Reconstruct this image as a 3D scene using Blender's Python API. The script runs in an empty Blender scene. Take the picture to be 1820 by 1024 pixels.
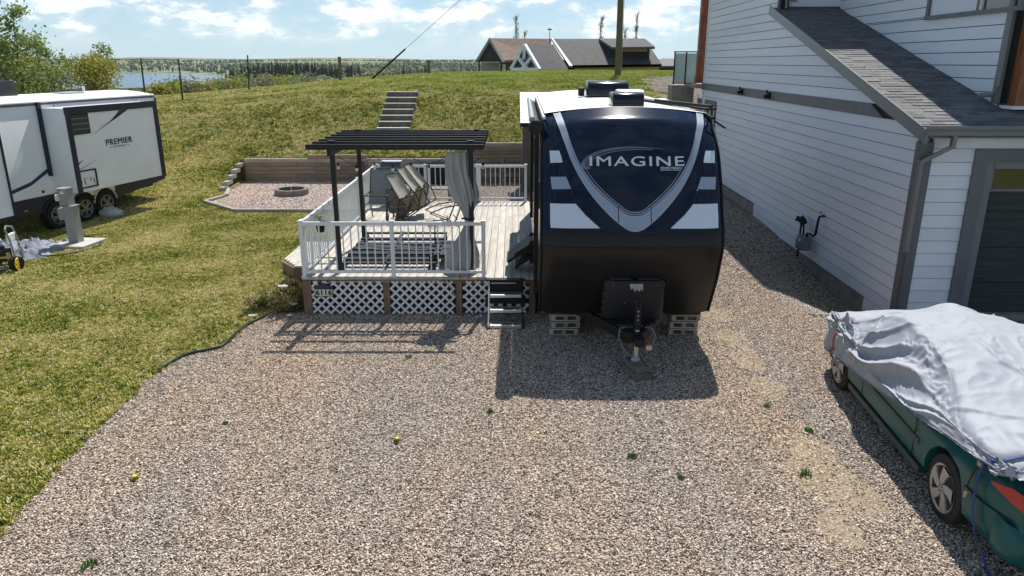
import bpy, bmesh, math, random
import numpy as np
from mathutils import Vector, Matrix, noise as mnoise
random.seed(7)
rng = np.random.default_rng(7)
R = math.radians
scene = bpy.context.scene
col = scene.collection

# ------------------------------------------------------------------ camera, sky, sun, exposure
PITCH = math.atan(402 / 1300)
CAM_H = 4.0
cam_data = bpy.data.cameras.new('camera')
cam = bpy.data.objects.new('camera', cam_data)
col.objects.link(cam)
cam.location = (0, 0, CAM_H)
cam.rotation_euler = (math.pi / 2 - PITCH, 0, 0)
cam_data.sensor_width = 36
cam_data.lens = 36 * 1300 / 1820
cam_data.clip_start = 0.1
cam_data.clip_end = 20000
scene.camera = cam

SUN_DIR = Vector((0.14, 0.655, 1.0)).normalized()          # towards the sun
elev = math.asin(SUN_DIR.z)
azim = math.atan2(SUN_DIR.x, SUN_DIR.y)
sun_data = bpy.data.lights.new('sun', 'SUN')
sun_data.energy = 5.0
sun_data.angle = R(0.53)
sun_data.color = (1.0, 0.955, 0.88)
sun = bpy.data.objects.new('sun', sun_data)
col.objects.link(sun)
sun.rotation_euler = SUN_DIR.to_track_quat('Z', 'Y').to_euler()
sun.location = (0, 0, 30)

world = bpy.data.worlds.new('World')
scene.world = world
world.use_nodes = True
wt = world.node_tree
wt.nodes.clear()
wn, wl = wt.nodes, wt.links


def wnode(t, **kw):
    n = wn.new(t)
    for k, v in kw.items():
        setattr(n, k, v)
    return n


out = wnode('ShaderNodeOutputWorld')
sky = wnode('ShaderNodeTexSky', sky_type='NISHITA')
sky.sun_disc = False
sky.sun_elevation = elev
sky.sun_rotation = azim
sky.altitude = 600
sky.air_density = 1.0
sky.dust_density = 0.15
sky.ozone_density = 3.5
bg = wnode('ShaderNodeBackground')
bg.inputs['Strength'].default_value = 0.060
tint = wnode('ShaderNodeMix', data_type='RGBA', blend_type='MULTIPLY')
tint.inputs[0].default_value = 1.0
tint.inputs[7].default_value = (0.74, 0.97, 1.16, 1)
wl.new(sky.outputs[0], tint.inputs[6])
wl.new(tint.outputs[2], bg.inputs['Color'])
# clouds: a flat layer seen in perspective
tc = wnode('ShaderNodeTexCoord')
sep = wnode('ShaderNodeSeparateXYZ')
wl.new(tc.outputs['Generated'], sep.inputs[0])


def wmath(op, a, b=None, c=None):
    n = wnode('ShaderNodeMath', operation=op)
    for i, v in enumerate((a, b, c)):
        if v is None:
            continue
        if isinstance(v, (int, float)):
            n.inputs[i].default_value = v
        else:
            wl.new(v, n.inputs[i])
    return n.outputs[0]


comb = wnode('ShaderNodeCombineXYZ')
wl.new(sep.outputs['X'], comb.inputs[0])
wl.new(sep.outputs['Y'], comb.inputs[1])
wl.new(wmath('MULTIPLY', sep.outputs['Z'], 2.6), comb.inputs[2])
cn = wnode('ShaderNodeTexNoise')
cn.inputs['Scale'].default_value = 11.0
cn.inputs['Detail'].default_value = 9
cn.inputs['Roughness'].default_value = 0.60
wl.new(comb.outputs[0], cn.inputs['Vector'])
cr = wnode('ShaderNodeValToRGB')
cr.color_ramp.elements[0].position = 0.43
cr.color_ramp.elements[1].position = 0.56
wl.new(cn.outputs['Fac'], cr.inputs[0])
fade = wnode('ShaderNodeMapRange')
fade.inputs['From Min'].default_value = 0.008
fade.inputs['From Max'].default_value = 0.035
wl.new(sep.outputs['Z'], fade.inputs['Value'])
high = wnode('ShaderNodeMapRange')
high.inputs['From Min'].default_value = 0.10
high.inputs['From Max'].default_value = 0.45
high.inputs['To Min'].default_value = 0.95
high.inputs['To Max'].default_value = 0.30
wl.new(sep.outputs['Z'], high.inputs['Value'])
thin = wmath('MULTIPLY', wmath('MULTIPLY', cr.outputs[0], fade.outputs[0]), high.outputs[0])
low = wnode('ShaderNodeMapRange')
low.inputs['From Min'].default_value = 0.0
low.inputs['From Max'].default_value = 0.30
low.inputs['To Min'].default_value = 0.60
low.inputs['To Max'].default_value = 0.10
wl.new(sep.outputs['Z'], low.inputs['Value'])
veil = wmath('MAXIMUM', thin, low.outputs[0])
thin_ = thin
cn2 = wnode('ShaderNodeTexNoise')
cn2.inputs['Scale'].default_value = 24.0
cn2.inputs['Detail'].default_value = 6
wl.new(comb.outputs[0], cn2.inputs['Vector'])
shade = wnode('ShaderNodeMix', data_type='RGBA')
shade.inputs[6].default_value = (0.62, 0.80, 0.90, 1)
shade.inputs[7].default_value = (0.93, 0.97, 1.0, 1)
wl.new(wmath('MULTIPLY', thin_, wmath('ADD', cn2.outputs['Fac'], 0.5)), shade.inputs[0])
bg2 = wnode('ShaderNodeBackground')
bg2.inputs['Strength'].default_value = 0.98
wl.new(shade.outputs[2], bg2.inputs['Color'])
mixw = wnode('ShaderNodeMixShader')
wl.new(veil, mixw.inputs[0])
wl.new(bg.outputs[0], mixw.inputs[1])
wl.new(bg2.outputs[0], mixw.inputs[2])
wl.new(mixw.outputs[0], out.inputs[0])

scene.view_settings.view_transform = 'Standard'
scene.view_settings.look = 'None'
scene.view_settings.exposure = 0.28
scene.view_settings.gamma = 1.0
scene.view_settings.use_curve_mapping = False
scene.render.engine = 'CYCLES'
scene.cycles.use_denoising = True
scene.cycles.max_bounces = 6
scene.cycles.volume_bounces = 0

# ------------------------------------------------------------------ materials
MATS = {}


def mat(name, color, rough=0.7, metal=0.0, var=0.0, scale=4.0, bump=0.0, bscale=60.0, color2=None,
        spec=0.5, stretch=None, coat=0.0, detail=5, ramp=(0.35, 0.65), obj_var=0.0, trans=0.0, world_pos=False, sheen=0):
    """Principled material whose base colour is varied by noise; optional fine relief."""
    if name in MATS:
        return MATS[name]
    m = bpy.data.materials.new(name)
    m.use_nodes = True
    nt = m.node_tree
    b = nt.nodes['Principled BSDF']
    b.inputs['Roughness'].default_value = rough
    b.inputs['Metallic'].default_value = metal
    b.inputs['Specular IOR Level'].default_value = spec
    if coat:
        b.inputs['Coat Weight'].default_value = coat
        b.inputs['Coat Roughness'].default_value = 0.04
    if trans:
        b.inputs['Transmission Weight'].default_value = trans
    c = tuple(color) + (1,)
    b.inputs['Base Color'].default_value = c
    geo = nt.nodes.new('ShaderNodeNewGeometry') if world_pos else nt.nodes.new('ShaderNodeTexCoord')
    src = geo.outputs['Position'] if world_pos else geo.outputs['Object']
    if stretch:
        mp = nt.nodes.new('ShaderNodeMapping')
        mp.inputs['Scale'].default_value = stretch
        nt.links.new(src, mp.inputs[0])
        src = mp.outputs[0]
    last = None
    if var or color2:
        n = nt.nodes.new('ShaderNodeTexNoise')
        n.inputs['Scale'].default_value = scale
        n.inputs['Detail'].default_value = detail
        n.inputs['Roughness'].default_value = 0.62
        nt.links.new(src, n.inputs['Vector'])
        r = nt.nodes.new('ShaderNodeValToRGB')
        r.color_ramp.elements[0].position = ramp[0]
        r.color_ramp.elements[1].position = ramp[1]
        if color2 is None:
            c1 = tuple(max(0, v * (1 - var)) for v in color) + (1,)
            c2 = tuple(min(1, v * (1 + var)) for v in color) + (1,)
        else:
            c1, c2 = c, tuple(color2) + (1,)
        r.color_ramp.elements[0].color = c1
        r.color_ramp.elements[1].color = c2
        nt.links.new(n.outputs['Fac'], r.inputs[0])
        last = r.outputs[0]
    if obj_var:
        oi = nt.nodes.new('ShaderNodeObjectInfo')
        mr = nt.nodes.new('ShaderNodeMapRange')
        mr.inputs['To Min'].default_value = 1 - obj_var
        mr.inputs['To Max'].default_value = 1 + obj_var
        nt.links.new(oi.outputs['Random'], mr.inputs['Value'])
        hs = nt.nodes.new('ShaderNodeHueSaturation')
        nt.links.new(mr.outputs[0], hs.inputs['Value'])
        if last is None:
            hs.inputs['Color'].default_value = c
        else:
            nt.links.new(last, hs.inputs['Color'])
        last = hs.outputs[0]
    if last is not None:
        nt.links.new(last, b.inputs['Base Color'])
    if bump:
        n2 = nt.nodes.new('ShaderNodeTexNoise')
        n2.inputs['Scale'].default_value = bscale
        n2.inputs['Detail'].default_value = 4
        nt.links.new(src, n2.inputs['Vector'])
        bp = nt.nodes.new('ShaderNodeBump')
        bp.inputs['Strength'].default_value = 1.0
        bp.inputs['Distance'].default_value = bump
        nt.links.new(n2.outputs['Fac'], bp.inputs['Height'])
        nt.links.new(bp.outputs[0], b.inputs['Normal'])
    MATS[name] = m
    return m


# ------------------------------------------------------------------ mesh helpers
class MB:
    def __init__(s):
        s.v, s.f, s.m = [], [], []
        s.mi = 0

    def add(s, vs, fs):
        o = len(s.v)
        s.v.extend([tuple(v) for v in vs])
        for f in fs:
            s.f.append(tuple(o + i for i in f))
            s.m.append(s.mi)
        return s

    def box(s, c, d, rz=0.0, M=None):
        x, y, z = d[0] / 2, d[1] / 2, d[2] / 2
        vs = [Vector((a, b, e)) for a in (-x, x) for b in (-y, y) for e in (-z, z)]
        Rm = M if M is not None else Matrix.Rotation(rz, 3, 'Z')
        vs = [Rm @ v + Vector(c) for v in vs]
        return s.add(vs, [(0, 1, 3, 2), (4, 6, 7, 5), (0, 4, 5, 1), (2, 3, 7, 6), (0, 2, 6, 4), (1, 5, 7, 3)])

    def bar(s, p0, p1, w, h, up=(0, 0, 1)):
        """rectangular bar from p0 to p1, w across, h along 'up'."""
        p0, p1 = Vector(p0), Vector(p1)
        d = (p1 - p0)
        L = d.length
        d.normalize()
        upv = Vector(up)
        if abs(d.dot(upv)) > 0.98:
            upv = Vector((0, 1, 0))
        sx = d.cross(upv).normalized()
        uz = sx.cross(d).normalized()
        M = Matrix((sx, d, uz)).transposed()
        return s.box((p0 + p1) / 2, (w, L, h), M=M)

    def cyl(s, p0, p1, r0, r1=None, n=12, caps=True):
        if r1 is None:
            r1 = r0
        p0, p1 = Vector(p0), Vector(p1)
        d = (p1 - p0).normalized()
        a = Vector((0, 0, 1)) if abs(d.z) < 0.9 else Vector((1, 0, 0))
        x = d.cross(a).normalized()
        y = d.cross(x)
        vs = []
        for p, r in ((p0, r0), (p1, r1)):
            for i in range(n):
                t = 2 * math.pi * i / n
                vs.append(p + x * (r * math.cos(t)) + y * (r * math.sin(t)))
        fs = [(i, (i + 1) % n, n + (i + 1) % n, n + i) for i in range(n)]
        if caps:
            fs += [tuple(range(n))[::-1], tuple(range(n, 2 * n))]
        return s.add(vs, fs)

    def tube(s, pts, r, n=8, rr=None):
        pts = [Vector(p) for p in pts]
        k = len(pts)
        vs = []
        prev = None
        for i, p in enumerate(pts):
            d = (pts[min(i + 1, k - 1)] - pts[max(i - 1, 0)]).normalized()
            if prev is None:
                a = Vector((0, 0, 1)) if abs(d.z) < 0.9 else Vector((1, 0, 0))
                x = d.cross(a).normalized()
            else:
                x = (prev - d * prev.dot(d)).normalized()
            prev = x
            y = d.cross(x)
            q = rr[i] if rr else r
            for j in range(n):
                t = 2 * math.pi * j / n
                vs.append(p + x * (q * math.cos(t)) + y * (q * math.sin(t)))
        fs = []
        for i in range(k - 1):
            for j in range(n):
                fs.append((i * n + j, i * n + (j + 1) % n, (i + 1) * n + (j + 1) % n, (i + 1) * n + j))
        fs += [tuple(range(n))[::-1], tuple(range((k - 1) * n, k * n))]
        return s.add(vs, fs)

    def prism(s, poly, axis, a, b):
        """poly: 2-D points; extruded along axis ('x','y','z') from a to b."""
        def P(p, t):
            if axis == 'x':
                return (t, p[0], p[1])
            if axis == 'y':
                return (p[0], t, p[1])
            return (p[0], p[1], t)
        n = len(poly)
        vs = [P(p, a) for p in poly] + [P(p, b) for p in poly]
        fs = [tuple(range(n)), tuple(range(n, 2 * n))[::-1]]
        fs += [(i, n + i, n + (i + 1) % n, (i + 1) % n) for i in range(n)]
        return s.add(vs, fs)

    def grid(s, P, nu, nv, closed_u=False):
        vs = [P(i, j) for j in range(nv) for i in range(nu)]
        fs = []
        for j in range(nv - 1):
            for i in range(nu - 1 + (1 if closed_u else 0)):
                i2 = (i + 1) % nu
                fs.append((j * nu + i, j * nu + i2, (j + 1) * nu + i2, (j + 1) * nu + i))
        return s.add(vs, fs)

    def sphere(s, c, r, n=10, m=7, sc=(1, 1, 1)):
        c = Vector(c)
        return s.grid(lambda i, j: (c.x + r * sc[0] * math.cos(2 * math.pi * i / n) * math.sin(math.pi * (j + .02) / (m - .96)),
                                    c.y + r * sc[1] * math.sin(2 * math.pi * i / n) * math.sin(math.pi * (j + .02) / (m - .96)),
                                    c.z + r * sc[2] * math.cos(math.pi * (j + .02) / (m - .96))), n, m, True)

    def mesh(s, name, mats, smooth=False, bevel=0.0, fix=True):
        me = bpy.data.meshes.new(name)
        me.from_pydata(s.v, [], s.f)
        for q in (mats if isinstance(mats, (list, tuple)) else [mats]):
            me.materials.append(q)
        if any(s.m):
            me.polygons.foreach_set('material_index', s.m)
        if fix or bevel:
            bm = bmesh.new()
            bm.from_mesh(me)
            if fix:
                bmesh.ops.recalc_face_normals(bm, faces=bm.faces)
            if bevel:
                es = [e for e in bm.edges if len(e.link_faces) == 2 and e.calc_face_angle(0) > 0.6]
                bmesh.ops.bevel(bm, geom=es, offset=bevel, segments=2, profile=0.6, affect='EDGES', clamp_overlap=True)
            bm.to_mesh(me)
            bm.free()
        if smooth:
            me.polygons.foreach_set('use_smooth', [True] * len(me.polygons))
            if smooth == 'auto':
                me.set_sharp_from_angle(angle=R(38))
        me.update()
        return me

    def build(s, name, mats, parent=None, loc=None, rot=None, smooth=False, bevel=0.0, fix=True, label=None):
        o = bpy.data.objects.new(name, s.mesh(name, mats, smooth, bevel, fix))
        col.objects.link(o)
        if parent is not None:
            o.parent = parent
        if loc is not None:
            o.location = loc
        if rot is not None:
            o.rotation_euler = rot
        if label:
            o['label'] = label
        return o


def tag(o, label=None, cat=None, group=None, kind=None):
    if label:
        o['label'] = label
    if cat:
        o['category'] = cat
    if group:
        o['group'] = group
    if kind:
        o['kind'] = kind
    return o


def thing(name, label, cat, loc=(0, 0, 0), rz=0.0, group=None):
    o = bpy.data.objects.new(name, None)
    o.empty_display_size = 0.2
    col.objects.link(o)
    o.location = loc
    o.rotation_euler = (0, 0, rz)
    return tag(o, label, cat, group)


def obj(name, me, parent=None, loc=None, rot=None, scale=None):
    o = bpy.data.objects.new(name, me)
    col.objects.link(o)
    if parent is not None:
        o.parent = parent
    if loc is not None:
        o.location = loc
    if rot is not None:
        o.rotation_euler = rot
    if scale is not None:
        o.scale = scale
    return o


def copy_tree(o, parent=None, kids=None):
    c = o.copy()
    col.objects.link(c)
    c.parent = parent
    for ch in [k for k in bpy.data.objects if k.parent == o]:
        copy_tree(ch, c)
    return c


def text_verts(s, size, bold=0.0, sx=1.0, shear=0.0, spacing=1.0):
    cu = bpy.data.curves.new('t', 'FONT')
    cu.body = s
    cu.size = size
    cu.offset = bold
    cu.shear = shear
    cu.space_character = spacing
    cu.align_x = 'CENTER'
    cu.align_y = 'CENTER'
    cu.fill_mode = 'FRONT'
    cu.resolution_u = 6
    o = bpy.data.objects.new('t', cu)
    me = bpy.data.meshes.new_from_object(o)
    bm = bmesh.new()
    bm.from_mesh(me)
    bmesh.ops.triangulate(bm, faces=bm.faces)
    vs = [(v.co.x * sx, v.co.y) for v in bm.verts]
    fs = [tuple(v.index for v in f.verts) for f in bm.faces]
    bm.free()
    bpy.data.objects.remove(o)
    bpy.data.curves.remove(cu)
    bpy.data.meshes.remove(me)
    return vs, fs


def sm(a, b, x):
    t = max(0.0, min(1.0, (x - a) / (b - a)))
    return t * t * (3 - 2 * t)


def fbm(x, y, z=0.0, o=4):
    v, a = 0.0, 1.0
    for i in range(o):
        v += a * mnoise.noise(Vector((x, y, z)))
        x, y, z, a = x * 2.03 + 5.1, y * 2.03 + 1.7, z * 2.03, a * 0.5
    return v


# ------------------------------------------------------------------ terrain heights
PK = [(-99, 0), (20, 0), (22, .12), (25.4, .72), (27.5, 1.70), (29.5, 2.62), (33, 3.02), (38, 3.32), (45, 3.50), (60, 3.15), (75, 2.2), (130, -3)]
AK = [(-99, .10), (-45, .30), (-30, .42), (-19, .62), (-9, .88), (-4, .965), (3, .995), (99, .995)]


def lerpk(K, x):
    for (a, p), (b, q) in zip(K, K[1:]):
        if x <= b:
            return p + (q - p) * (x - a) / (b - a)
    return K[-1][1]


WALL_Y = 25.55


def gz(X, Y):
    """height of the ground sheet near the lot."""
    h = lerpk(PK, Y)
    h = (h + lerpk(PK, Y - .8) + lerpk(PK, Y + .8)) / 3 * lerpk(AK, X) if Y > 19 else 0.0
    if Y > 24:
        h += 0.05 * fbm(X * .25, Y * .25)
    if X > -9.45 and Y < WALL_Y:
        h = 0.0
    elif X > -12.2 and Y < WALL_Y:
        h *= 1 - .82 * sm(-12.2, -9.45, X) * (1 - sm(23.2, 25.4, Y))
    d = 0.55 * sm(4.5, 6.3, X) * math.exp(-((Y - 13.2) / 3.2) ** 2) if Y > 13.2 else 0.55 * sm(4.5, 6.3, X) * sm(10.0, 13.2, Y)
    return h - (d if Y < 22 else 0.0)
# ------------------------------------------------------------------ ground materials
def grass_mat(name, near=True):
    m = bpy.data.materials.new(name)
    m.use_nodes = True
    nt = m.node_tree
    L = nt.links
    b = nt.nodes['Principled BSDF']
    b.inputs['Roughness'].default_value = 0.9
    b.inputs['Specular IOR Level'].default_value = 0.15
    g = nt.nodes.new('ShaderNodeNewGeometry')

    def nz(scale, detail=4, rough=.6, zs=1.0):
        mp = nt.nodes.new('ShaderNodeMapping')
        mp.inputs['Scale'].default_value = (1, 1, 0.0)
        L.new(g.outputs['Position'], mp.inputs[0])
        n = nt.nodes.new('ShaderNodeTexNoise')
        n.inputs['Scale'].default_value = scale
        n.inputs['Detail'].default_value = detail
        n.inputs['Roughness'].default_value = rough
        L.new(mp.outputs[0], n.inputs['Vector'])
        return n.outputs['Fac']

    def ramp(f, *st):
        r = nt.nodes.new('ShaderNodeValToRGB')
        e = r.color_ramp.elements
        e[0].position, e[0].color = st[0][0], st[0][1] + (1,)
        e[1].position, e[1].color = st[-1][0], st[-1][1] + (1,)
        for p, c in st[1:-1]:
            q = e.new(p)
            q.color = c + (1,)
        L.new(f, r.inputs[0])
        return r.outputs[0]

    def mix(f, a, c, mode='MIX'):
        x = nt.nodes.new('ShaderNodeMix')
        x.data_type = 'RGBA'
        x.blend_type = mode
        if isinstance(f, float):
            x.inputs[0].default_value = f
        else:
            L.new(f, x.inputs[0])
        L.new(a, x.inputs[6])
        L.new(c, x.inputs[7])
        return x.outputs[2]
    big = ramp(nz(.33, 5, .6), (.34, (.21, .24, .045)), (.50, (.34, .32, .085)), (.66, (.44, .38, .16)))
    med = ramp(nz(2.6, 5, .7), (.38, (.14, .17, .03)), (.52, (.29, .265, .08)), (.68, (.43, .36, .19)))
    fine = ramp(nz(16, 3, .7), (.40, (.045, .060, .014)), (.52, (.175, .180, .050)), (.66, (.36, .31, .19)))
    c = mix(.5, big, med)
    c = mix(.48, c, fine)
    L.new(c, b.inputs['Base Color'])
    bp = nt.nodes.new('ShaderNodeBump')
    bp.inputs['Distance'].default_value = 0.05
    L.new(nz(22, 4, .7), bp.inputs['Height'])
    L.new(bp.outputs[0], b.inputs['Normal'])
    return m


M_GRASS = grass_mat('grass_ground')


def gravel_mat(name, c_dark, c_mid, c_light, scale=30.0, tint=(.30, .20, .13)):
    m = bpy.data.materials.new(name)
    m.use_nodes = True
    nt = m.node_tree
    L = nt.links
    b = nt.nodes['Principled BSDF']
    b.inputs['Roughness'].default_value = 0.85
    b.inputs['Specular IOR Level'].default_value = 0.25
    g = nt.nodes.new('ShaderNodeNewGeometry')
    v = nt.nodes.new('ShaderNodeTexVoronoi')
    v.inputs['Scale'].default_value = scale
    L.new(g.outputs['Position'], v.inputs['Vector'])
    hsv = nt.nodes.new('ShaderNodeSeparateColor')
    L.new(v.outputs['Color'], hsv.inputs[0])
    r = nt.nodes.new('ShaderNodeValToRGB')
    e = r.color_ramp.elements
    e[0].position, e[0].color = 0.1, c_dark + (1,)
    e[1].position, e[1].color = 0.95, c_light + (1,)
    q = e.new(.5)
    q.color = c_mid + (1,)
    L.new(hsv.outputs[0], r.inputs[0])
    n = nt.nodes.new('ShaderNodeTexNoise')
    n.inputs['Scale'].default_value = 0.55
    n.inputs['Detail'].default_value = 6
    L.new(g.outputs['Position'], n.inputs['Vector'])
    r2 = nt.nodes.new('ShaderNodeValToRGB')
    r2.color_ramp.elements[0].position = .55
    r2.color_ramp.elements[0].color = (0, 0, 0, 1)
    r2.color_ramp.elements[1].position = .75
    r2.color_ramp.elements[1].color = (.6, .6, .6, 1)
    L.new(n.outputs['Fac'], r2.inputs[0])
    x = nt.nodes.new('ShaderNodeMix')
    x.data_type = 'RGBA'
    L.new(r2.outputs[0], x.inputs[0])
    L.new(r.outputs[0], x.inputs[6])
    x.inputs[7].default_value = tint + (1,)
    # gaps between stones are deep and dusty
    r3 = nt.nodes.new('ShaderNodeMapRange')
    r3.inputs['From Min'].default_value = 0.15
    r3.inputs['From Max'].default_value = 0.75
    r3.inputs['To Min'].default_value = 1.0
    r3.inputs['To Max'].default_value = 0.0
    L.new(v.outputs['Distance'], r3.inputs['Value'])
    bp = nt.nodes.new('ShaderNodeBump')
    bp.inputs['Distance'].default_value = 0.022
    bp.inputs['Strength'].default_value = 1.0
    L.new(r3.outputs[0], bp.inputs['Height'])
    L.new(bp.outputs[0], b.inputs['Normal'])
    L.new(x.outputs[2], b.inputs['Base Color'])
    return m


M_GRAVEL = gravel_mat('gravel_ground', (.07, .055, .045), (.22, .175, .14), (.50, .43, .36), 36)
M_GRAVEL2 = gravel_mat('pit_gravel', (.16, .135, .125), (.36, .31, .29), (.58, .52, .49), 26, (.42, .35, .32))
M_DIRT = mat('bare_dirt', (.045, .036, .028), .95, color2=(.24, .19, .15), scale=5.0, detail=12, bump=.04, bscale=14, world_pos=True)

# ------------------------------------------------------------------ near ground sheet
g = MB()
xs = list(np.arange(-60, -20, 1.0)) + list(np.arange(-20, 12, .32)) + list(np.arange(12, 42, 1.2))
xs = sorted(set([round(float(x), 3) for x in xs] + [-9.45, -9.3, -10.4]))
ys = sorted(set([round(float(y), 3) for y in list(np.arange(-12, 8, 1.0)) + list(np.arange(8, 46, .33)) + list(np.arange(46, 72, 1.2))] + [WALL_Y - .01, WALL_Y + .01]))
g.grid(lambda i, j: (xs[i], ys[j], gz(xs[i], ys[j])), len(xs), len(ys))
tag(g.build('lawn_ground', M_GRASS, smooth=True, fix=False), 'mown patchy green and straw coloured grass rising into a hill', kind='structure')

# far terrain: one polar sheet out to the horizon
D2P = 1361.0


def far_h(az, d):
    """ground height at azimuth az (radians from +Y to +X), distance d."""
    px = 910 + D2P * math.tan(max(-1.2, min(1.2, az)))
    n = fbm(math.sin(az) * d / 420.0, math.cos(az) * d / 420.0, 3.0, 4)
    if d < 60:
        base = 0
    base = -5 - 13 * sm(60, 380, d)
    lakeside = 1 - sm(385, 440, px + 16 * math.sin(d / 130.0))
    # lake basin
    far_shore = 2700 if px < 225 else (1950 - 400 * sm(300, 400, px))
    near = base * (1 - lakeside) + lakeside * (base - 8 * sm(300, 850, d))
    inl = lakeside * sm(840, 930, d) * (1 - sm(far_shore - 60, far_shore + 10, d))
    land = near + 4 * n * sm(400, 900, d)
    rise = sm(900 if lakeside < .5 else far_shore, 4200, d)
    sky_y = 104.5 + 1.0 * math.sin(px / 57.0) + 2.2 * sm(560, 900, px)
    top = CAM_H + (110 - sky_y) / D2P * 4300
    land = land * (1 - rise) + top * rise + 5 * n * sm(1000, 2500, d) * (1 - sm(3800, 4300, d))
    if d > 4300:
        land -= (d - 4300) * .012
    return land * (1 - inl) + (-29) * inl


fg = MB()
azs = [R(a) for a in np.concatenate([np.arange(-180, -48, 6), np.arange(-48, 48, .4), np.arange(48, 180.1, 6)])]
ds = [50 * (1.055 ** k) for k in range(0, 100)]
ds = [d for d in ds if d < 9000]


def FG(i, j):
    a, d = azs[i], ds[j]
    h = far_h(a, d)
    if d < 75:
        h = min(h, gz(math.sin(a) * d, math.cos(a) * d) - 1.0) if math.cos(a) > 0 else -1.5
    return (math.sin(a) * d, math.cos(a) * d, h)


fg.grid(FG, len(azs), len(ds))
M_FAR = mat('far_woodland', (.09, .12, .05), .95, color2=(.26, .28, .15), scale=.012, detail=12, ramp=(.42, .60), world_pos=True, bump=6.0, bscale=.05, spec=.1)
tag(fg.build('valley_terrain', M_FAR, smooth=True, fix=False), 'wooded valley and low hills reaching to the horizon', kind='structure')

M_WATER = mat('lake_water', (.055, .105, .17), .25, spec=.5, var=.10, scale=.004, world_pos=True, bump=.35, bscale=.12)
w = MB()
w.grid(lambda i, j: (-3600 + i * 240, 300 + j * 240, -25.0), 16, 14)
tag(w.build('lake_water', M_WATER, fix=False), 'calm blue lake in the valley', kind='structure')

# ------------------------------------------------------------------ gravel lot: strips trimmed on the left by the lawn
LK = [(-12, -3.2), (0, -4.0), (5.5, -4.55), (6.7, -4.70), (8.9, -4.80), (9.65, -4.70), (9.95, -4.25), (10.9, -4.22), (11.5, -4.0), (11.9, -3.5), (18.3, -3.5), (18.6, -3.7), (26, -3.7)]


def lot_left(y):
    return lerpk(LK, y) + .05 * fbm(y * 1.3, 2.0)


yy = [round(float(v), 3) for v in np.arange(-12, 11, .35)] + [round(float(v), 3) for v in np.arange(11, 25.5, .25)] + [25.5]
NU = 60
gv = MB()
gv.grid(lambda i, j: ((lambda x0, x1: x0 + (x1 - x0) * i / (NU - 1))(lot_left(yy[j]), 16.0 if yy[j] < 11.4 else 6.9),
                      yy[j], 0.0), NU, len(yy))
gv.v = [(x, y, gz(x, y) + .006) for x, y, z in gv.v]
tag(gv.build('gravel_driveway', M_GRAVEL, smooth=True, fix=False), 'crushed gravel parking pad in front of the trailer', kind='structure')
PIT = [(-9.0, 21.4), (-7.66, 20.1), (-3.7, 20.1), (-3.7, 25.5), (-9.2, 25.5), (-9.15, 23.4)]
pg = MB()
pg.add([(x, y, .012) for x, y in PIT], [tuple(range(len(PIT)))])
tag(pg.build('gravel_pit_bed', M_GRAVEL2, fix=False), 'pinkish gravel bed around the fire ring', kind='structure')
# bare soil on the slope right of the hill
bd = MB()
NB = 26


def BD(i, j):
    a, r = 2 * math.pi * i / NB, j / 6
    q = 1 + .18 * fbm(math.cos(a) * 1.5, math.sin(a) * 1.5, 4)
    X, Y = 8.6 + 2.9 * r * q * math.cos(a), 32.5 + 6.5 * r * q * math.sin(a)
    return (X, Y, gz(X, Y) + .05 - .02 * r)


bd.grid(BD, NB, 7, True)
tag(bd.build('bare_soil', M_DIRT, smooth=True, fix=False), 'dug brown soil on the slope beside the house', kind='structure')


# ------------------------------------------------------------------ scattered cover (geometry nodes, instances on generated points)
def scatter(name, label, pts, rots, scales, protos, idx, cat=None):
    """one object: instances of the proto meshes on the given points."""
    me = bpy.data.meshes.new(name)
    n = len(pts)
    me.vertices.add(n)
    me.vertices.foreach_set('co', np.asarray(pts, np.float32).ravel())
    for nm, ty, arr, key in (('rot', 'FLOAT_VECTOR', rots, 'vector'), ('scl', 'FLOAT_VECTOR', scales, 'vector'), ('idx', 'INT', idx, 'value')):
        at = me.attributes.new(nm, ty, 'POINT')
        at.data.foreach_set(key, np.asarray(arr, np.int32 if ty == 'INT' else np.float32).ravel())
    o = bpy.data.objects.new(name, me)
    col.objects.link(o)
    ng = bpy.data.node_groups.new(name, 'GeometryNodeTree')
    ng.interface.new_socket('Geometry', in_out='INPUT', socket_type='NodeSocketGeometry')
    ng.interface.new_socket('Geometry', in_out='OUTPUT', socket_type='NodeSocketGeometry')
    N, L = ng.nodes, ng.links
    gi, go = N.new('NodeGroupInput'), N.new('NodeGroupOutput')
    iop = N.new('GeometryNodeInstanceOnPoints')
    L.new(gi.outputs[0], iop.inputs['Points'])
    j = N.new('GeometryNodeGeometryToInstance')
    for p in reversed(protos):
        oi = N.new('GeometryNodeObjectInfo')
        oi.inputs[0].default_value = p
        L.new(oi.outputs['Geometry'], j.inputs[0])
    L.new(j.outputs[0], iop.inputs['Instance'])
    iop.inputs['Pick Instance'].default_value = True

    def attr(nm, ty):
        a = N.new('GeometryNodeInputNamedAttribute')
        a.data_type = ty
        a.inputs[0].default_value = nm
        return [q for q in a.outputs if q.enabled][0]
    L.new(attr('idx', 'INT'), iop.inputs['Instance Index'])
    e2r = N.new('FunctionNodeEulerToRotation')
    L.new(attr('rot', 'FLOAT_VECTOR'), e2r.inputs[0])
    L.new(e2r.outputs[0], iop.inputs['Rotation'])
    L.new(attr('scl', 'FLOAT_VECTOR'), iop.inputs['Scale'])
    L.new(iop.outputs[0], go.inputs[0])
    md = o.modifiers.new('scatter', 'NODES')
    md.node_group = ng
    return tag(o, label, kind='stuff')


def proto(name, mb, m, smooth=False):
    """a source mesh for the scatter, sunk out of sight deep under the lot."""
    o = mb.build(name, m, loc=(0, 0, 0), smooth=smooth, fix=False)
    col.objects.unlink(o)
    return o


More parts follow.
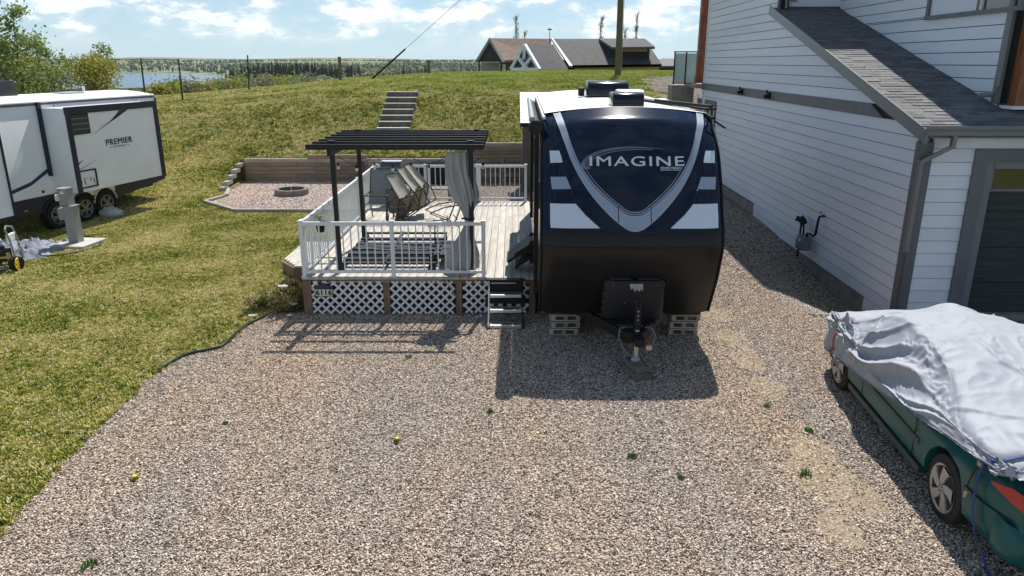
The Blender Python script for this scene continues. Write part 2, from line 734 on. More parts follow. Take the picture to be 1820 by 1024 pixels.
def stone_mat(name, cols, rough=.8):
    m = bpy.data.materials.new(name)
    m.use_nodes = True
    nt = m.node_tree
    b = nt.nodes['Principled BSDF']
    b.inputs['Roughness'].default_value = rough
    b.inputs['Specular IOR Level'].default_value = .3
    oi = nt.nodes.new('ShaderNodeObjectInfo')
    r = nt.nodes.new('ShaderNodeValToRGB')
    r.color_ramp.interpolation = 'CONSTANT'
    e = r.color_ramp.elements
    n = len(cols)
    e[0].position, e[0].color = 0, cols[0] + (1,)
    e[1].position, e[1].color = 1 / n, cols[1] + (1,)
    for k in range(2, n):
        q = e.new(k / n)
        q.color = cols[k] + (1,)
    nt.links.new(oi.outputs['Random'], r.inputs[0])
    # broad drifts of rustier and greyer stone over the lot
    g = nt.nodes.new('ShaderNodeNewGeometry')
    nz = nt.nodes.new('ShaderNodeTexNoise')
    nz.inputs['Scale'].default_value = .45
    nz.inputs['Detail'].default_value = 5
    mpv = nt.nodes.new('ShaderNodeMapping')
    mpv.inputs['Scale'].default_value = (1.7, .42, 1)
    nt.links.new(g.outputs['Position'], mpv.inputs[0])
    nt.links.new(mpv.outputs[0], nz.inputs['Vector'])
    r2 = nt.nodes.new('ShaderNodeValToRGB')
    r2.color_ramp.elements[0].position = .35
    r2.color_ramp.elements[0].color = (.95, .93, .92, 1)
    r2.color_ramp.elements[1].position = .68
    r2.color_ramp.elements[1].color = (1.14, .98, .83, 1)
    nt.links.new(nz.outputs['Fac'], r2.inputs[0])
    x = nt.nodes.new('ShaderNodeMix')
    x.data_type = 'RGBA'
    x.blend_type = 'MULTIPLY'
    x.inputs[0].default_value = 1
    nt.links.new(r.outputs[0], x.inputs[6])
    nt.links.new(r2.outputs[0], x.inputs[7])
    nt.links.new(x.outputs[2], b.inputs['Base Color'])
    return m


STONES = [(.70, .64, .56), (.26, .22, .185), (.53, .46, .38), (.14, .12, .10), (.78, .73, .66), (.36, .285, .24), (.63, .55, .46), (.09, .08, .07), (.52, .43, .37), (.45, .415, .38), (.68, .60, .50), (.21, .175, .15)]
M_STONE = stone_mat('gravel_stone', STONES)
STONES2 = [(.55, .49, .47), (.38, .33, .31), (.47, .40, .38), (.62, .57, .54), (.28, .24, .23), (.44, .35, .33)]
M_STONE2 = stone_mat('pit_stone', STONES2)


def stone_mb(k):
    bm = bmesh.new()
    bmesh.ops.create_icosphere(bm, subdivisions=1, radius=1)
    rr = random.Random(k)
    for v in bm.verts:
        v.co *= rr.uniform(.72, 1.15)
        v.co.z *= .62
        v.co.x *= 1.15
    s = MB()
    s.v = [tuple(v.co) for v in bm.verts]
    s.f = [tuple(x.index for x in f.verts) for f in bm.faces]
    s.m = [0] * len(s.f)
    bm.free()
    return s


def at0_(u, v):
    a, b = (u - 910) / 1300, (512 - v) / 1300
    c_, s_ = math.cos(PITCH), math.sin(PITCH)
    t = -CAM_H / (-s_ + b * c_)
    return (t * a, t * (c_ + b * s_))


def lot_points(n, x0, x1, y0, y1, test):
    P = np.stack([rng.uniform(x0, x1, n), rng.uniform(y0, y1, n)], 1)
    return P[[test(p[0], p[1]) for p in P]]


def in_lot(x, y):
    l = lerpk(LK, y)
    return l + .12 * math.sin(y * 9 + x * 5) - .05 < x < (13 if y < 11.3 else 6.5) and not (y > 11.5 and x < .45 and y < 18.2)


def in_view(x, y, m=0.0):
    return abs(x) < .78 * y + 2.2 + m


# worn sandy patches where vehicles turn
SAND = [at0_(u, v) + (r,) for u, v, r in ((1470, 850, .42), (1515, 885, .35), (1440, 800, .28), (1300, 600, .34), (1330, 640, .30), (1365, 690, .26), (1275, 560, .30), (1490, 940, .25))]
sp = MB()
for k, (sx_, sy_, r_) in enumerate(SAND):
    o_ = len(sp.v)
    ring_ = [(sx_ + r_ * .85 * (1 + .4 * fbm(math.cos(a) * 1.5 + k, math.sin(a) * 1.5, k)) * math.cos(a), sy_ + r_ * 1.15 * (1 + .4 * fbm(math.cos(a) * 1.5 + k, math.sin(a) * 1.5, k)) * math.sin(a), .0088 + .0003 * k) for a in np.linspace(0, 2 * math.pi, 30, endpoint=False)]
    sp.add(ring_, [tuple(range(30))])
tag(sp.build('sandy_soil', mat('sandy_soil', (.20, .15, .10), .95, color2=(.34, .265, .18), scale=14, detail=8, bump=.006, bscale=50, world_pos=True), fix=False), 'worn sandy patches in the gravel', kind='structure')


def sandy(x, y):
    q = min(((x - a) ** 2 + (y - b) ** 2) / (r * r) for a, b, r in SAND)
    return q < 1.2 and random.random() < .42 * (1 - q / 1.2) + .05 * math.sin(x * 23) * math.sin(y * 19)


protos = [proto('gravel_stone', stone_mb(k), M_STONE) for k in range(5)]
A = lot_points(900000, -6, 9, 3.2, 13, lambda x, y: in_lot(x, y) and in_view(x, y) and not sandy(x, y))
B = lot_points(110000, -4.2, 6.6, 13, 25.3, in_lot)
B = B[[not (.45 < p[0] < 2.7 and p[1] > 12.5) for p in B]]
Pn = np.concatenate([A, B])
n = len(Pn)
sz = np.clip(rng.lognormal(math.log(.0070), .28, n), .0035, .0145)
sz[len(A):] *= 1.35
Z = np.array([gz(p[0], p[1]) for p in Pn]) + .006 + rng.uniform(-.3, 1.6, n) * sz * .6
rot = rng.uniform(-.5, .5, (n, 3))
rot[:, 2] = rng.uniform(0, 6.28, n)
scatter('gravel', 'loose crushed stones covering the driveway', np.column_stack([Pn, Z]), rot,
        np.repeat(sz[:, None], 3, 1) * rng.uniform(.8, 1.2, (n, 3)), protos, rng.integers(0, 5, n))


def in_poly(x, y, poly):
    c = False
    j = len(poly) - 1
    for i in range(len(poly)):
        xi, yi = poly[i]
        xj, yj = poly[j]
        if (yi > y) != (yj > y) and x < (xj - xi) * (y - yi) / (yj - yi) + xi:
            c = not c
        j = i
    return c


protos2 = [proto('pit_stone', stone_mb(20 + k), M_STONE2) for k in range(4)]
C = lot_points(26000, -9.2, -3.6, 20, 25.5, lambda x, y: in_poly(x, y, PIT))
n = len(C)
sz = rng.uniform(.018, .034, n)
rot = rng.uniform(-.5, .5, (n, 3))
scatter('pit_gravel', 'loose pinkish stones around the fire ring', np.column_stack([C, .012 + sz * .2]), rot,
        np.repeat(sz[:, None], 3, 1), protos2, rng.integers(0, 4, n))


# grass tufts
def blade_mat(name, cols, wpos=True):
    m = grass_mat(name)
    return m


M_BLADE = bpy.data.materials.new('grass_blade')
M_BLADE.use_nodes = True
_nt = M_BLADE.node_tree
_b = _nt.nodes['Principled BSDF']
_b.inputs['Roughness'].default_value = .75
_b.inputs['Specular IOR Level'].default_value = .2
_b.inputs['Subsurface Weight'].default_value = 0
_g = _nt.nodes.new('ShaderNodeNewGeometry')
_mp = _nt.nodes.new('ShaderNodeMapping')
_mp.inputs['Scale'].default_value = (1, 1, 0)
_nt.links.new(_g.outputs['Position'], _mp.inputs[0])
_n = _nt.nodes.new('ShaderNodeTexNoise')
_n.inputs['Scale'].default_value = .5
_n.inputs['Detail'].default_value = 7
_n.inputs['Roughness'].default_value = .68
_nt.links.new(_mp.outputs[0], _n.inputs['Vector'])
_oi = _nt.nodes.new('ShaderNodeObjectInfo')
_m1 = _nt.nodes.new('ShaderNodeMath')
_m1.operation = 'MULTIPLY_ADD'
_m1.inputs[1].default_value = .46
_m1.inputs[2].default_value = -.23
_nt.links.new(_oi.outputs['Random'], _m1.inputs[0])
_m2 = _nt.nodes.new('ShaderNodeMath')
_m2.operation = 'ADD'
_nt.links.new(_n.outputs['Fac'], _m2.inputs[0])
_nt.links.new(_m1.outputs[0], _m2.inputs[1])
_r = _nt.nodes.new('ShaderNodeValToRGB')
_e = _r.color_ramp.elements
_e[0].position, _e[0].color = .27, (.105, .145, .02, 1)
_e[1].position, _e[1].color = .70, (.80, .68, .42, 1)
for p, c in ((.39, (.30, .34, .045)), (.49, (.50, .47, .095)), (.60, (.68, .59, .23))):
    q = _e.new(p)
    q.color = c + (1,)
_nt.links.new(_m2.outputs[0], _r.inputs[0])
_sz = _nt.nodes.new('ShaderNodeSeparateXYZ')
_nt.links.new(_g.outputs['Position'], _sz.inputs[0])
_mz = _nt.nodes.new('ShaderNodeMapRange')
_mz.inputs['From Min'].default_value = 2.6
_mz.inputs['From Max'].default_value = 3.5
_mz.inputs['To Max'].default_value = .6
_nt.links.new(_sz.outputs['Z'], _mz.inputs['Value'])
_mg = _nt.nodes.new('ShaderNodeMix')
_mg.data_type = 'RGBA'
_mg.inputs[7].default_value = (.34, .46, .055, 1)
_nt.links.new(_mz.outputs[0], _mg.inputs[0])
_nt.links.new(_r.outputs[0], _mg.inputs[6])
_nt.links.new(_mg.outputs[2], _b.inputs['Base Color'])


def tuft(k, nb=10, h=.034, w=.0075, spread=.045):
    rr = random.Random(k)
    s = MB()
    for i in range(nb):
        a = rr.uniform(0, 6.28)
        r0 = rr.uniform(0, spread)
        x, y = r0 * math.cos(a), r0 * math.sin(a)
        b = rr.uniform(0, 6.28)
        hh = h * rr.uniform(.5, 1.25)
        lx, ly = math.cos(b) * hh * rr.uniform(.1, .7), math.sin(b) * hh * rr.uniform(.1, .7)
        px, py = -math.sin(b) * w, math.cos(b) * w
        s.add([(x - px, y - py, -.005), (x + px, y + py, -.005), (x + lx * .4 + px * .7, y + ly * .4 + py * .7, hh * .65), (x + lx * .4 - px * .7, y + ly * .4 - py * .7, hh * .65), (x + lx, y + ly, hh)],
              [(0, 1, 2, 3), (3, 2, 4)])
    return s


tufts = [proto('grass_tuft', tuft(k), M_BLADE) for k in range(5)]


def on_lawn(x, y):
    if not in_view(x, y, 1.0):
        return False
    if y < WALL_Y and x > -9.35:
        if in_poly(x, y, PIT):
            return False
        return x < lerpk(LK, y) + .03 and not (y > 18.6 and x > -3.8) and not (y > 20.2 and y < 25.5 and in_poly(x, y - .1, PIT))
    if ((x - 8.6) / 2.8) ** 2 + ((y - 32.5) / 6.3) ** 2 < 1 + .4 * math.sin(x * 5 + y * 3):
        return False
    return not (y < 28 and x > 6.2)


T1 = lot_points(300000, -19, -3.4, 5, 20, on_lawn)
T2 = np.concatenate([lot_points(60000, -26, -9, 20, 27, on_lawn), lot_points(3500, -9, -3.6, 20, 21.6, on_lawn)])
T3 = lot_points(170000, -36, 12, 24, 47, on_lawn)
Tn = np.concatenate([T1, T2, T3])
n = len(Tn)
sc = rng.uniform(.6, 1.15, n)
sc[len(T1):] *= 1.5
sc[len(T1) + len(T2):] *= 1.35
# longer grass along the unmown edge of the lot
for i in range(len(T1)):
    d = lerpk(LK, Tn[i, 1]) - Tn[i, 0]
    if d < .16 and Tn[i, 1] < 12:
        sc[i] *= 1.35
rot = np.zeros((n, 3))
rot[:, 2] = rng.uniform(0, 6.28, n)
Z = np.array([gz(p[0], p[1]) for p in Tn])
s3 = np.repeat(sc[:, None], 3, 1)
s3[:, 2] *= rng.uniform(.6, 1.0, n)
scatter('grass', 'short patchy lawn grass, green mixed with straw', np.column_stack([Tn, Z]), rot, s3, tufts, rng.integers(0, 5, n))
# ------------------------------------------------------------------ house on the right
M_SIDE = mat('grey_lap_siding', (.70, .745, .81), .62, var=.05, scale=1.2, bump=.0012, bscale=90, stretch=(1, .12, 1), obj_var=.035)
M_TRIM = mat('dark_grey_trim', (.125, .135, .15), .5, var=.10, scale=2.5, bump=.001)
M_TRIM2 = mat('grey_metal_trim', (.17, .18, .19), .38, var=.06)
M_CONC = mat('concrete', (.25, .235, .21), .9, var=.22, scale=3.5, bump=.004, bscale=40)
M_CEDAR = mat('stained_cedar', (.24, .075, .025), .45, var=.4, scale=5, stretch=(6, 6, .5), bump=.002)
M_GLASS = mat('window_glass', (.04, .055, .06), .06, spec=.8)
M_WHITE = mat('white_paint', (.78, .79, .80), .5, var=.03)
M_BLACKM = mat('black_metal', (.012, .012, .014), .5, spec=.25)
M_METAL = mat('grey_metal', (.32, .33, .34), .4, metal=.7, var=.1)
H0 = Vector((6.42, 11.6, 0))
house = thing('house', 'grey lap sided two storey house with dark shingled garage roof beside the gravel drive', 'house', H0, -R(1.18))
SL = .2815                       # slope of the garage roof
EAVE_Y, EAVE_Z = -.20, 3.05


def roof_z(y):
    return EAVE_Z + SL * (y - EAVE_Y)


LAP = .2115


joint_rng = random.Random(17)


def course(x, ya, yb, z0, z1, ya2=None, yb2=None, nx=-1, nm='siding_board'):
    """one lap board on a plane x=const running in y; lower edge proud. ya/yb at bottom, ya2/yb2 at top."""
    ya2 = ya if ya2 is None else ya2
    yb2 = yb if yb2 is None else yb2
    if min(yb, yb2) - max(ya, ya2) > 5.2:            # long courses are butted from several boards
        cut = max(ya, ya2) + joint_rng.uniform(1.6, min(4.6, min(yb, yb2) - max(ya, ya2) - 1.5))
        course(x, ya, cut - .0015, z0, z1, ya2, cut - .0015, nx, nm)
        return course(x, cut + .0015, yb, z0, z1, cut + .0015, yb2, nx, nm)
    s = MB()
    a, b, c = nx * .017, nx * .008, -nx * .01
    z0 = z0 + .006
    z1 = z1 - .011
    vs = [(x + a, ya, z0), (x + a, yb, z0), (x + b, yb2, z1 + .004), (x + b, ya2, z1 + .004),
          (x + c, ya, z0), (x + c, yb, z0), (x + c, yb2, z1 + .004), (x + c, ya2, z1 + .004)]
    s.add(vs, [(0, 1, 2, 3), (7, 6, 5, 4), (0, 4, 5, 1), (3, 2, 6, 7), (0, 3, 7, 4), (1, 5, 6, 2)])
    return s.build(nm, M_SIDE, house)


def front_course(xa, xb, y, z0, z1, nm='siding_board'):
    s = MB()
    z0 = z0 + .006
    z1 = z1 - .008
    vs = [(xa, y - .020, z0), (xb, y - .020, z0), (xb, y - .006, z1 + .004), (xa, y - .006, z1 + .004),
          (xa, y + .01, z0), (xb, y + .01, z0), (xb, y + .01, z1 + .004), (xa, y + .01, z1 + .004)]
    s.add(vs, [(0, 1, 2, 3), (7, 6, 5, 4), (0, 4, 5, 1), (3, 2, 6, 7), (0, 3, 7, 4), (1, 5, 6, 2)])
    return s.build(nm, M_SIDE, house)


WL = 14.9
# lower wall: courses count down from the band
z1 = 3.07
while z1 > -.6:
    z0 = z1 - LAP
    ya, yb = .0, WL
    if z0 < .3:
        yb = 8.07
    if z0 < -.12:
        yb = 1.13
    # near end cut by the roof rake
    ya_b = max(.12, (z0 - (EAVE_Z - .24)) / SL + EAVE_Y)
    ya_t = max(.12, (z1 - (EAVE_Z - .24)) / SL + EAVE_Y)
    course(0, ya_b, yb, z0, z1, ya_t, yb)
    z1 = z0
# gable triangle and upper storey
z0 = 3.285
while z0 < 7.85:
    z1 = min(z0 + LAP, 7.9)
    yb_, yt_ = (z0 - (EAVE_Z - .20)) / SL + EAVE_Y, (z1 - (EAVE_Z - .20)) / SL + EAVE_Y
    course(0, min(yb_, 7.62), WL, z0, z1, min(yt_, 7.62), WL)
    z0 = z1
s = MB()
s.box((.11, 11.2, 4.1), (.18, 7.3, 7.6)).build('wall', M_BLACKM, house)  # wall backing is black so the board gaps read as lap shadow
s = MB()
s.prism([(.12, -.12), (7.6, -.12), (7.6, 5.0), (.12, 2.88)], 'x', .012, .2).build('wall', M_BLACKM, house)
band = MB().prism([(1.35, 3.068), (WL + .3, 3.068), (WL + .3, 3.288), (1.9, 3.288)], 'x', -.034, .02).build('band_board', M_TRIM, house)
MB().box((.095, 7.5, -.35), (.16, 15.0, 1.26)).build('foundation', M_CONC, house)
MB().box((4.0, .10, -.5), (7.8, .16, .9)).build('foundation', M_CONC, house)
# far corner trim
MB().box((-.02, WL + .03, 5.6), (.06, .09, 4.6)).build('corner_trim', M_SIDE, house)
MB().box((-.02, WL + .03, 1.7), (.06, .09, 2.7)).build('corner_trim', M_SIDE, house)
# near corner trim (both faces), downspout, gutter
MB().box((-.012, .055, 1.05), (.05, .13, 3.5), 0).build('corner_trim', M_TRIM, house)
MB().box((.065, -.022, 1.05), (.20, .045, 3.5)).build('corner_trim', M_TRIM, house)
gt = MB()
prof_g = [(-.335, 2.93), (-.335, 2.99), (-.355, 3.03), (-.355, 3.07), (-.345, 3.07), (-.34, 3.035), (-.30, 3.01), (-.22, 3.01), (-.215, 3.07), (-.205, 3.07), (-.205, 2.93)]
gt.prism(prof_g, 'x', -.16, 7.8)
gt.build('gutter', M_TRIM2, house)
MB().box((3.85, -.10, 2.895), (7.9, .20, .03)).build('soffit', M_TRIM2, house)
ds = MB()
ds.bar((.32, -.28, 2.94), (.32, -.27, 2.74), .085, .065, (1, 0, 0))
ds.bar((.32, -.27, 2.76), (-.03, -.10, 2.50), .085, .065)
ds.bar((-.03, -.10, 2.53), (-.03, -.085, 1.05), .085, .065, (1, 0, 0))
ds.build('downspout', M_TRIM2, house, bevel=.008)
MB().bar((-.0, -.086, 1.10), (-.0, -.086, -.3), .05, .02, (1, 0, 0)).build('downspout_bracket', M_TRIM, house)
# roof slab with rake boards, and shingles
RX0, RX1 = -.12, 7.9
sl = MB()
sl.prism([(EAVE_Y, EAVE_Z - .07), (7.72, roof_z(7.72) - .07), (7.72, roof_z(7.72) - .012), (EAVE_Y, EAVE_Z - .012)], 'x', RX0 + .01, RX1)
roof = sl.build('roof', M_TRIM, house)
rk = MB()
rk.prism([(EAVE_Y - .16, EAVE_Z - .25), (7.95, roof_z(7.95) - .205), (7.95, roof_z(7.95) + .005), (EAVE_Y - .16, EAVE_Z - .04)], 'x', RX0 - .03, RX0)
rk.build('rake_board', M_TRIM2, house)
rk = MB()
rk.prism([(EAVE_Y, EAVE_Z - .22), (7.9, roof_z(7.9) - .22), (7.9, roof_z(7.9) - .12), (EAVE_Y, EAVE_Z - .12)], 'x', RX0 + .002, .0)
rk.build('rake_board', M_TRIM, house)
M_SH = mat('asphalt_shingle', (.135, .135, .14), .8, var=.45, scale=60, obj_var=.30, spec=.4, detail=2)
M_SH2 = mat('asphalt_shingle_far', (.135, .135, .14), .8, var=.42, scale=5.5, stretch=(1, 3, 3), spec=.4, detail=3)
EXP = .145
cosr = 1 / math.sqrt(1 + SL * SL)
proto_sh = {}


def sh_mesh(wd, th):
    key = (wd, th)
    if key not in proto_sh:
        q = MB()
        L = EXP * 1.12
        q.add([(0, 0, 0), (wd, 0, 0), (wd, L, 0), (0, L, 0), (0, 0, th), (wd, 0, th), (wd, L, .002), (0, L, .002)],
              [(4, 5, 6, 7), (0, 4, 7, 3), (1, 2, 6, 5), (0, 1, 5, 4)])
        proto_sh[key] = q.mesh('shingle', M_SH)
    return proto_sh[key]


far_sh = MB()
rr = random.Random(3)
tilt = math.atan(SL)
cnt = 0
k = 0
yv = EAVE_Y - .03
while yv < 7.66:
    x = RX0 - .02 - rr.uniform(0, .1)
    x = RX0 - .02
    while x < RX1:
        wd = rr.choice((.17, .23, .29, .35))
        if x + wd > 1.50 and yv > .85:
            wd = max(.05, 1.50 - x)
        th = rr.choice((.006, .010, .015))
        if cnt < 300 and x < 1.5 and yv < 5.2:
            obj('shingle', sh_mesh(round(wd, 2), th), roof, (x, yv, roof_z(yv) - .010), (tilt, 0, 0))
            cnt += 1
        else:
            L = EXP * 1.12
            c_, s_ = math.cos(tilt), math.sin(tilt)

            def T(a, b, c2):
                return (x + a, yv + b * c_ - c2 * s_, roof_z(yv) - .010 + b * s_ + c2 * c_)
            far_sh.add([T(0, 0, 0), T(wd, 0, 0), T(wd, L, 0), T(0, L, 0), T(0, 0, th), T(wd, 0, th), T(wd, L, .002), T(0, L, .002)],
                       [(4, 5, 6, 7), (0, 4, 7, 3), (1, 2, 6, 5), (0, 1, 5, 4)])
        x += wd + .003
        if x >= 1.49 and yv > .85:
            break
    yv += EXP * cosr
fo = far_sh.build('shingle_field', M_SH2, roof)
tag(fo, kind='stuff')
# back wall and tall inner wall above the garage roof
z0 = roof_z(7.7) + .02
while z0 < 7.8:
    z1 = min(z0 + LAP, 7.9)
    front_course(.1, 1.5, 7.68, z0, z1)
    z0 = z1
MB().box((.8, 7.80, 6.5), (1.4, .2, 2.8)).build('wall', M_TRIM, house)
MB().box((.02, 7.64, 6.6), (.12, .06, 2.7)).build('corner_trim', M_TRIM, house)
pv = MB()
pv.tube([(.14, 7.55, 5.25), (.14, 7.55, 6.9)], .035)
pv.tube([(.14, 7.52, 5.5), (.22, 7.45, 5.42), (.34, 7.4, 5.42)], .03)
pv.build('vent_pipe', M_TRIM2, house)
IN = 1.5
z0 = 3.31
M_SIDE2 = M_SIDE
while z0 < 6.9:
    z1 = min(z0 + LAP, 7.0)
    yb_, yt_ = (z0 - EAVE_Z) / SL + EAVE_Y, (z1 - EAVE_Z) / SL + EAVE_Y
    if z1 > 4.82 and z0 < 5.85:      # window opening between y .5 and 3.35
        if z0 < 4.82:
            course(IN, .85, 7.66, z0, 4.82, .85, 7.66)
        course(IN, 3.36, 7.66, max(z0, 4.82), z1)
    else:
        course(IN, .85, min(yb_, 7.66), z0, z1, .85, min(yt_, 7.66))
    z0 = z1
MB().box((4.7, 4.26, 5.0), (6.2, 6.75, 4.0)).build('wall', M_BLACKM, house)  # black here too, giving the inner boards their lap shadow lines
# its window: frame, mullion, blind panel and glass
wf = MB()
wf.box((IN - .03, 1.95, 4.80), (.08, 2.9, .07))
wf.box((IN - .03, 1.95, 5.86), (.08, 2.9, .07))
for y in (3.33, 1.66, .56):
    wf.box((IN - .03, y, 5.33), (.08, .09, 1.0))
win = wf.build('window', M_TRIM, house)
MB().box((IN - .012, 2.5, 5.33), (.02, 1.58, 1.0)).build('blind', M_SIDE, win)
MB().box((IN - .012, 1.1, 5.33), (.02, 1.0, 1.0)).build('pane', M_GLASS, win)
MB().box((IN - .045, 1.60, 5.33), (.05, .03, 1.0)).build('frame', M_WHITE, win)
# corner with downspout and cedar post standing on the roof edge
MB().box((IN - .01, .80, 5.2), (.09, .10, 3.7)).build('corner_trim', M_TRIM2, house)
d2 = MB()
d2.tube([(IN - .05, .74, 6.8), (IN - .05, .74, 3.62), (IN - .07, .80, 3.50), (IN - .22, .95, 3.46)], .042)
d2.build('downspout', M_TRIM2, house)
MB().box((1.70, .55, 5.1), (.21, .21, 3.6)).build('cedar_post', M_CEDAR, house, bevel=.01)
MB().box((1.70, .55, 3.30), (.36, .36, .05)).build('post_flashing', M_WHITE, house)
# upper roofs: hipped, above the picture but casting the shade
def hip(name, x0, x1, y0, y1, z, rise):
    q = MB()
    w_ = min(x1 - x0, y1 - y0) / 2
    q.add([(x0, y0, z), (x1, y0, z), (x1, y1, z), (x0, y1, z),
           (x0, y0, z + .2), (x1, y0, z + .2), (x1, y1, z + .2), (x0, y1, z + .2),
           (x0 + w_, (y0 + w_) if y1 - y0 > x1 - x0 else (y0 + y1) / 2, z + .2 + rise),
           (x1 - w_, (y1 - w_) if y1 - y0 > x1 - x0 else (y0 + y1) / 2, z + .2 + rise)],
          [(3, 2, 1, 0), (0, 1, 5, 4), (1, 2, 6, 5), (2, 3, 7, 6), (3, 0, 4, 7), (4, 5, 8), (5, 6, 9, 8), (6, 7, 9), (7, 4, 8, 9)])
    return q.build(name, M_SH2, house, fix=True)


hip('roof', -.72, 8.2, 6.55, 15.6, 7.88, 1.6)
hip('roof', 1.02, 8.3, .45, 8.2, 6.98, 1.0)
MB().box((4.0, 14.8, 2.0), (7.8, .2, 12.0)).build('wall', M_TRIM, house)
MB().box((7.85, 7.5, 2.0), (.2, 14.8, 9.8)).build('wall', M_TRIM, house)
# garage front: short boards, door frame, door
z0 = -.05
while z0 < 2.85:
    z1 = min(z0 + LAP, 2.88)
    front_course(.17, .84 if z0 < 2.66 else 7.7, 0, z0, z1)
    z0 = z1
MB().box((.5, .09, 1.4), (.7, .14, 3.0)).build('wall', M_TRIM, house)
MB().box((4.3, .12, 2.78), (7.0, .14, .24)).build('wall', M_TRIM, house)
df = MB()
df.box((.93, -.03, 1.25), (.20, .05, 2.9))
df.box((4.4, -.03, 2.60), (6.74, .05, .20))
df.build('door_casing', M_TRIM, house)
df = MB()
df.box((1.10, .02, 1.2), (.14, .08, 2.7))
df.box((4.4, .02, 2.445), (6.5, .08, .11))
df.build('door_frame', M_TRIM2, house)
M_DOOR = mat('garage_door_panel', (.050, .056, .056), .7, spec=.25, var=.45, scale=3, stretch=(.35, 1, 26), bump=.002)
M_GREEN = mat('tinted_door_glass', (.02, .03, .012), .05, spec=1.0)
door = MB().box((4.1, .20, 1.15), (5.9, .04, 2.5)).build('garage_door', M_DOOR, house)
for q in range(4):
    MB().box((4.1, .165, .18 + .6 * q), (5.88, .03, .575)).build('door_panel', M_DOOR, door)
for q in range(4):
    fr = MB()
    cx_ = 1.75 + q * 1.15
    fr.box((cx_, .14, 2.395), (1.02, .03, .04))
    fr.box((cx_, .14, 2.03), (1.02, .03, .04))
    fr.box((cx_ - .49, .14, 2.21), (.04, .03, .33))
    fr.box((cx_ + .49, .14, 2.21), (.04, .03, .33))
    fr.build('pane_frame', M_TRIM2, door)
    MB().box((cx_, .143, 2.21), (.94, .012, .33)).build('pane', M_GREEN, door)
# wall lights on the band
for y in (10.04, 7.57):
    l = MB()
    l.box((-.05, y, 3.18), (.05, .12, .16))
    l.cyl((-.06, y, 3.20), (-.17, y, 3.14), .035, .06)
    l.cyl((-.10, y + .02, 3.24), (-.12, y + .02, 3.32), .03, .02)
    l.build('wall_light', M_BLACKM, house)
# narrow basement windows near the far end
for y0, y1 in ((12.95, 14.45), (14.9, 15.6)):
    f = MB()
    f.box((-.035, (y0 + y1) / 2, 2.66), (.05, y1 - y0, .20))
    for y in (y0 + .05, y1 - .05):
        f.box((-.035, y, 2.05), (.05, .10, 1.1))
    wn_ = f.build('window', M_TRIM, house)
    fw = MB()
    for y in (y0 + .13, (y0 + y1) / 2, y1 - .13):
        fw.box((-.04, y, 2.05), (.04, .06, 1.05))
    fw.box((-.04, (y0 + y1) / 2, 2.54), (.04, y1 - y0 - .22, .05))
    fw.build('frame', M_WHITE, wn_)
    MB().box((-.026, (y0 + y1) / 2, 2.05), (.02, y1 - y0 - .25, 1.0)).build('pane', M_GLASS, wn_)
# rear balcony behind the wall: cedar post, glass rail, concrete pier
M_FROST = mat('frosted_glass', (.42, .60, .60), .35, spec=.5, var=.05)
MB().box((-.08, 15.45, 5.4), (.24, .24, 4.2)).build('cedar_post', M_CEDAR, house, bevel=.01)
MB().box((-.08, 15.45, 3.40), (.30, .30, .24)).build('post_base', M_CEDAR, house)
MB().box((1.2, 15.95, 3.18), (3.0, 2.0, .12)).build('balcony_slab', M_CONC, house)
MB().box((-.42, 16.9, 2.45), (.80, .9, 1.45)).build('concrete_pier', M_CONC, house, bevel=.01)
rl = MB()
for x in (-.78, -.36, .04):
    rl.box((x, 16.55, 3.78), (.045, .045, 1.15))
rl.box((-.37, 16.55, 4.35), (.9, .06, .04))
rl.box((-.37, 16.55, 3.25), (.9, .04, .04))
rail = rl.build('balcony_rail', M_BLACKM, house)
for x in (-.57, -.16):
    MB().box((x, 16.55, 3.79), (.36, .014, 1.02)).build('glass_panel', M_FROST, rail)
rl2 = MB()
rl2.box((.17, 15.0 + .17, 4.42), (.34, .05, .05))
rl2.box((.17, 15.0 + .17, 3.32), (.34, .05, .05))
rl2.box((.0, 15.0 + .17, 3.88), (.04, .04, 1.1))
rail2 = rl2.build('balcony_rail', M_BLACKM, house)
MB().box((.17, 15.17, 3.87), (.30, .014, 1.04)).build('glass_panel', M_FROST, rail2)

# ------------------------------------------------------------------ gas meter standing against the wall
M_METER = mat('meter_grey', (.15, .165, .18), .45, var=.15)
gm = thing('gas_meter', 'grey gas meter and pipework against the siding near the ground', 'gas meter', H0 + Vector((.08, 3.75, 0)), -R(1.18))
b_ = MB()
b_.box((-.22, .0, .28), (.22, .34, .30))
b_.cyl((-.34, 0, .30), (-.22, 0, .30), .12, .14, 16)
b_.build('meter_body', M_METER, gm, bevel=.02, smooth='auto')
MB().cyl((-.35, .12, .37), (-.20, .12, .37), .055, .055, 14).build('meter_dial', mat('pale_cap', (.6, .63, .66), .3), gm)
MB().cyl((-.35, -.10, .36), (-.22, -.10, .36), .03, .03, 10).build('cap', mat('pale_cap', (.6, .63, .66), .3), gm)
rg = MB()
rg.cyl((-.22, .32, .66), (-.12, .32, .72), .10, .10, 14)
rg.cyl((-.17, .32, .70), (-.30, .36, .74), .05, .06, 12)
rg.build('regulator', M_BLACKM, gm, smooth='auto')
pp = MB()
pp.tube([(-.2, .10, .42), (-.2, .12, .55), (-.17, .26, .62)], .022)
pp.tube([(-.2, .30, .62), (-.2, .30, .45), (-.2, .30, -.1)], .022)
pp.tube([(-.2, -.10, .42), (-.2, -.10, .50), (-.19, -.22, .52), (-.17, -.36, .50), (-.15, -.42, .56), (-.14, -.44, .84), (-.12, -.44, .93), (-.04, -.44, .95), (.0, -.44, .95)], .026, 10)
pp.build('pipe', M_BLACKM, gm, smooth='auto')
MB().box((-.11, -.46, 1.03), (.03, .10, .03)).build('bracket', M_METAL, gm)
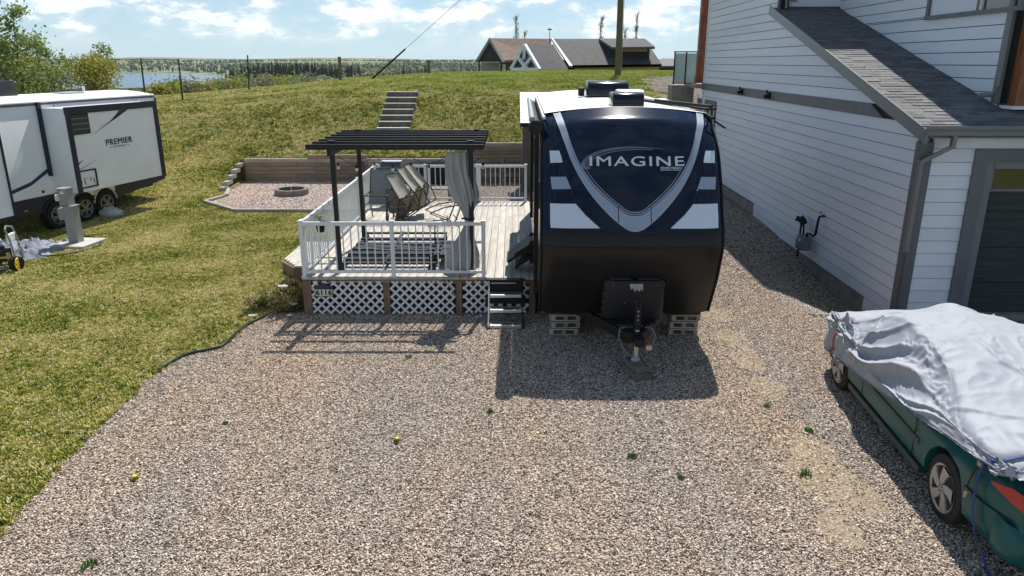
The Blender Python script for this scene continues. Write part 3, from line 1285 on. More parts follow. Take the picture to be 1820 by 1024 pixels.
# ------------------------------------------------------------------ deck
M_BOARD = mat('weathered_deck_board', (.38, .35, .30), .8, color2=(.55, .515, .46), scale=3.5, stretch=(5, .45, 5), bump=.0015, bscale=30, obj_var=.10)
M_BROWN = mat('brown_post_wood', (.19, .125, .085), .8, var=.3, scale=6, stretch=(4, 4, .5), bump=.002)
M_LATT = mat('white_lattice', (.70, .71, .72), .6, var=.05)
M_RAILW = mat('white_aluminium', (.66, .70, .74), .35, spec=.5)
DX0, DX1, DY0, DY1, DZ = -3.42, .43, 11.42, 18.25, .645
deck = thing('deck', 'raised wooden deck with white lattice skirt beside the dark trailer', 'deck', (0, 0, 0))
nb_ = 27
bw = (DX1 - DX0) / nb_
rr = random.Random(5)
for i in range(nb_):
    cut = rr.choice((2.4, 3.05, 4.2, 4.9))
    x = DX0 + bw * (i + .5)
    for a, b in ((DY0, DY0 + cut - .003), (DY0 + cut + .003, DY1)):
        MB().box((0, 0, 0), (bw - .008, b - a, .034)).build('deck_board', M_BOARD, deck, (x, (a + b) / 2, DZ - .017 + rr.uniform(-.0015, .0015)), bevel=0)
fr = MB()
fr.box(((DX0 + DX1) / 2, DY0 + .05, DZ - .075), (DX1 - DX0 - .02, .04, .08))
fr.box(((DX0 + DX1) / 2, DY1 - .05, DZ - .13), (DX1 - DX0 - .02, .04, .19))
for x in (DX0 + .03, DX1 - .03, -1.5):
    fr.box((x, (DY0 + DY1) / 2, DZ - .13), (.04, DY1 - DY0 - .12, .19))
fr.build('frame', M_BROWN, deck)
PX = [-3.35, -2.05, -.87, .33]
for x in PX:
    MB().box((x, DY0 + .02, .30), (.10 if x > -3 else .14, .06, .60)).build('skirt_post', M_BROWN, deck)
for x in (DX0 + .05, DX1 - .05):
    for y in (13.5, 15.8, 18.1):
        MB().box((x, y, .30), (.09, .09, .60)).build('skirt_post', M_BROWN, deck)
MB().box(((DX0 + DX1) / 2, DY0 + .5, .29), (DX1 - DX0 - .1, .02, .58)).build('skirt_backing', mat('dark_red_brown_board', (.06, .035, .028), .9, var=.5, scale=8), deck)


def lattice(xa, xb, za, zb, y):
    """crossing diagonal strips clipped to a rectangle, one object each."""
    st, w_ = .147, .035
    fr_ = thing('lattice_panel', None, None)
    fr_.parent = deck
    for sgn, yo in ((1, 0.0), (-1, .008)):
        c0 = za - sgn * xb if sgn > 0 else za + xa
        cs = np.arange(za - sgn * (xb if sgn > 0 else xa) - .0, zb - sgn * (xa if sgn > 0 else xb), st)
        for c in cs:      # line z = sgn*x + c
            pts = []
            xs_ = sorted((xa, xb, (za - c) / sgn, (zb - c) / sgn))
            x1, x2 = xs_[1], xs_[2]
            z1_, z2_ = sgn * x1 + c, sgn * x2 + c
            if x2 - x1 < .03 or min(z1_, z2_) < za - 1e-4 or max(z1_, z2_) > zb + 1e-4:
                continue
            q = MB().bar((x1, y + yo, z1_), (x2, y + yo, z2_), .007, w_, (-sgn, 0, 1)).build('lattice_strip', M_LATT, fr_)
    return fr_


lattice(-3.27, -2.11, .03, .585, DY0 - .012)
lattice(-1.99, -.94, .03, .585, DY0 - .012)
lattice(-.80, .27, .05, .585, DY0 - .012)


def railing(name, label, a, b, posts, spacing=.122, skip=()):
    """railing from a to b (2-D), posts at fractions."""
    a, b = Vector(a), Vector(b)
    d = (b - a)
    L = d.length
    ang = math.atan2(d.y, d.x)
    t = thing(name, label, 'railing', (a.x, a.y, DZ), ang)
    for p in posts:
        MB().box((p * L, 0, .46), (.062, .062, .92)).build('post', M_RAILW, t, bevel=.006)
        MB().box((p * L, 0, .928), (.078, .078, .018)).build('post_cap', M_RAILW, t, bevel=.005)
        MB().box((p * L, 0, .006), (.10, .10, .012)).build('base_plate', M_RAILW, t)
    for p, q in zip(posts, posts[1:]):
        if (p, q) in skip:
            continue
        x0, x1 = p * L + .031, q * L - .031
        MB().box(((x0 + x1) / 2, 0, .885), (x1 - x0, .05, .060)).build('top_rail', M_RAILW, t, bevel=.006)
        MB().box(((x0 + x1) / 2, 0, .085), (x1 - x0, .036, .040)).build('bottom_rail', M_RAILW, t)
        n = max(2, round((x1 - x0) / spacing))
        for i in range(1, n):
            x = x0 + (x1 - x0) * i / n
            MB().box((x, 0, .48), (.019, .019, .75)).build('baluster', M_RAILW, t)
    return t


railing('railing', 'white aluminium railing along the front edge of the deck', (-3.38, 11.47), (-.46, 11.47), (0, .497, 1))
railing('railing', 'white aluminium railing along the lawn side of the deck', (-3.38, 11.55), (-3.40, 18.15), (.0, .36, .68, 1))
railing('railing', 'white aluminium railing across the rear end of the deck, facing the timber wall', (-3.36, 18.2), (.34, 18.2), (0, .325, .35, .675, .69, 1), skip=((.325, .35), (.675, .69)))
# low side step on the lawn side
st_ = thing('side_step', 'low wooden side step with pale slats, left of the deck corner', 'step', (-3.5, 12.75, 0))
for i in range(16):
    MB().box((-.39 if i > 3 else -.39 + .04 * (4 - i), .07 + i * .118, .455), (.76 if i > 3 else .76 - .08 * (4 - i), .112, .03)).build('step_board', M_BOARD, st_)
MB().prism([(-.01, .0), (-.45, .0), (-.80, .45), (-.80, 1.9), (-.01, 1.9)], 'z', .20, .435).build('step_frame', M_BROWN, st_)
MB().prism([(-.03, .06), (-.42, .06), (-.74, .5), (-.74, 1.85), (-.03, 1.85)], 'z', 0, .20).build('step_base', M_BLACKM, st_)
MB().cyl((-.22, .10, .472), (-.22, .10, .50), .035, .03, 10).build('cap', M_BLACKM, st_)

# ------------------------------------------------------------------ aluminium entry steps at the deck front
M_ALU = mat('brushed_aluminium', (.58, .59, .60), .38, metal=.75, var=.06)
es = thing('entry_steps', 'three aluminium treads with black sides in front of the deck', 'steps', (-.10, 11.36, 0))
for i, (y, z) in enumerate(((-.52, .05), (-.33, .24), (-.15, .43))):
    tr = MB()
    tr.box((0, y, z), (.50, .17, .03))
    tr.box((0, y - .08, z - .012), (.50, .012, .045))
    t_ = tr.build('tread', M_ALU, es, bevel=.004)
    MB().box((0, y - .03, z + .017), (.42, .022, .004)).build('grip_strip', M_BLACKM, t_)
for sx in (-.27, .27):
    sd = MB()
    sd.bar((sx, -.62, .0), (sx, -.62 + .02, .10), .02, .04)
    sd.bar((sx, -.60, .04), (sx, -.05, .60), .02, .045)
    sd.bar((sx, -.62, .03), (sx, -.2, .03), .02, .04)
    sd.build('side_rail', M_ALU if sx < 0 else M_BLACKM, es)
    MB().box((sx, -.57, .02), (.03, .14, .04)).build('foot', M_BLACKM, es)
pl = MB()
pl.box((0, -.03, .52), (.52, .03, .22))
pl.box((0, -.02, .638), (.60, .10, .02))
pl.build('top_panel', M_BLACKM, es)
MB().box((0, -.12, .31), (.66, .05, .09)).build('cross_member', M_BLACKM, es)
MB().box((-.04, -.048, .585), (.40, .006, .012)).build('trim_strip', M_ALU, es)

# ------------------------------------------------------------------ house number sign on the lattice
sg = thing('house_number_sign', 'small white number sign 6116 with dark gable top on the lattice', 'sign', (-3.07, DY0 - .035, .40), 0)
MB().box((0, 0, 0), (.275, .014, .115)).build('plate', mat('sign_cream', (.66, .62, .52), .5), sg)
MB().box((0, .004, 0), (.295, .012, .135)).build('border', M_BLACKM, sg)
MB().prism([(-.15, .07), (.15, .07), (.15, .10), (.02, .16), (-.02, .16), (-.15, .10)], 'y', -.008, .008).build('gable_top', mat('navy_plate', (.02, .025, .06), .5), sg)
tv, tf = text_verts('6116', .125, bold=.004, spacing=1.08)
q = MB()
q.add([(x, -.0095, y) for x, y in tv], tf)
q.build('digits', M_BLACKM, sg, fix=False)
cb = MB()
pts = [(-3.25, DY0 - .03, .47), (-3.1, DY0 - .03, .53), (-2.95, DY0 - .03, .585), (-2.4, DY0 - .03, .592), (-1.2, DY0 - .03, .600), (-1.05, DY0 - .03, .57), (-.92, DY0 - .03, .33)]
cb.tube(pts, .006, 6)
tag(cb.build('cable', mat('pale_cable', (.5, .47, .42), .6)), 'thin pale cable running along the top of the lattice skirt', 'cable')

# ------------------------------------------------------------------ pergola
M_PERG = mat('charcoal_aluminium', (.012, .014, .017), .45, spec=.35)
pg_ = thing('pergola', 'charcoal metal pergola with seven louvre slats standing over the deck', 'pergola', (0, 0, DZ))
PY0, PY1 = 11.78, 13.85
PTX = (-2.87, -.66)
PZ = 2.03
for x in PTX:
    for y in (PY0, PY1):
        MB().box((x - (.15 if y > PY0 and x > -1 else 0), y, PZ / 2 - .03), (.072, .072, PZ - .06)).build('post', M_PERG, pg_, bevel=.006)
        MB().box((x, y, .006), (.13, .13, .012)).build('foot_plate', M_PERG, pg_)
for x in PTX:
    MB().box((x, (PY0 + PY1) / 2, PZ - .04), (.07, PY1 - PY0 + .42, .10)).build('side_beam', M_PERG, pg_)
for i in range(7):
    y = 11.55 + i * (14.05 - 11.55) / 6
    MB().box((-1.83, y, PZ + .055), (2.78, .040, .085)).build('slat', M_PERG, pg_, bevel=.005)
for x in PTX:
    for y in (PY0, PY1):
        MB().box((x, y, PZ + .115), (.10, .10, .035)).build('post_cap', M_PERG, pg_)
# curtain: gathered, tied at the waist, spread at the foot
M_CURT = mat('grey_curtain_cloth', (.34, .35, .36), .8, var=.10, scale=3, sheen=0)
cw = MB()
NCU, NCV = 120, 46


def CURT(i, j):
    v = j / (NCV - 1)                # 0 top .. 1 bottom
    z = 1.98 - v * 1.93
    waist = .56
    if v < waist:
        w_ = .19 + .015 * math.sin(v * 3) - .145 * sm(.32, waist, v)
    else:
        w_ = .045 + .20 * sm(waist, .97, v)
    a = 2 * math.pi * i / NCU
    n = fbm(math.cos(a) * 1.6, math.sin(a) * 1.6, v * 1.2, 3)
    fold = 1 + (.20 * math.sin(11 * a + 3 * n) + .10 * math.sin(23 * a + 2 * v)) * (1.0 if v < .9 else .8)
    r = w_ * fold
    cx_ = -.10 * math.sin(min(1, v / waist) * math.pi * .5) * 0 + (-.17 if v < waist else -.17)
    cx_ = -.19 + .13 * sm(.1, waist, v) - .12 * sm(waist, 1, v)
    return (PTX[1] + cx_ + r * math.cos(a), PY0 + .02 + .42 * r * math.sin(a), DZ + z)


cw.grid(CURT, NCU, NCV, True)
ct = thing('curtain', 'grey pergola curtain tied at the waist against the post near the deck gap', 'curtain', (0, 0, 0))
cw.build('cloth', M_CURT, ct, smooth=True)
MB().tube([(PTX[1] - .06 + .10 * math.cos(t), PY0 + .02 + .07 * math.sin(t), DZ + .90 + .01 * math.sin(2 * t)) for t in np.linspace(0, 6.28, 14)], .014).build('tie', M_BLACKM, ct)
# string lights
sl_ = thing('string_lights', 'string of small bulbs hanging under the pergola slats', 'string lights', (0, 0, DZ))
wire = []
for k in range(33):
    t = k / 32
    wire.append((PTX[0] + .05 + t * 2.35, PY0 + .15, 1.90 - .13 * abs(math.sin(t * math.pi * 4))))
MB().tube(wire, .005, 5).build('wire', M_BLACKM, sl_)
for k in range(9):
    t = k / 8
    x, z = PTX[0] + .05 + t * 2.35, 1.90 - .13 * abs(math.sin(t * math.pi * 4 + .6)) - .03
    MB().cyl((x, PY0 + .15, z), (x, PY0 + .15, z - .05), .016, .018, 8).build('socket', M_BLACKM, sl_)
    MB().sphere((x, PY0 + .15, z - .085), .028, 8, 6).build('bulb', mat('clear_bulb', (.7, .68, .6), .1), sl_, smooth=True)

# ------------------------------------------------------------------ patio furniture
M_FRAME = mat('bronze_tube', (.055, .040, .030), .4, var=.2)
M_SLING = mat('taupe_sling', (.24, .22, .185), .7, var=.12, scale=20)
M_SLING2 = mat('grey_sling', (.25, .27, .26), .7, var=.12, scale=20)


def sling_chair(label, sling, folded=False):
    t = thing('patio_chair', label, 'chair', (0, 0, 0), 0, 'bronze sling patio chairs')
    W = .27
    if not folded:
        back = [(.0, .06, .40), (.0, .20, .62), (.0, .32, .92), (.0, .40, 1.08)]
        for sx in (-W, W):
            MB().tube([(sx, -.42, 0), (sx, -.40, .60), (sx * .99, -.05, .60), (sx, .22, .60)], .018, 6).build('arm', M_FRAME, t)
            MB().tube([(sx, .30, 0), (sx, .10, .42), (sx, .20, .62), (sx, .30, .92), (sx, .38, 1.10)], .016, 6).build('back_tube', M_FRAME, t)
            MB().tube([(sx, -.40, .40), (sx, -.1, .37), (sx, .12, .40)], .014, 6).build('seat_tube', M_FRAME, t)
        MB().bar((-W, -.42, .60), (W, -.42, .60), .03, .03).build('front_bar', M_FRAME, t)
        MB().bar((-W, .38, 1.10), (W, .38, 1.10), .03, .03).build('back_bar', M_FRAME, t)
        MB().bar((-W, -.42, .02), (W, -.42, .02), .025, .025).build('floor_bar', M_FRAME, t)
        prof_c = [(-.40, .40), (-.25, .365), (-.05, .36), (.09, .41), (.16, .55), (.24, .75), (.31, .95), (.37, 1.08)]
    else:
        for sx in (-W, W):
            MB().tube([(sx, -.02, 0), (sx, .0, .45), (sx, .02, .95), (sx, .0, 1.15)], .017, 6).build('back_tube', M_FRAME, t)
            MB().tube([(sx * .94, .06, .05), (sx * .94, .08, .8)], .015, 6).build('leg', M_FRAME, t)
        for z in (.05, .52, 1.13):
            MB().bar((-W, 0, z), (W, 0, z), .026, .026).build('cross_bar', M_FRAME, t)
        prof_c = [(-.01, .08), (.012, .3), (.005, .5), (.02, .8), (.0, 1.1)]
    q = MB()
    n = len(prof_c)
    q.grid(lambda i, j: (-W + .02 + (2 * W - .04) * i / 4, prof_c[j][0] + .02 * (1 - abs(i - 2) / 2) - .005, prof_c[j][1]), 5, n)
    q.grid(lambda i, j: (-W + .02 + (2 * W - .04) * i / 4, prof_c[j][0] + .02 * (1 - abs(i - 2) / 2) + .004, prof_c[j][1]), 5, n)
    q.build('sling', sling, t, smooth=True, fix=False)
    return t


c1 = sling_chair('upright sling chair facing the front, tallest and nearest the left railing', M_SLING2)
c1.location = (-2.93, 16.05, DZ)
c1.rotation_euler = (0, 0, R(-4))
c1.scale = (.92, .92, .98)
M_SLING_LIT = mat('lit_sling', (.50, .45, .36), .75, var=.10, scale=18)


def tipped_chair(label, wd, sling):
    """folded sling chair lying back on its arms: pale back panel above, seat panel hanging below."""
    t = thing('patio_chair', label, 'chair', (-2.45, 16.0, DZ), 0, 'bronze sling patio chairs')
    A, B, C, D = Vector((-.34, .12, .98)), Vector((-.34 + wd, .20, 1.01)), Vector((.26, -.16, .56)), Vector((.26 - wd, -.24, .50))
    E, F = Vector((.10, .22, .02)), Vector((.10 - wd, .10, .0))
    for a_, b_ in ((A, D), (B, C), (C, E), (D, F)):
        MB().tube([a_, a_.lerp(b_, .5) + Vector((0, 0, -.015)), b_], .015, 6).build('side_tube', M_FRAME, t)
    for a_, b_ in ((A, B), (D, C), (F, E)):
        MB().tube([a_, b_], .013, 6).build('cross_bar', M_FRAME, t)
    for (P1, P2, P3, P4, m, nm2) in ((A, B, C, D, sling, 'back_sling'), (D, C, E, F, M_SLING, 'seat_sling')):  # one sling in two tones: sunlit back pale, shaded seat dark
        q = MB()
        q.grid(lambda i, j: P1.lerp(P4, j / 6).lerp(P2.lerp(P3, j / 6), .06 + .88 * i / 4) + Vector((0, 0, -.035 * math.sin(math.pi * i / 4) * math.sin(math.pi * j / 6))), 5, 7)
        q.build(nm2, m, t, smooth=True, fix=False)
    for sx in (0, 1):
        o_ = (C if sx else D)
        MB().tube([o_ + Vector((.03, 0, -.02)), o_ + Vector((.16, -.1, -.30)), o_ + Vector((-.12, -.14, -.48))], .014, 6).build('leg', M_FRAME, t)
        MB().tube([o_ + Vector((-.05, 0, .05)), o_ + Vector((-.28, -.05, -.12)), o_ + Vector((-.30, -.05, -.46))], .014, 6).build('arm', M_FRAME, t)
    return t


tipped_chair('tipped back sling chair with pale back panel, frontmost of the leaning stack', .26, M_SLING_LIT)
c_ = tipped_chair('middle chair of the leaning stack, only its narrow edge showing', .17, M_SLING_LIT)
c_.location = (-2.26, 16.32, DZ + .10)
c_ = tipped_chair('rearmost chair of the leaning stack, highest of the three', .15, M_SLING_LIT)
c_.location = (-2.13, 16.60, DZ + .14)
c5 = sling_chair('patio chair sunk low under the leaning stack, sling in shade', M_SLING)
c5.location = (-2.50, 15.75, DZ)
c5.scale = (.62, .62, .62)
c5.rotation_euler = (0, 0, R(24))
# tipped over chair frame
c6 = thing('patio_chair', 'bare chair frame lying tipped on its side, right of the stacked chairs', 'chair', (-1.45, 15.3, DZ), R(20))
q = MB()
q.tube([(-.35, 0, .03), (.25, .05, .04), (.48, .1, .55)], .016, 6)
q.tube([(-.35, .45, .03), (.25, .5, .04), (.48, .55, .55)], .016, 6)
q.tube([(-.30, .0, .30), (.0, .0, .40), (.38, .1, .42)], .014, 6)
q.tube([(-.28, .45, .30), (.0, .45, .40), (.38, .52, .42)], .014, 6)
q.build('tube_frame', M_FRAME, c6)
for k in range(5):
    MB().bar((-.30 + k * .15, 0, .05 + .02 * k), (-.26 + k * .15, .5, .06 + .02 * k), .018, .018).build('cross_bar', M_FRAME, c6)
for a, b in (((-.3, 0, .30), (.25, .05, .04)), ((-.3, .45, .3), (.25, .5, .04)), ((.48, .1, .55), (.48, .55, .55))):
    MB().bar(a, b, .018, .018).build('brace', M_FRAME, c6)
# barbecue at the back rail
bb = thing('barbecue', 'gas barbecue with grey lid and silver top against the rear railing corner', 'barbecue', (-2.90, 17.7, DZ))
bb.scale = (.85, .85, 1.05)
lid = MB()
lid.prism([(-.22, .72), (.22, .72), (.22, .86), (.14, .99), (-.10, 1.01), (-.22, .90)], 'x', -.30, .30)
lid.build('lid', mat('bbq_grey', (.09, .10, .11), .35), bb, bevel=.02, smooth='auto')
MB().box((0, .02, 1.02), (.58, .26, .02)).build('lid_top', M_ALU, bb)
MB().box((0, 0, .40), (.52, .40, .62)).build('cabinet', mat('bbq_grey', (.09, .10, .11), .35), bb, bevel=.01)
MB().box((-.44, -.02, .70), (.28, .36, .03)).build('side_shelf', mat('pale_shelf', (.45, .52, .52), .4), bb)
MB().tube([(-.25, -.27, .80), (.25, -.27, .80)], .012, 8).build('handle', M_ALU, bb)
for x in (-.2, 0, .2):
    MB().cyl((x, -.205, .66), (x, -.235, .66), .022, .02, 10).build('knob', M_BLACKM, bb)
for x in (-.2, .2):
    for y in (-.15, .15):
        MB().box((x, y, .045), (.05, .05, .09)).build('leg', M_BLACKM, bb)


# outdoor sofa frames without cushions
def seat_frame(label, loc, W, ys, ws, z=.13, back=False):
    t = thing('sofa_frame', label, 'sofa frame', loc, 0, 'cushionless outdoor seat frames')
    for y, w_ in zip(ys, ws):
        MB().box((0, y, z), (W, w_, .028)).build('seat_slat', M_PERG, t)
    for sx in (-W / 2 + .03, W / 2 - .03):
        MB().box((sx, (ys[0] + ys[-1]) / 2, z - .03), (.05, ys[-1] - ys[0], .03)).build('side_frame', M_PERG, t)
        for y in (ys[0], ys[-1]):
            MB().box((sx, y, (z - .04) / 2), (.06, .06, z - .04)).build('leg', M_PERG, t)
    MB().box((-.05, (ys[0] + ys[-1]) / 2, z + .022), (.055, ys[-1] - ys[0], .02)).build('centre_bearer', M_PERG, t)
    if back:
        MB().tube([(-W / 2, ys[-1], z), (-W / 2, ys[-1] + .06, .50), (0, ys[-1] + .09, .54), (W / 2, ys[-1] + .06, .50), (W / 2, ys[-1], z)], .016, 6).build('back_tube', M_PERG, t)
        for k in range(5):
            x = -W / 2 + W * (k + 1) / 6
            MB().box((x, (ys[0] + ys[-1]) / 2, z + .02), (.05, ys[-1] - ys[0], .02)).build('cross_slat', M_PERG, t)
    return t


seat_frame('long charcoal slatted sofa frame without cushions behind the front railing', (-2.08, 13.0, DZ), 1.60, (-1.15, -.88, -.48, -.15, .20, .62, 1.10), (.09, .13, .20, .24, .16, .10, .09))
seat_frame('short charcoal seat frame with arched back beside the curtain foot', (-1.10, 12.55, DZ), .62, (-.55, -.30, -.05, .25, .50), (.05, .10, .10, .12, .10), .20, True)
rp = MB()
for k, y in enumerate((12.86, 12.62)):
    rp.tube([(-2.75 + 2.1 * t, y + .03 * math.sin(t * 9 + k), DZ + .175 + .01 * math.sin(t * 20)) for t in np.linspace(0, 1, 24)], .008, 6)
tag(rp.build('rope', mat('pale_rope', (.45, .5, .52), .5)), 'pale rope lying across the slatted sofa frame', 'rope')

# ------------------------------------------------------------------ planter hanging on the side rail
hp = thing('hanging_planter', 'small dark hanging planter with a trailing plant on the side railing', 'planter', (-3.22, 12.05, DZ + .62))
MB().cyl((0, 0, 0), (0, 0, .13), .06, .08, 12).build('pot', M_BLACKM, hp)
MB().tube([(0, 0, .13), (-.05, 0, .30), (-.13, 0, .28)], .006, 5).build('hook', M_BLACKM, hp)
lf = MB()
rr = random.Random(8)
for k in range(60):
    a, r_ = rr.uniform(0, 6.28), rr.uniform(.0, .09)
    p = Vector((r_ * math.cos(a), r_ * math.sin(a), .13 + rr.uniform(0, .14)))
    u_ = Vector((rr.uniform(-1, 1), rr.uniform(-1, 1), rr.uniform(-.3, 1))).normalized() * .03
    v_ = u_.cross(Vector((0.3, .2, 1))).normalized() * .012
    lf.add([p - v_, p + v_, p + u_], [(0, 1, 2)])
lf.build('leaves', mat('dark_leaf', (.03, .04, .02), .7), hp, fix=False)
# ------------------------------------------------------------------ dark travel trailer
M_NAVY = mat('navy_gelcoat', (.0035, .008, .024), .09, spec=.38, coat=.15)
M_NAVY2 = mat('navy_side_panel', (.010, .013, .022), .22, spec=.55)
M_BLK = mat('black_skin', (.014, .013, .013), .36, spec=.28)
M_TPO = mat('white_roof_membrane', (.78, .775, .75), .55, var=.04, scale=2)
M_SILV = mat('silver_vinyl', (.30, .36, .46), .35, spec=.6)
M_SILV2 = mat('bright_flash_vinyl', (.66, .72, .80), .4, spec=.5)
M_LINE = mat('light_outline_vinyl', (.40, .42, .45), .4)
M_PLUM = mat('dull_purple_vinyl', (.13, .13, .19), .4)
TYAW = R(.84)
tr = thing('travel_trailer', 'black and navy travel trailer with silver chevron and IMAGINE lettering, nose towards us', 'travel trailer', (1.61, 9.40, 0), -TYAW)
W2, TL = 1.22, 7.9
CAPP = [(.52, .55), (.39, .78), (.20, 1.12), (.06, 1.50), (.03, 1.64), (.07, 1.80), (.15, 1.95), (.255, 2.15), (.385, 2.40), (.53, 2.65), (.69, 2.90), (.85, 3.11), (.99, 3.25), (1.30, 3.385)]


def c_prof(z):
    if z <= CAPP[0][1]:
        return CAPP[0][0]
    for k in range(len(CAPP) - 1):
        (y0, z0), (y1, z1) = CAPP[k], CAPP[k + 1]
        if z <= z1:
            t = (z - z0) / (z1 - z0)
            if z > 1.70 and 0 < k < len(CAPP) - 2:      # smooth cap: cubic through neighbours
                ya, yb = CAPP[k - 1][0] if CAPP[k - 1][1] > 1.6 else y0, CAPP[k + 2][0]
                za, zb = CAPP[k - 1][1] if CAPP[k - 1][1] > 1.6 else z0 - .1, CAPP[k + 2][1]
                m0 = (y1 - ya) / (z1 - za) * (z1 - z0)
                m1 = (yb - y0) / (zb - z0) * (z1 - z0)
                t2, t3 = t * t, t * t * t
                return (2 * t3 - 3 * t2 + 1) * y0 + (t3 - 2 * t2 + t) * m0 + (-2 * t3 + 3 * t2) * y1 + (t3 - t2) * m1
            return y0 + (y1 - y0) * t
    return CAPP[-1][0] + (z - 3.385) * 4


def crown(x, z):
    return .09 * min(1, abs(x) / W2) ** 2 * max(0, min(1, (z - 2.4) / .8))


def capF(x, z):
    """front surface y for given x and final z."""
    u = min(1, abs(x) / W2)
    return c_prof(min(3.384, z + crown(x, z))) + .03 * u * u + .10 * u ** 8


def cap_pt(x, z, off=.004):
    e = .01
    y = capF(x, z)
    dz = (capF(x, z + e) - capF(x, z - e)) / (2 * e)
    dx = (capF(x + e, z) - capF(x - e, z)) / (2 * e)
    n = Vector((dx, -1, dz)).normalized()
    return Vector((x, y, z)) + n * off


def front_sheet(name, m, z0, z1, nz_, u0=-1, u1=1, nu=61, off=0.0, side=True):
    q = MB()
    us = [math.sin(math.pi / 2 * (u0 + (u1 - u0) * i / (nu - 1))) for i in range(nu)]

    def P(i, j):
        zc = z0 + (z1 - z0) * j / (nz_ - 1)           # nominal height before crown
        x = us[i] * W2
        u = abs(us[i])
        y = c_prof(zc) + .03 * u * u + .10 * u ** 8 - off
        return (x * (1 - .035 * sm(2.8, 3.35, zc)), y, zc - .09 * u * u * max(0, min(1, (zc - 2.4) / .8)))
    q.grid(P, nu, nz_)
    return q.build(name, m, tr, smooth=True, fix=False)


front_sheet('lower_front', M_BLK, .55, 1.64, 16)
front_sheet('lower_front', M_BLK, 1.64, 1.865, 5)
front_sheet('front_cap', M_NAVY, 1.86, 3.384, 50)
MB().tube([(W2 * math.sin(math.pi / 2 * u), c_prof(1.64) + .03 * math.sin(math.pi / 2 * abs(u)) ** 2 + .10 * math.sin(math.pi / 2 * abs(u)) ** 8 - .003, 1.64) for u in np.linspace(-1, 1, 50)], .008, 6).build('belt_trim', M_BLK, tr)
# box of the body behind the cap: roof crowned, sides straight
NS = 24


def body_sec(y, k=1.0):
    top = [(-W2 + .0, .60), (-W2, 3.10), (-W2 * .985, 3.20), (-W2 * .95, 3.26)]
    arc = [(W2 * .95 * (-1 + 2 * i / 12), 3.37 - .09 * abs(-1 + 2 * i / 12) ** 2) for i in range(1, 12)]
    return top + arc + [(-x, z) for x, z in top[::-1]]


sec = body_sec(0)
ny = 3
ysb = [1.34, 4.5, TL]
q = MB()
q.grid(lambda i, j: (sec[i][0], ysb[j], sec[i][1]), len(sec), 3)
n0 = len(q.v)
q.add([(x, TL, z) for x, z in sec], [tuple(range(len(sec)))])
q.add([(-W2, .80, .60), (W2, .80, .60), (W2, TL, .60), (-W2, TL, .60)], [(3, 2, 1, 0)])
q.build('body', M_BLK, tr, smooth='auto', fix=True)
# side panels joining cap edge to body
for sx in (-1, 1):
    q = MB()
    vs = []
    for j in range(24):
        zc = .55 + (3.349 - .55) * j / 23
        f = 1 - .035 * sm(2.8, 3.35, zc)
        z = zc - .09 * max(0, min(1, (zc - 2.4) / .8))
        vs += [(sx * W2 * f, c_prof(zc) + .13, z), (sx * W2 * f, max(1.60, c_prof(zc) + .14), z)]
    q.add(vs, [(2 * j, 2 * j + 1, 2 * j + 3, 2 * j + 2) for j in range(23)])
    q.build('side_panel', M_NAVY2, tr)
    MB().tube([(sx * (W2 * (1 - .035 * sm(2.8, 3.35, zc)) + .002), c_prof(zc) + .12, zc - .09 * max(0, min(1, (zc - 2.4) / .8))) for zc in np.linspace(.56, 3.34, 30)], .016, 6).build('corner_moulding', M_BLACKM, tr)
# white roof sheet
q = MB()


def RP(i, j):
    t = -1 + 2 * i / 24
    y = 1.30 + (TL - 1.30) * j / 20
    x = t * W2 * .955
    z = 3.384 - .09 * t * t
    return (x, y, z + .004)


q.grid(RP, 25, 21)
q.build('roof', M_TPO, tr, smooth=True, fix=False)
for sx in (-1, 1):
    MB().tube([(sx * W2 * .965, y, 3.255) for y in (1.0, 3, 5, TL)], .022, 8).build('roof_rail', M_BLACKM if sx > 0 else M_TPO, tr)


# graphics laid on the cap
def strip(name, m, out_, inn, off=.004, sub=6):
    """band between two polylines (same count) given as (x, z)."""
    def dens(pl):
        r = []
        for k in range(len(pl) - 1):
            for s_ in range(sub):
                t = s_ / sub
                p0 = pl[max(k - 1, 0)]
                p1, p2 = pl[k], pl[k + 1]
                p3 = pl[min(k + 2, len(pl) - 1)]
                r.append(tuple(.5 * (2 * p1[c] + (p2[c] - p0[c]) * t + (2 * p0[c] - 5 * p1[c] + 4 * p2[c] - p3[c]) * t * t + (3 * p1[c] - p0[c] - 3 * p2[c] + p3[c]) * t ** 3) for c in (0, 1)))
        return r + [pl[-1]]
    a, b = dens(out_), dens(inn)
    q = MB()
    n = len(a)
    a = [(x + CX, z) for x, z in a]
    b = [(x + CX, z) for x, z in b]
    K = 16
    q.grid(lambda i, j: cap_pt(a[i][0] + (b[i][0] - a[i][0]) * j / K, a[i][1] + (b[i][1] - a[i][1]) * j / K, off), n, K + 1)
    return q.build(name, m, tr, smooth=True, fix=False)


CX = .025
VO = [(-1.065, 3.29), (-1.00, 3.13), (-.935, 2.96), (-.828, 2.69), (-.69, 2.445), (-.53, 2.235), (-.36, 2.06), (-.235, 1.955), (-.105, 1.868), (0, 1.843)]
VI = [(-.965, 3.31), (-.90, 3.13), (-.865, 3.02), (-.815, 2.875), (-.722, 2.68), (-.565, 2.46), (-.398, 2.297), (-.231, 2.163), (-.105, 2.080), (0, 2.060)]
VO = VO + [(-x, z) for x, z in VO[-2::-1]]
VI = VI + [(-x, z) for x, z in VI[-2::-1]]
strip('chevron', M_SILV, VO, VI)
strip('chevron_outline', M_LINE, VO, [(x * 1.0 + (0.012 if x < 0 else -0.012 if x > 0 else 0), z + .010) for x, z in VO], .0055)
strip('chevron_outline', M_LINE, [(x * .97, z + .014) for x, z in VI[4:-4]], [(x * .97, z + .024) for x, z in VI[4:-4]], .0055)
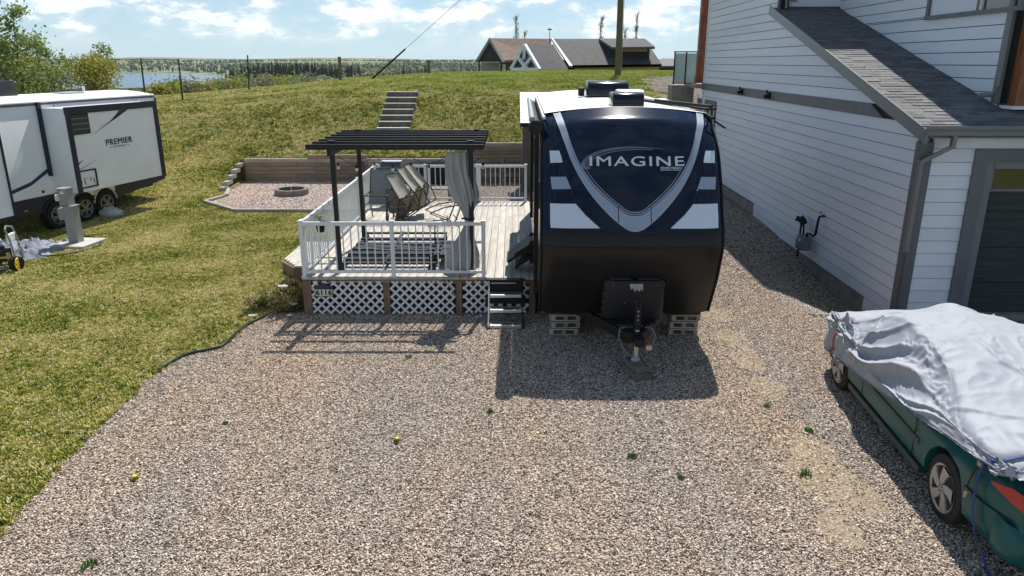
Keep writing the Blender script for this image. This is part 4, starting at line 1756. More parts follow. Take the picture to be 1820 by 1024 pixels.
strip('chevron_outline', M_NAVY, [(x * 1.0 + (-.012 if x < 0 else .012), z - .012) for x, z in VI[2:-2]], [(x * 1.0 + (-.012 if x < 0 else .012), z - .022) for x, z in VI[2:-2]], .0055)
for sx in (-1, 1):
    strip('chevron_seam', M_NAVY, [(sx * .212, 2.150), (sx * .212, 1.95)], [(sx * .222, 2.156), (sx * .222, 1.95)], .006)
    strip('side_flash', M_SILV2, [(sx * 1.00, 2.838), (sx * .975, 2.77), (sx * .955, 2.690)], [(sx * 1.13, 2.832), (sx * 1.125, 2.76), (sx * 1.12, 2.680)])
    strip('side_flash', M_SILV, [(sx * .91, 2.515), (sx * .875, 2.43), (sx * .845, 2.365)], [(sx * 1.12, 2.508), (sx * 1.11, 2.42), (sx * 1.10, 2.355)])
    strip('side_flash', M_SILV2, [(sx * .785, 2.181), (sx * .68, 2.07), (sx * .57, 1.97), (sx * .465, 1.884)], [(sx * 1.125, 2.178), (sx * 1.125, 2.08), (sx * 1.125, 1.98), (sx * 1.12, 1.878)])
# raised U shaped moulding round the glossy panel
UP = [(-.85, 2.36), (-.78, 2.19), (-.65, 2.05), (-.465, 1.899), (-.28, 1.845), (-.10, 1.822), (0, 1.820)]
UP = UP + [(-x, z) for x, z in UP[-2::-1]]
MB().tube([cap_pt(x + CX, max(z, 1.80), .004) for x, z in [((UP[k][0] * (1 - t) + UP[k + 1][0] * t), (UP[k][1] * (1 - t) + UP[k + 1][1] * t)) for k in range(len(UP) - 1) for t in (0, .33, .66)] + [UP[-1]]], .012, 6).build('cap_moulding', M_NAVY, tr, smooth=True)
# lettering
tv, tf = text_verts('IMAGINE', .158, bold=.0, sx=1.36, spacing=1.14)
x0, x1 = min(v[0] for v in tv), max(v[0] for v in tv)
z0, z1 = min(v[1] for v in tv), max(v[1] for v in tv)
q = MB()
q.add([cap_pt(-.567 + (x - x0) / (x1 - x0) * 1.272, 2.650 + (z - z0) / (z1 - z0) * .118, .009) for x, z in tv], tf)
q.add([cap_pt(-.561 + (x - x0) / (x1 - x0) * 1.272, 2.654 + (z - z0) / (z1 - z0) * .118, .0098) for x, z in tv], tf)
q.build('lettering', mat('bright_vinyl', (.66, .70, .76), .4), tr, fix=False)
for txt, h, zc, wd in (('GRAND DESIGN', .03, 2.628, .28), ('RECREATIONAL VEHICLES', .014, 2.602, .26)):
    tv, tf = text_verts(txt, h, bold=.0006)
    x0, x1 = min(v[0] for v in tv), max(v[0] for v in tv)
    q = MB()
    q.add([cap_pt(.385 + (x - x0) / (x1 - x0) * wd, zc + z * 1.1, .006) for x, z in tv], tf)
    q.build('small_lettering', mat('bright_vinyl', (.66, .70, .76), .4), tr, fix=False)
ao = [(-.655, 2.652), (-.695, 2.70), (-.66, 2.775), (-.56, 2.845), (-.40, 2.90), (-.20, 2.930), (0, 2.937), (.20, 2.928), (.42, 2.905)]
ai = [(-.60, 2.655), (-.625, 2.70), (-.60, 2.760), (-.52, 2.815), (-.38, 2.868), (-.19, 2.902), (0, 2.916), (.20, 2.916), (.42, 2.902)]
ao = [(x * 1.03 + .01, z - .042) for x, z in ao]
ai_ = [(x * 1.03 + .01, z - .042) for x, z in ai]
strip('swoosh', M_PLUM, ao, ai_, .0045)
ai2 = [(-.57, 2.662), (-.59, 2.70), (-.565, 2.748), (-.49, 2.796), (-.36, 2.845), (-.19, 2.878), (0, 2.892), (.15, 2.896), (.25, 2.892)]
strip('swoosh', M_PLUM, [(x * 1.03 + .018, z - .050) for x, z in ai[:-1]] + [(.27, 2.855)], [(x * 1.03 + .01, z - .042) for x, z in ai2], .0045)

# roof equipment (local y = world Y - 9.4)
M_SHROUD = mat('glossy_black_shroud', (.006, .009, .016), .16, spec=.35, coat=.1)


def shroud(name, x, y, w_, l, h, m=M_SHROUD, rows=7):
    q = MB()
    NU_, NV_ = 17, 9

    def P(i, j):
        a = math.pi * i / (NU_ - 1)
        t = j / (NV_ - 1)
        sy = 1 - .10 * abs(2 * t - 1) ** 3
        cx_, sn = math.cos(a), math.sin(a)
        return (x - w_ / 2 * math.copysign(abs(cx_) ** .45, cx_) * (.96 + .04 * sy), y + l * (t - .5), 3.36 + h * (abs(sn) ** .38) * sy)
    q.grid(P, NU_, NV_)
    q.add([P(i, 0) for i in range(NU_)], [tuple(range(NU_))])
    q.add([P(i, NV_ - 1) for i in range(NU_)], [tuple(range(NU_))])
    return q.build(name, m, tr, smooth='auto')


def shroud2(name, x, y, w_, l, h, m=M_SHROUD):
    """barrel across the roof: rounded profile in y, constant in x."""
    q = MB()
    pr = [(-l / 2, 0), (-l / 2 * 1.0, h * .55), (-l / 2 * .93, h * .80), (-l / 2 * .78, h * .95), (-l / 2 * .5, h), (l / 2 * .6, h), (l / 2 * .9, h * .9), (l / 2, h * .6), (l / 2, 0)]
    q.prism([(y + a, 3.355 + b) for a, b in pr], 'x', x - w_ / 2, x + w_ / 2)
    return q.build(name, m, tr, smooth='auto', bevel=.03)


ac = shroud2('air_conditioner', .06, 4.65, .74, .85, .31)
MB().box((-.40, 4.6, 3.47), (.10, .30, .15)).build('side_vent', M_BLACKM, tr, bevel=.02)
for x in (-.30, .42):
    MB().box((x, 4.23, 3.37), (.05, .03, .04)).build('clip', M_METAL, tr)
shroud2('vent_cover', .05, 1.75, .46, .55, .22)
M_WPL = mat('white_plastic', (.74, .75, .74), .4)
shroud2('vent_dome', .32, 3.35, .44, .50, .20, M_WPL)
for (x, y, h) in ((-.02, 1.47, .02),):
    MB().box((x + .06, y + .28, 3.352), (.56, .64, .02)).build('vent_flange', M_TPO, tr)
q = MB()
q.sphere((.83, 3.2, 3.30), .20, 16, 9, (1, 1, .62))
q.build('antenna_dome', M_WPL, tr, smooth=True)
MB().bar((.50, 3.3, 3.40), (1.28, 1.6, 3.34), .20, .03).build('solar_panel', M_BLACKM, tr)
MB().bar((.58, 2.3, 3.43), (1.24, 1.45, 3.385), .07, .04).build('antenna_arm', M_BLACKM, tr)
MB().box((.70, 4.9, 3.40), (.10, .10, .12)).build('vent_cap', M_BLACKM, tr)
MB().bar((1.17, .95, 3.22), (1.34, 1.0, 3.12), .03, .02).build('drip_spout', M_BLACKM, tr)
# awning tube and arms on the deck side
aw = MB()
aw.cyl((-1.295, .98, 3.14), (-1.295, 6.9, 3.14), .075, .075, 14)
aw.cyl((-1.295, .90, 3.13), (-1.295, 1.0, 3.13), .10, .10, 14)
awn = aw.build('awning', M_BLACKM, tr, smooth='auto')
MB().cyl((-1.345, 1.0, 3.225), (-1.345, 6.9, 3.225), .045, .045, 12).build('awning_cover', M_METAL, awn, smooth='auto')
for y in (1.05, 6.7):
    MB().box((-1.275, y, 1.9), (.06, .10, 2.45)).build('awning_arm', M_BLACKM, awn)
# entry door, windows and folded step on the deck side
dr = MB().box((-1.235, 3.3, 1.85), (.03, .72, 1.95)).build('entry_door', M_NAVY2, tr)
MB().box((-1.26, 3.3, 2.3), (.02, .40, .5)).build('pane', M_GLASS, dr)
MB().box((-1.28, 3.02, 1.8), (.04, .05, .14)).build('handle', M_METAL, dr)
MB().box((-1.235, 5.3, 2.3), (.03, 1.2, .6)).build('window', M_GLASS, tr)
MB().box((-1.232, 1.62, 2.1), (.02, .5, .4)).build('window', M_GLASS, tr)
fs_ = MB()
for k, (dx, z) in enumerate(((-.10, 1.06), (-.22, .94), (-.08, .86))):
    fs_.bar((-1.28 + dx + .14, 2.55, z + .13), (-1.28 + dx - .22, 2.55, z - .10), .62, .045)
fs_.bar((-1.30, 2.28, 1.20), (-1.58, 2.28, .72), .03, .06)
fs_.bar((-1.30, 2.84, 1.20), (-1.58, 2.84, .72), .03, .06)
fs_.box((-1.30, 2.55, .95), (.10, .5, .3))
fs_.build('folding_step', M_BLACKM, tr)
# A-frame, propane cover, jack
af = MB()
for sx in (-1, 1):
    af.bar((sx * .95, 1.3, .52), (sx * .10, -.28, .52), .06, .13)
af.bar((-.8, .9, .52), (.8, .9, .52), .06, .1)
af.bar((-.36, .1, .57), (.36, .1, .57), .06, .05)
af.prism([(-.22, -.20), (.22, -.20), (.10, -.42), (-.10, -.42)], 'z', .46, .60)
af.build('a_frame', M_BLACKM, tr)
MB().box((0, -.50, .53), (.13, .24, .10)).build('coupler', M_BLACKM, tr, bevel=.02)
for sx in (-1, 1):
    MB().box((sx * .78, .70, .60), (.68, .10, .22)).build('lower_apron', M_BLK, tr)
TNG = .065
pc = MB()
NPU, NPV = 41, 9
W3 = .435


def PCV(i, j):
    a = math.pi * 2 * i / (NPU - 1)
    c_, s_ = math.cos(a), math.sin(a)
    t = j / (NPV - 1)
    e = .42
    k = 1 - .03 * (1 - t) if t < .9 else .965
    z = .58 + .56 * min(1, t / .95) + (.02 if t > .95 else 0)
    return (TNG + math.copysign(abs(c_) ** e, c_) * W3 * k, .34 + math.copysign(abs(s_) ** .6, s_) * .27 * k * (1 - .25 * (1 - t) ** 2), z)


pc.grid(PCV, NPU - 1, NPV, True)
pc.add([PCV(i, NPV - 1) for i in range(NPU - 1)], [tuple(range(NPU - 1))])
pcv = pc.build('propane_cover', mat('matt_black_plastic', (.016, .017, .021), .45, spec=.25), tr, smooth='auto')
q = MB()
for sx in (-1, 1):
    q.box((TNG + sx * .20, .34, 1.155), (.32, .36, .07))
q.build('lid_dome', mat('matt_black_plastic', (.016, .017, .021), .45, spec=.25), pcv, bevel=.03)
q = MB()
for (x, z) in ((-.40, 1.10), (-.30, 1.11), (-.425, .97), (-.425, .86), (-.43, .75), (.40, 1.10), (.30, 1.11), (0, .88), (-.14, .85)):
    MB().cyl((TNG + x, .165 if abs(x) < .35 else .20, z), (TNG + x, .058 if abs(x) < .35 else .12, z), .0055, .0055, 8).build('rivet', M_METAL, pcv)
q = MB()
q.add([(-.02, .062, 1.13), (.16, .062, 1.13), (.165, .062, 1.03), (.14, .062, 1.06), (.12, .062, 1.02), (.08, .062, 1.05), (.05, .062, 1.02), (.03, .062, 1.07), (.0, .062, 1.05)], [tuple(range(9))])
q.build('torn_sticker', mat('worn_label', (.34, .33, .30), .7, var=.3, scale=30), pcv, fix=False)
jk = MB()
jk.box((0, -.30, .80), (.085, .09, .30))
jk.cyl((0, -.30, .56), (0, -.30, .66), .05, .05)
jk.sphere((0, -.30, .96), .052, 12, 8)
MB_j = jk.build('jack_head', M_BLACKM, tr, bevel=.01)
for z in (.88, .82, .76):
    MB().cyl((.0, -.345, z), (.0, -.355, z), .011, .011, 8).build('switch', M_METAL, MB_j)
MB().cyl((0, -.33, .22), (0, -.33, .62), .030, .030, 14).build('jack_post', mat('zinc_tube', (.66, .58, .44), .45), tr, smooth='auto')
q = MB()
q.cyl((0, -.33, .19), (0, -.33, .25), .075, .045, 14)
q.box((0, -.33, .19), (.17, .17, .015))
q.build('jack_foot', M_METAL, tr, smooth='auto')


def chain(pts, name='safety_chain'):
    q = MB()
    P = [Vector(p) for p in pts]
    # resample
    out_ = []
    for k in range(len(P) - 1):
        n = max(1, int((P[k + 1] - P[k]).length / .028))
        for s_ in range(n):
            out_.append(P[k].lerp(P[k + 1], s_ / n))
    for k in range(len(out_) - 1):
        d = (out_[k + 1] - out_[k]).normalized()
        a = Vector((0, 0, 1)) if abs(d.z) < .8 else Vector((1, 0, 0))
        x = d.cross(a).normalized()
        if k % 2:
            x = d.cross(x).normalized()
        c = (out_[k] + out_[k + 1]) / 2
        q.tube([c + d * (.024 * math.cos(t)) + x * (.012 * math.sin(t)) for t in np.linspace(0, 2 * math.pi, 9)], .0042, 4)
    return q.build(name, M_METAL, tr)


chain([(-.12, -.20, .60), (-.22, -.28, .62), (-.24, -.34, .52), (-.20, -.40, .40), (-.12, -.45, .30), (-.04, -.44, .28), (-.02, -.42, .34)])
chain([(.12, -.20, .60), (.20, -.26, .62), (.25, -.33, .52), (.20, -.40, .38), (.10, -.42, .33)])
MB().tube([(.14, -.2, .62), (.20, -.3, .56), (.16, -.42, .50), (.05, -.48, .40)], .012, 6).build('cable', mat('red_cable', (.28, .05, .04), .5), tr)
q = MB()
q.box((.14, -.46, .42), (.075, .06, .06))
q.build('plug', mat('cream_plug', (.62, .50, .38), .5), tr, bevel=.01)
for ch in tr.children:
    if ch.name.split('.')[0] in ('jack_head', 'jack_post', 'jack_foot', 'coupler', 'safety_chain', 'cable', 'plug'):
        ch.location.x = .05
# axles and wheels under the body
for y in (4.9, 5.8):
    for sx in (-1, 1):
        wh = MB()
        wh.cyl((sx * 1.02, y, .36), (sx * 1.22, y, .36), .36, .36, 26)
        w_ = wh.build('wheel', mat('tyre_rubber', (.018, .018, .018), .85), tr, smooth='auto', bevel=.02)
        MB().cyl((sx * 1.20, y, .36), (sx * 1.235, y, .36), .20, .19, 18).build('rim', M_METAL, w_)
MB().box((0, 5.3, .50), (1.9, 5.5, .18)).build('chassis', M_BLACKM, tr)
# wood block under the jack
bl = thing('wood_block', 'weathered timber block under the trailer jack foot', 'wood block', (1.66, 9.03, 0), R(14))
MB().box((0, -.02, .045), (.24, .46, .09)).build('plank', mat('grey_timber', (.16, .145, .12), .9, var=.3, scale=5, stretch=(6, .6, 6), bump=.002), bl, bevel=.006)
MB().box((0.01, .0, .135), (.20, .38, .085)).build('plank', MATS['grey_timber'], bl, bevel=.006)
# pallet stacks
M_PAL = mat('pallet_wood', (.42, .37, .31), .9, var=.35, scale=6, stretch=(.6, 5, 5), bump=.002, obj_var=.15)


def pallet():
    t = thing('pallet', '', 'pallet', (0, 0, 0), 0, 'small pallets stacked under the trailer corners')
    for k in range(4):
        MB().box((0, -.24 + k * .16, .102), (.42, .115, .018)).build('deck_board', M_PAL, t)
    for k in range(3):
        MB().box((0, -.22 + k * .22, .012), (.42, .10, .018)).build('bottom_board', M_PAL, t)
    for sx in (-.185, 0, .185):
        for y in (-.22, .22):
            MB().box((sx, y, .057), (.06, .12, .070)).build('block', M_PAL, t)
    return t


p0 = pallet()
ordw = ('bottom', 'second', 'third', 'top')
first = True
for (x, side) in ((.81, 'stack beside the deck'), (2.63, 'stack towards the grey house')):
    for k in range(4):
        o = p0 if first else copy_tree(p0)
        first = False
        o.location = (x + random.uniform(-.012, .012), 10.75 + random.uniform(-.01, .01), .002 + k * .113)
        o.rotation_euler = (0, 0, random.uniform(-.04, .04))
        o['label'] = '%s pallet of the %s, under the trailer nose' % (ordw[k], side)

# ------------------------------------------------------------------ shed behind the trailer
M_SHED = mat('shed_grey_board', (.13, .115, .10), .85, var=.2, scale=3, stretch=(4, 4, .4))
shd = thing('garden_shed', 'small grey board shed with pale ribbed roof behind the trailer', 'shed', (.36, 23.3, 0))
for k in range(16):
    MB().box((.06 + k * .12, 0, 1.08), (.114, .03, 2.16)).build('wall_board', M_SHED, shd)
    if k < 12:
        MB().box((0, .08 + k * .12, 1.12), (.03, .114, 2.24)).build('wall_board', M_SHED, shd)
MB().box((1.0, .85, 1.0), (1.8, 1.5, 2.0)).build('wall', M_SHED, shd)
M_RIB = mat('pale_roof_metal', (.46, .45, .43), .5, var=.05)
for k in range(9):
    y = -.22 + k * .235
    MB().box((1.0, y + .11, 2.22 + .0945 * k), (2.2, .262, .02), M=Matrix.Rotation(math.atan(.0945 / .235) * .93, 3, 'X')).build('roof_panel', M_RIB, shd)
MB().box((1.0, -.22, 2.14), (2.2, .03, .12)).build('fascia', M_BLACKM, shd)
MB().box((-.09, .75, 2.45), (.03, 2.0, .12), M=Matrix.Rotation(R(22), 3, 'X')).build('fascia', M_BLACKM, shd)
# ------------------------------------------------------------------ timber retaining wall, hillside steps, fire ring
M_TIMB = mat('brown_landscape_timber', (.21, .155, .105), .85, color2=(.33, .26, .19), scale=2.5, stretch=(.35, 6, 6), bump=.003, obj_var=.20)
M_TIMBG = mat('weathered_grey_timber', (.25, .23, .20), .9, color2=(.42, .39, .35), scale=2.5, stretch=(.35, 6, 6), bump=.003, obj_var=.10)
rw = thing('retaining_wall', 'long stacked timber retaining wall at the foot of the grass hill', 'retaining wall', (0, 25.45, 0))
rr = random.Random(11)
TH = .135


def timber(x0, x1, y, z, m=M_TIMB, dy=.13, nm='timber', par=rw):
    return MB().box((0, 0, 0), (x1 - x0 - .008, dy, TH - .006)).build(nm, m, par, ((x0 + x1) / 2, y + rr.uniform(-.006, .006), z + TH / 2), bevel=.008)


for c in range(6):
    x = -9.25
    top_l = 5 if c < 5 else 6
    z = c * TH
    x = -9.25 + (c % 2) * .0
    while x < 2.4:
        L = rr.choice((1.83, 2.44, 2.44))
        x2 = min(x + L, 2.45)
        if c == 5 and not (-9.25 <= x < -1.5):
            pass
        if c == 5 and x < -4.9:
            timber(x, min(x2, -4.95), 0, z, M_TIMBG if c == 5 else M_TIMB)
        elif c < 5:
            timber(x, x2, 0, z)
        x = x2
timber(-7.05, -5.0, .005, 6 * TH)
timber(-4.95, -1.5, 0.0, 5 * TH, M_TIMBG)
for c in range(5, 9):
    timber(-1.5, .6, 0, c * TH)
    timber(.6, 2.45, 0, c * TH)
timber(-1.5, 2.45, 0, 9 * TH, M_TIMBG)
# return at the left end stepping down the slope
for k, (y0, z) in enumerate(((-.1, 4), (-.55, 3), (-.95, 2), (-1.35, 1), (-1.7, 0))):
    for c in range(z + 1):
        if c == z:
            MB().box((0, 0, 0), (.15, .50, TH - .006)).build('timber', M_TIMBG if c == z else M_TIMB, rw, (-9.36, y0 - .05, c * TH + TH / 2), bevel=.008)
MB().box((0, 0, 0), (.15, 2.0, TH)).build('timber', M_TIMB, rw, (-9.36, -.95, .0), bevel=.008)
# short post stub
MB().box((-5.25, -.16, .36), (.22, .14, .72)).build('post', mat('olive_post', (.17, .12, .045), .85, var=.3), rw, bevel=.01)
# border timbers round the gravel bed
bd_ = thing('gravel_border', 'low weathered timber edging around the fire pit gravel', 'edging', (0, 0, 0))
for a, b in (((-9.05, 21.38), (-7.70, 20.06)), ((-7.70, 20.06), (-5.7, 20.04)), ((-5.7, 20.04), (-3.8, 20.04)), ((-9.08, 21.42), (-8.85, 22.3)), ((-8.82, 22.45), (-9.2, 23.65))):
    MB().bar((a[0], a[1], .05), (b[0], b[1], .05), .11, .10).build('timber', M_TIMBG, bd_, bevel=.006)
# hillside steps
stp = thing('hillside_steps', 'flight of grey timber steps climbing the grass hill', 'steps', (-4.4, 25.7, 0))
NSTEP = 11
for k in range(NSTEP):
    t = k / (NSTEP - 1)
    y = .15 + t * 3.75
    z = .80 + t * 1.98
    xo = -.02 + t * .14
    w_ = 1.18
    MB().box((0, 0, 0), (w_, .17, .17)).build('riser_timber', mat('shaded_riser_timber', (.13, .125, .12), .9, var=.25, scale=4), stp, (xo, y, z), bevel=.01)  # colour darkened to the tone of a riser front in shade
    MB().box((0, 0, 0), (w_ + .01, .20, .02)).build('sunlit_tread_cap', mat('sunlit_top_board', (.60, .57, .52), .8, var=.1), stp, (xo, y, z + .098))  # thin board added in a pale tone for the sunlit step top
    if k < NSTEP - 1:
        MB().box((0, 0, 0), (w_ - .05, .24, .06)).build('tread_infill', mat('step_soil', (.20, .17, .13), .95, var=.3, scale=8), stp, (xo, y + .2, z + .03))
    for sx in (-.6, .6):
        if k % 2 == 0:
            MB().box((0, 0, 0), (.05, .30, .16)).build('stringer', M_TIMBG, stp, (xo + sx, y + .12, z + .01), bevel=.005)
# fire ring of curved blocks
fr_ = thing('fire_ring', 'round fire ring of grey concrete blocks on the gravel bed', 'fire ring', (-6.92, 22.85, 0))
M_BLOCK = mat('fire_block', (.20, .185, .165), .9, var=.25, scale=12, bump=.004)
seg = MB()
ro, ri, hh = .52, .40, .20
arc = np.linspace(R(-17.5), R(17.5), 6)
vs = [(r * math.sin(a), -r * math.cos(a), z) for z in (0, hh) for r in (ro, ri) for a in arc]
n = 6
fsx = []
for k in range(n - 1):
    fsx += [(k, k + 1, 2 * n + k + 1, 2 * n + k), (n + k, 3 * n + k, 3 * n + k + 1, n + k + 1), (2 * n + k, 2 * n + k + 1, 3 * n + k + 1, 3 * n + k)]
fsx += [(0, 2 * n, 3 * n, n), (n - 1, 2 * n - 1, 4 * n - 1, 3 * n - 1)]
seg.add(vs, fsx)
sme = seg.mesh('ring_block', M_BLOCK, bevel=.008)
for k in range(10):
    obj('ring_block', sme, fr_, (0, 0, rr.uniform(0, .008)), (0, 0, R(36 * k + rr.uniform(-.6, .6))))
MB().cyl((0, 0, .0), (0, 0, .05), .41, .39, 20).build('ash_bed', mat('ash', (.035, .033, .03), .95, var=.5, scale=10), fr_)
for a, b in (((-.2, .1, .07), (.22, -.05, .12)), ((-.05, -.2, .08), (.15, .25, .16))):
    MB().cyl(a, b, .03, .025, 8).build('charred_log', mat('char', (.02, .018, .015), .9), fr_)
# leaning trestle against the raised part of the wall
ts = thing('trestle', 'grey board trestle leaning on the raised right end of the timber wall', 'trestle', (-.35, 25.2, 0), R(3))
M_GB = mat('grey_board', (.24, .225, .20), .9, var=.2, scale=4)
for z in (.62, .28):
    MB().box((.1, 0, z), (1.5, .05, .13)).build('rail_board', M_GB, ts)
for x in (.05, .75):
    MB().bar((x, -.05, 0), (x - .03, .1, .85), .12, .04).build('leg_board', M_GB, ts)
# dark slatted panel and grey tray behind the rear railing
dp = thing('slatted_crate', 'dark slatted crate against the timber wall behind the rear railing', 'crate', (-2.45, 24.9, 0))
for k in range(10):
    MB().box((-.75 + k * .165, 0, .32), (.12, .04, .64)).build('slat', M_BLACKM, dp)
MB().box((0, .2, .30), (1.6, .34, .58)).build('crate_body', mat('dark_red_brown_board', (.06, .035, .028), .9), dp)
tb = thing('low_bench', 'low grey plank bench standing on the gravel behind the rear railing', 'bench', (-2.45, 21.6, 0))
for k in range(3):
    MB().box((0, -.15 + k * .15, .42), (1.5, .14, .04)).build('seat_board', M_GB, tb)
for x in (-.6, .6):
    MB().box((x, 0, .2), (.08, .36, .40)).build('leg', M_GB, tb)

# ------------------------------------------------------------------ juniper, stones and edging at the deck corner
M_JUN = mat('juniper_needles', (.09, .12, .03), .85, color2=(.26, .20, .08), scale=6, ramp=(.4, .62))
jn = thing('juniper_shrub', 'low spreading juniper with brown tips at the deck corner', 'shrub', (-3.85, 12.0, 0))
rr = random.Random(21)
stems = MB()
need = MB()
for k in range(150):
    a = rr.uniform(0, 6.28)
    cx_, cy_ = rr.choice(((0, .1), (.12, -.35), (-.25, -.25), (.1, .65), (0, 1.0)))
    L = rr.uniform(.18, .42)
    p0 = Vector((cx_ + rr.uniform(-.1, .1), cy_ + rr.uniform(-.15, .15), .03))
    d = Vector((math.cos(a), math.sin(a), rr.uniform(.35, 1.1))).normalized()
    p1 = p0 + d * L
    p1.x = min(max(p1.x, -.62), .38)
    p1.y = max(p1.y, -.95)
    if k % 3 == 0:
        stems.tube([p0, (p0 + p1) / 2 + Vector((0, 0, .02)), p1], .006, 4)
    for s_ in range(60):
        t = rr.uniform(.25, 1.05)
        b = p0.lerp(p1, t) + Vector((rr.gauss(0, .03), rr.gauss(0, .03), rr.gauss(0, .02)))
        u_ = (d + Vector((rr.uniform(-.9, .9), rr.uniform(-.9, .9), rr.uniform(-.4, .8)))).normalized() * rr.uniform(.04, .08)
        v_ = u_.cross(Vector((rr.random(), rr.random(), 1))).normalized() * .011
        need.add([b - v_, b + v_, b + u_], [(0, 1, 2)])
stems.build('stems', mat('juniper_wood', (.10, .07, .05), .9), jn, fix=False)
need.build('foliage', M_JUN, jn, fix=False)
M_ROCK = mat('white_rock', (.60, .56, .50), .85, var=.15, scale=10)
for (x, y, z, s_, lab) in ((-3.98, 12.15, .27, .075, 'white forked rock resting high on the juniper'), (-3.60, 11.42, .20, .06, 'flat white stone at the foot of the juniper, nearest the lattice'),
                           (-3.62, 11.25, .06, .045, 'smaller white stone under the flat one beside the deck post'), (-4.22, 11.25, .05, .055, 'square white stone at the lawn edging below the juniper')):
    q = stone_mb(int(x * -100))
    o = q.build('white_rock', M_ROCK, smooth=False)
    o.location = (x, y, z)
    o.scale = (s_ * 1.4, s_ * .8, s_ * .7)
    tag(o, lab, 'rock', 'white rocks around the juniper')
ed = MB()
ed.tube([(lot_left(y) + .02, y, .035) for y in np.arange(9.1, 11.4, .12)], .018, 6)
tag(ed.build('lawn_edging', mat('dark_green_plastic', (.012, .03, .02), .5)), 'dark green plastic edging strip between lawn and gravel', 'edging')

# ------------------------------------------------------------------ weeds
M_WEED = mat('weed_green', (.11, .22, .045), .7, var=.3, scale=20)
M_DAND = mat('dandelion_yellow', (.75, .55, .03), .6)


def at0(u, v, z=0.0):
    a, b = (u - 910) / 1300, (512 - v) / 1300
    c_, s_ = math.cos(PITCH), math.sin(PITCH)
    r = (a, c_ + b * s_, -s_ + b * c_)
    t = (z - CAM_H) / r[2]
    return (t * r[0], t * r[1])


for k, (u, v, s_, lab) in enumerate(((401, 755, .6, 'tiny green weed on the open gravel left of the trailer shadow'), (872, 735, .8, 'dark green weed just below the trailer shadow edge'), (727, 637, .8, 'small green weed near the pergola shadow'),
                                (1123, 815, 1.0, 'green weed in the middle foreground gravel'), (1430, 846, 1.1, 'leafy weed near the sandy patch'), (1438, 768, .8, 'small weed left of the car shadow'),
                                (1362, 724, .8, 'small weed right of the trailer shadow'), (158, 1008, 1.2, 'weed at the bottom left of the gravel'), (1210, 852, .6, 'tiny weed on the gravel below the trailer shadow'))):
    x, y = at0(u, v)
    q = tuft(100 + k, 34, .055 * s_, .009, .055 * s_)
    o = q.build('weed', M_WEED, fix=False, loc=(x, y, .01))
    tag(o, lab, 'weed', 'weeds in the gravel')
for (u, v, lab) in ((240, 855, 'yellow dandelion at the left edge of the gravel'), (706, 787, 'yellow dandelion in the middle of the gravel')):
    x, y = at0(u, v)
    dn = thing('dandelion', lab, 'dandelion', (x, y, .01), 0, 'dandelions in the gravel')
    MB().sphere((0, 0, .045), .028, 10, 6, (1, 1, .5)).build('flower', M_DAND, dn, smooth=True)
    tuft(140, 16, .05, .008, .04).build('leaves', M_WEED, dn, fix=False)
# ------------------------------------------------------------------ pale travel trailer on the next lot
M_FIB = mat('pale_grey_fibreglass', (.86, .88, .90), .35, spec=.5, var=.03, scale=1.5)
M_NVY = mat('navy_trim', (.012, .018, .040), .35)
M_NVB = mat('blue_vinyl', (.02, .035, .12), .4)
M_GRV = mat('grey_vinyl', (.30, .32, .36), .4)
nbt = thing('travel_trailer', 'pale grey travel trailer with dark framed slide-out reading PREMIER, on the lawn at left', 'travel trailer', (-10.5, 22.0, 0), R(-102))
NL, NWD = 9.2, 2.44
q = MB()
sec = [(0, .62), (0, 2.98), (-.03, 3.05), (-.12, 3.10)] + [(-NWD * t, 3.10 + .10 * math.sin(math.pi * t)) for t in (.15, .3, .5, .7, .85)] + [(-NWD + .12, 3.10), (-NWD + .03, 3.05), (-NWD, 2.98), (-NWD, .62)]
q.prism(sec, 'x', -.10, NL)
q.build('body', M_FIB, nbt, smooth='auto')
q = MB()
q.grid(lambda i, j: (-.10 + NL * j / 6, (-.0 - NWD * i / 12), 3.075 + .13 * math.sin(math.pi * i / 12) ** .8 + .006), 13, 7)
q.build('roof', M_TPO, nbt, smooth=True, fix=False)
MB().tube([(-.10, .005, 3.03), (NL, .005, 3.03)], .02, 6).build('roof_rail', M_NVY, nbt)
MB().tube([(-.10, -.02, 3.08), (NL, -.02, 3.08)], .03, 8).build('roof_edge', M_TPO, nbt)
# rear corner with lamps
MB().box((-.12, -.03, 1.85), (.06, .10, 2.3)).build('corner_moulding', M_NVY, nbt)
for z, h, m in ((2.62, .10, M_NVY), (2.50, .05, M_WPL), (2.35, .08, M_NVY), (1.35, .12, M_NVB), (.95, .14, M_NVY)):
    MB().box((-.06, .008, z), (.10, .02, h)).build('marker_band', m, nbt)
MB().box((-.14, -.12, 1.15), (.03, .12, .34)).build('tail_light', mat('dark_red_lens', (.12, .01, .01), .2), nbt)
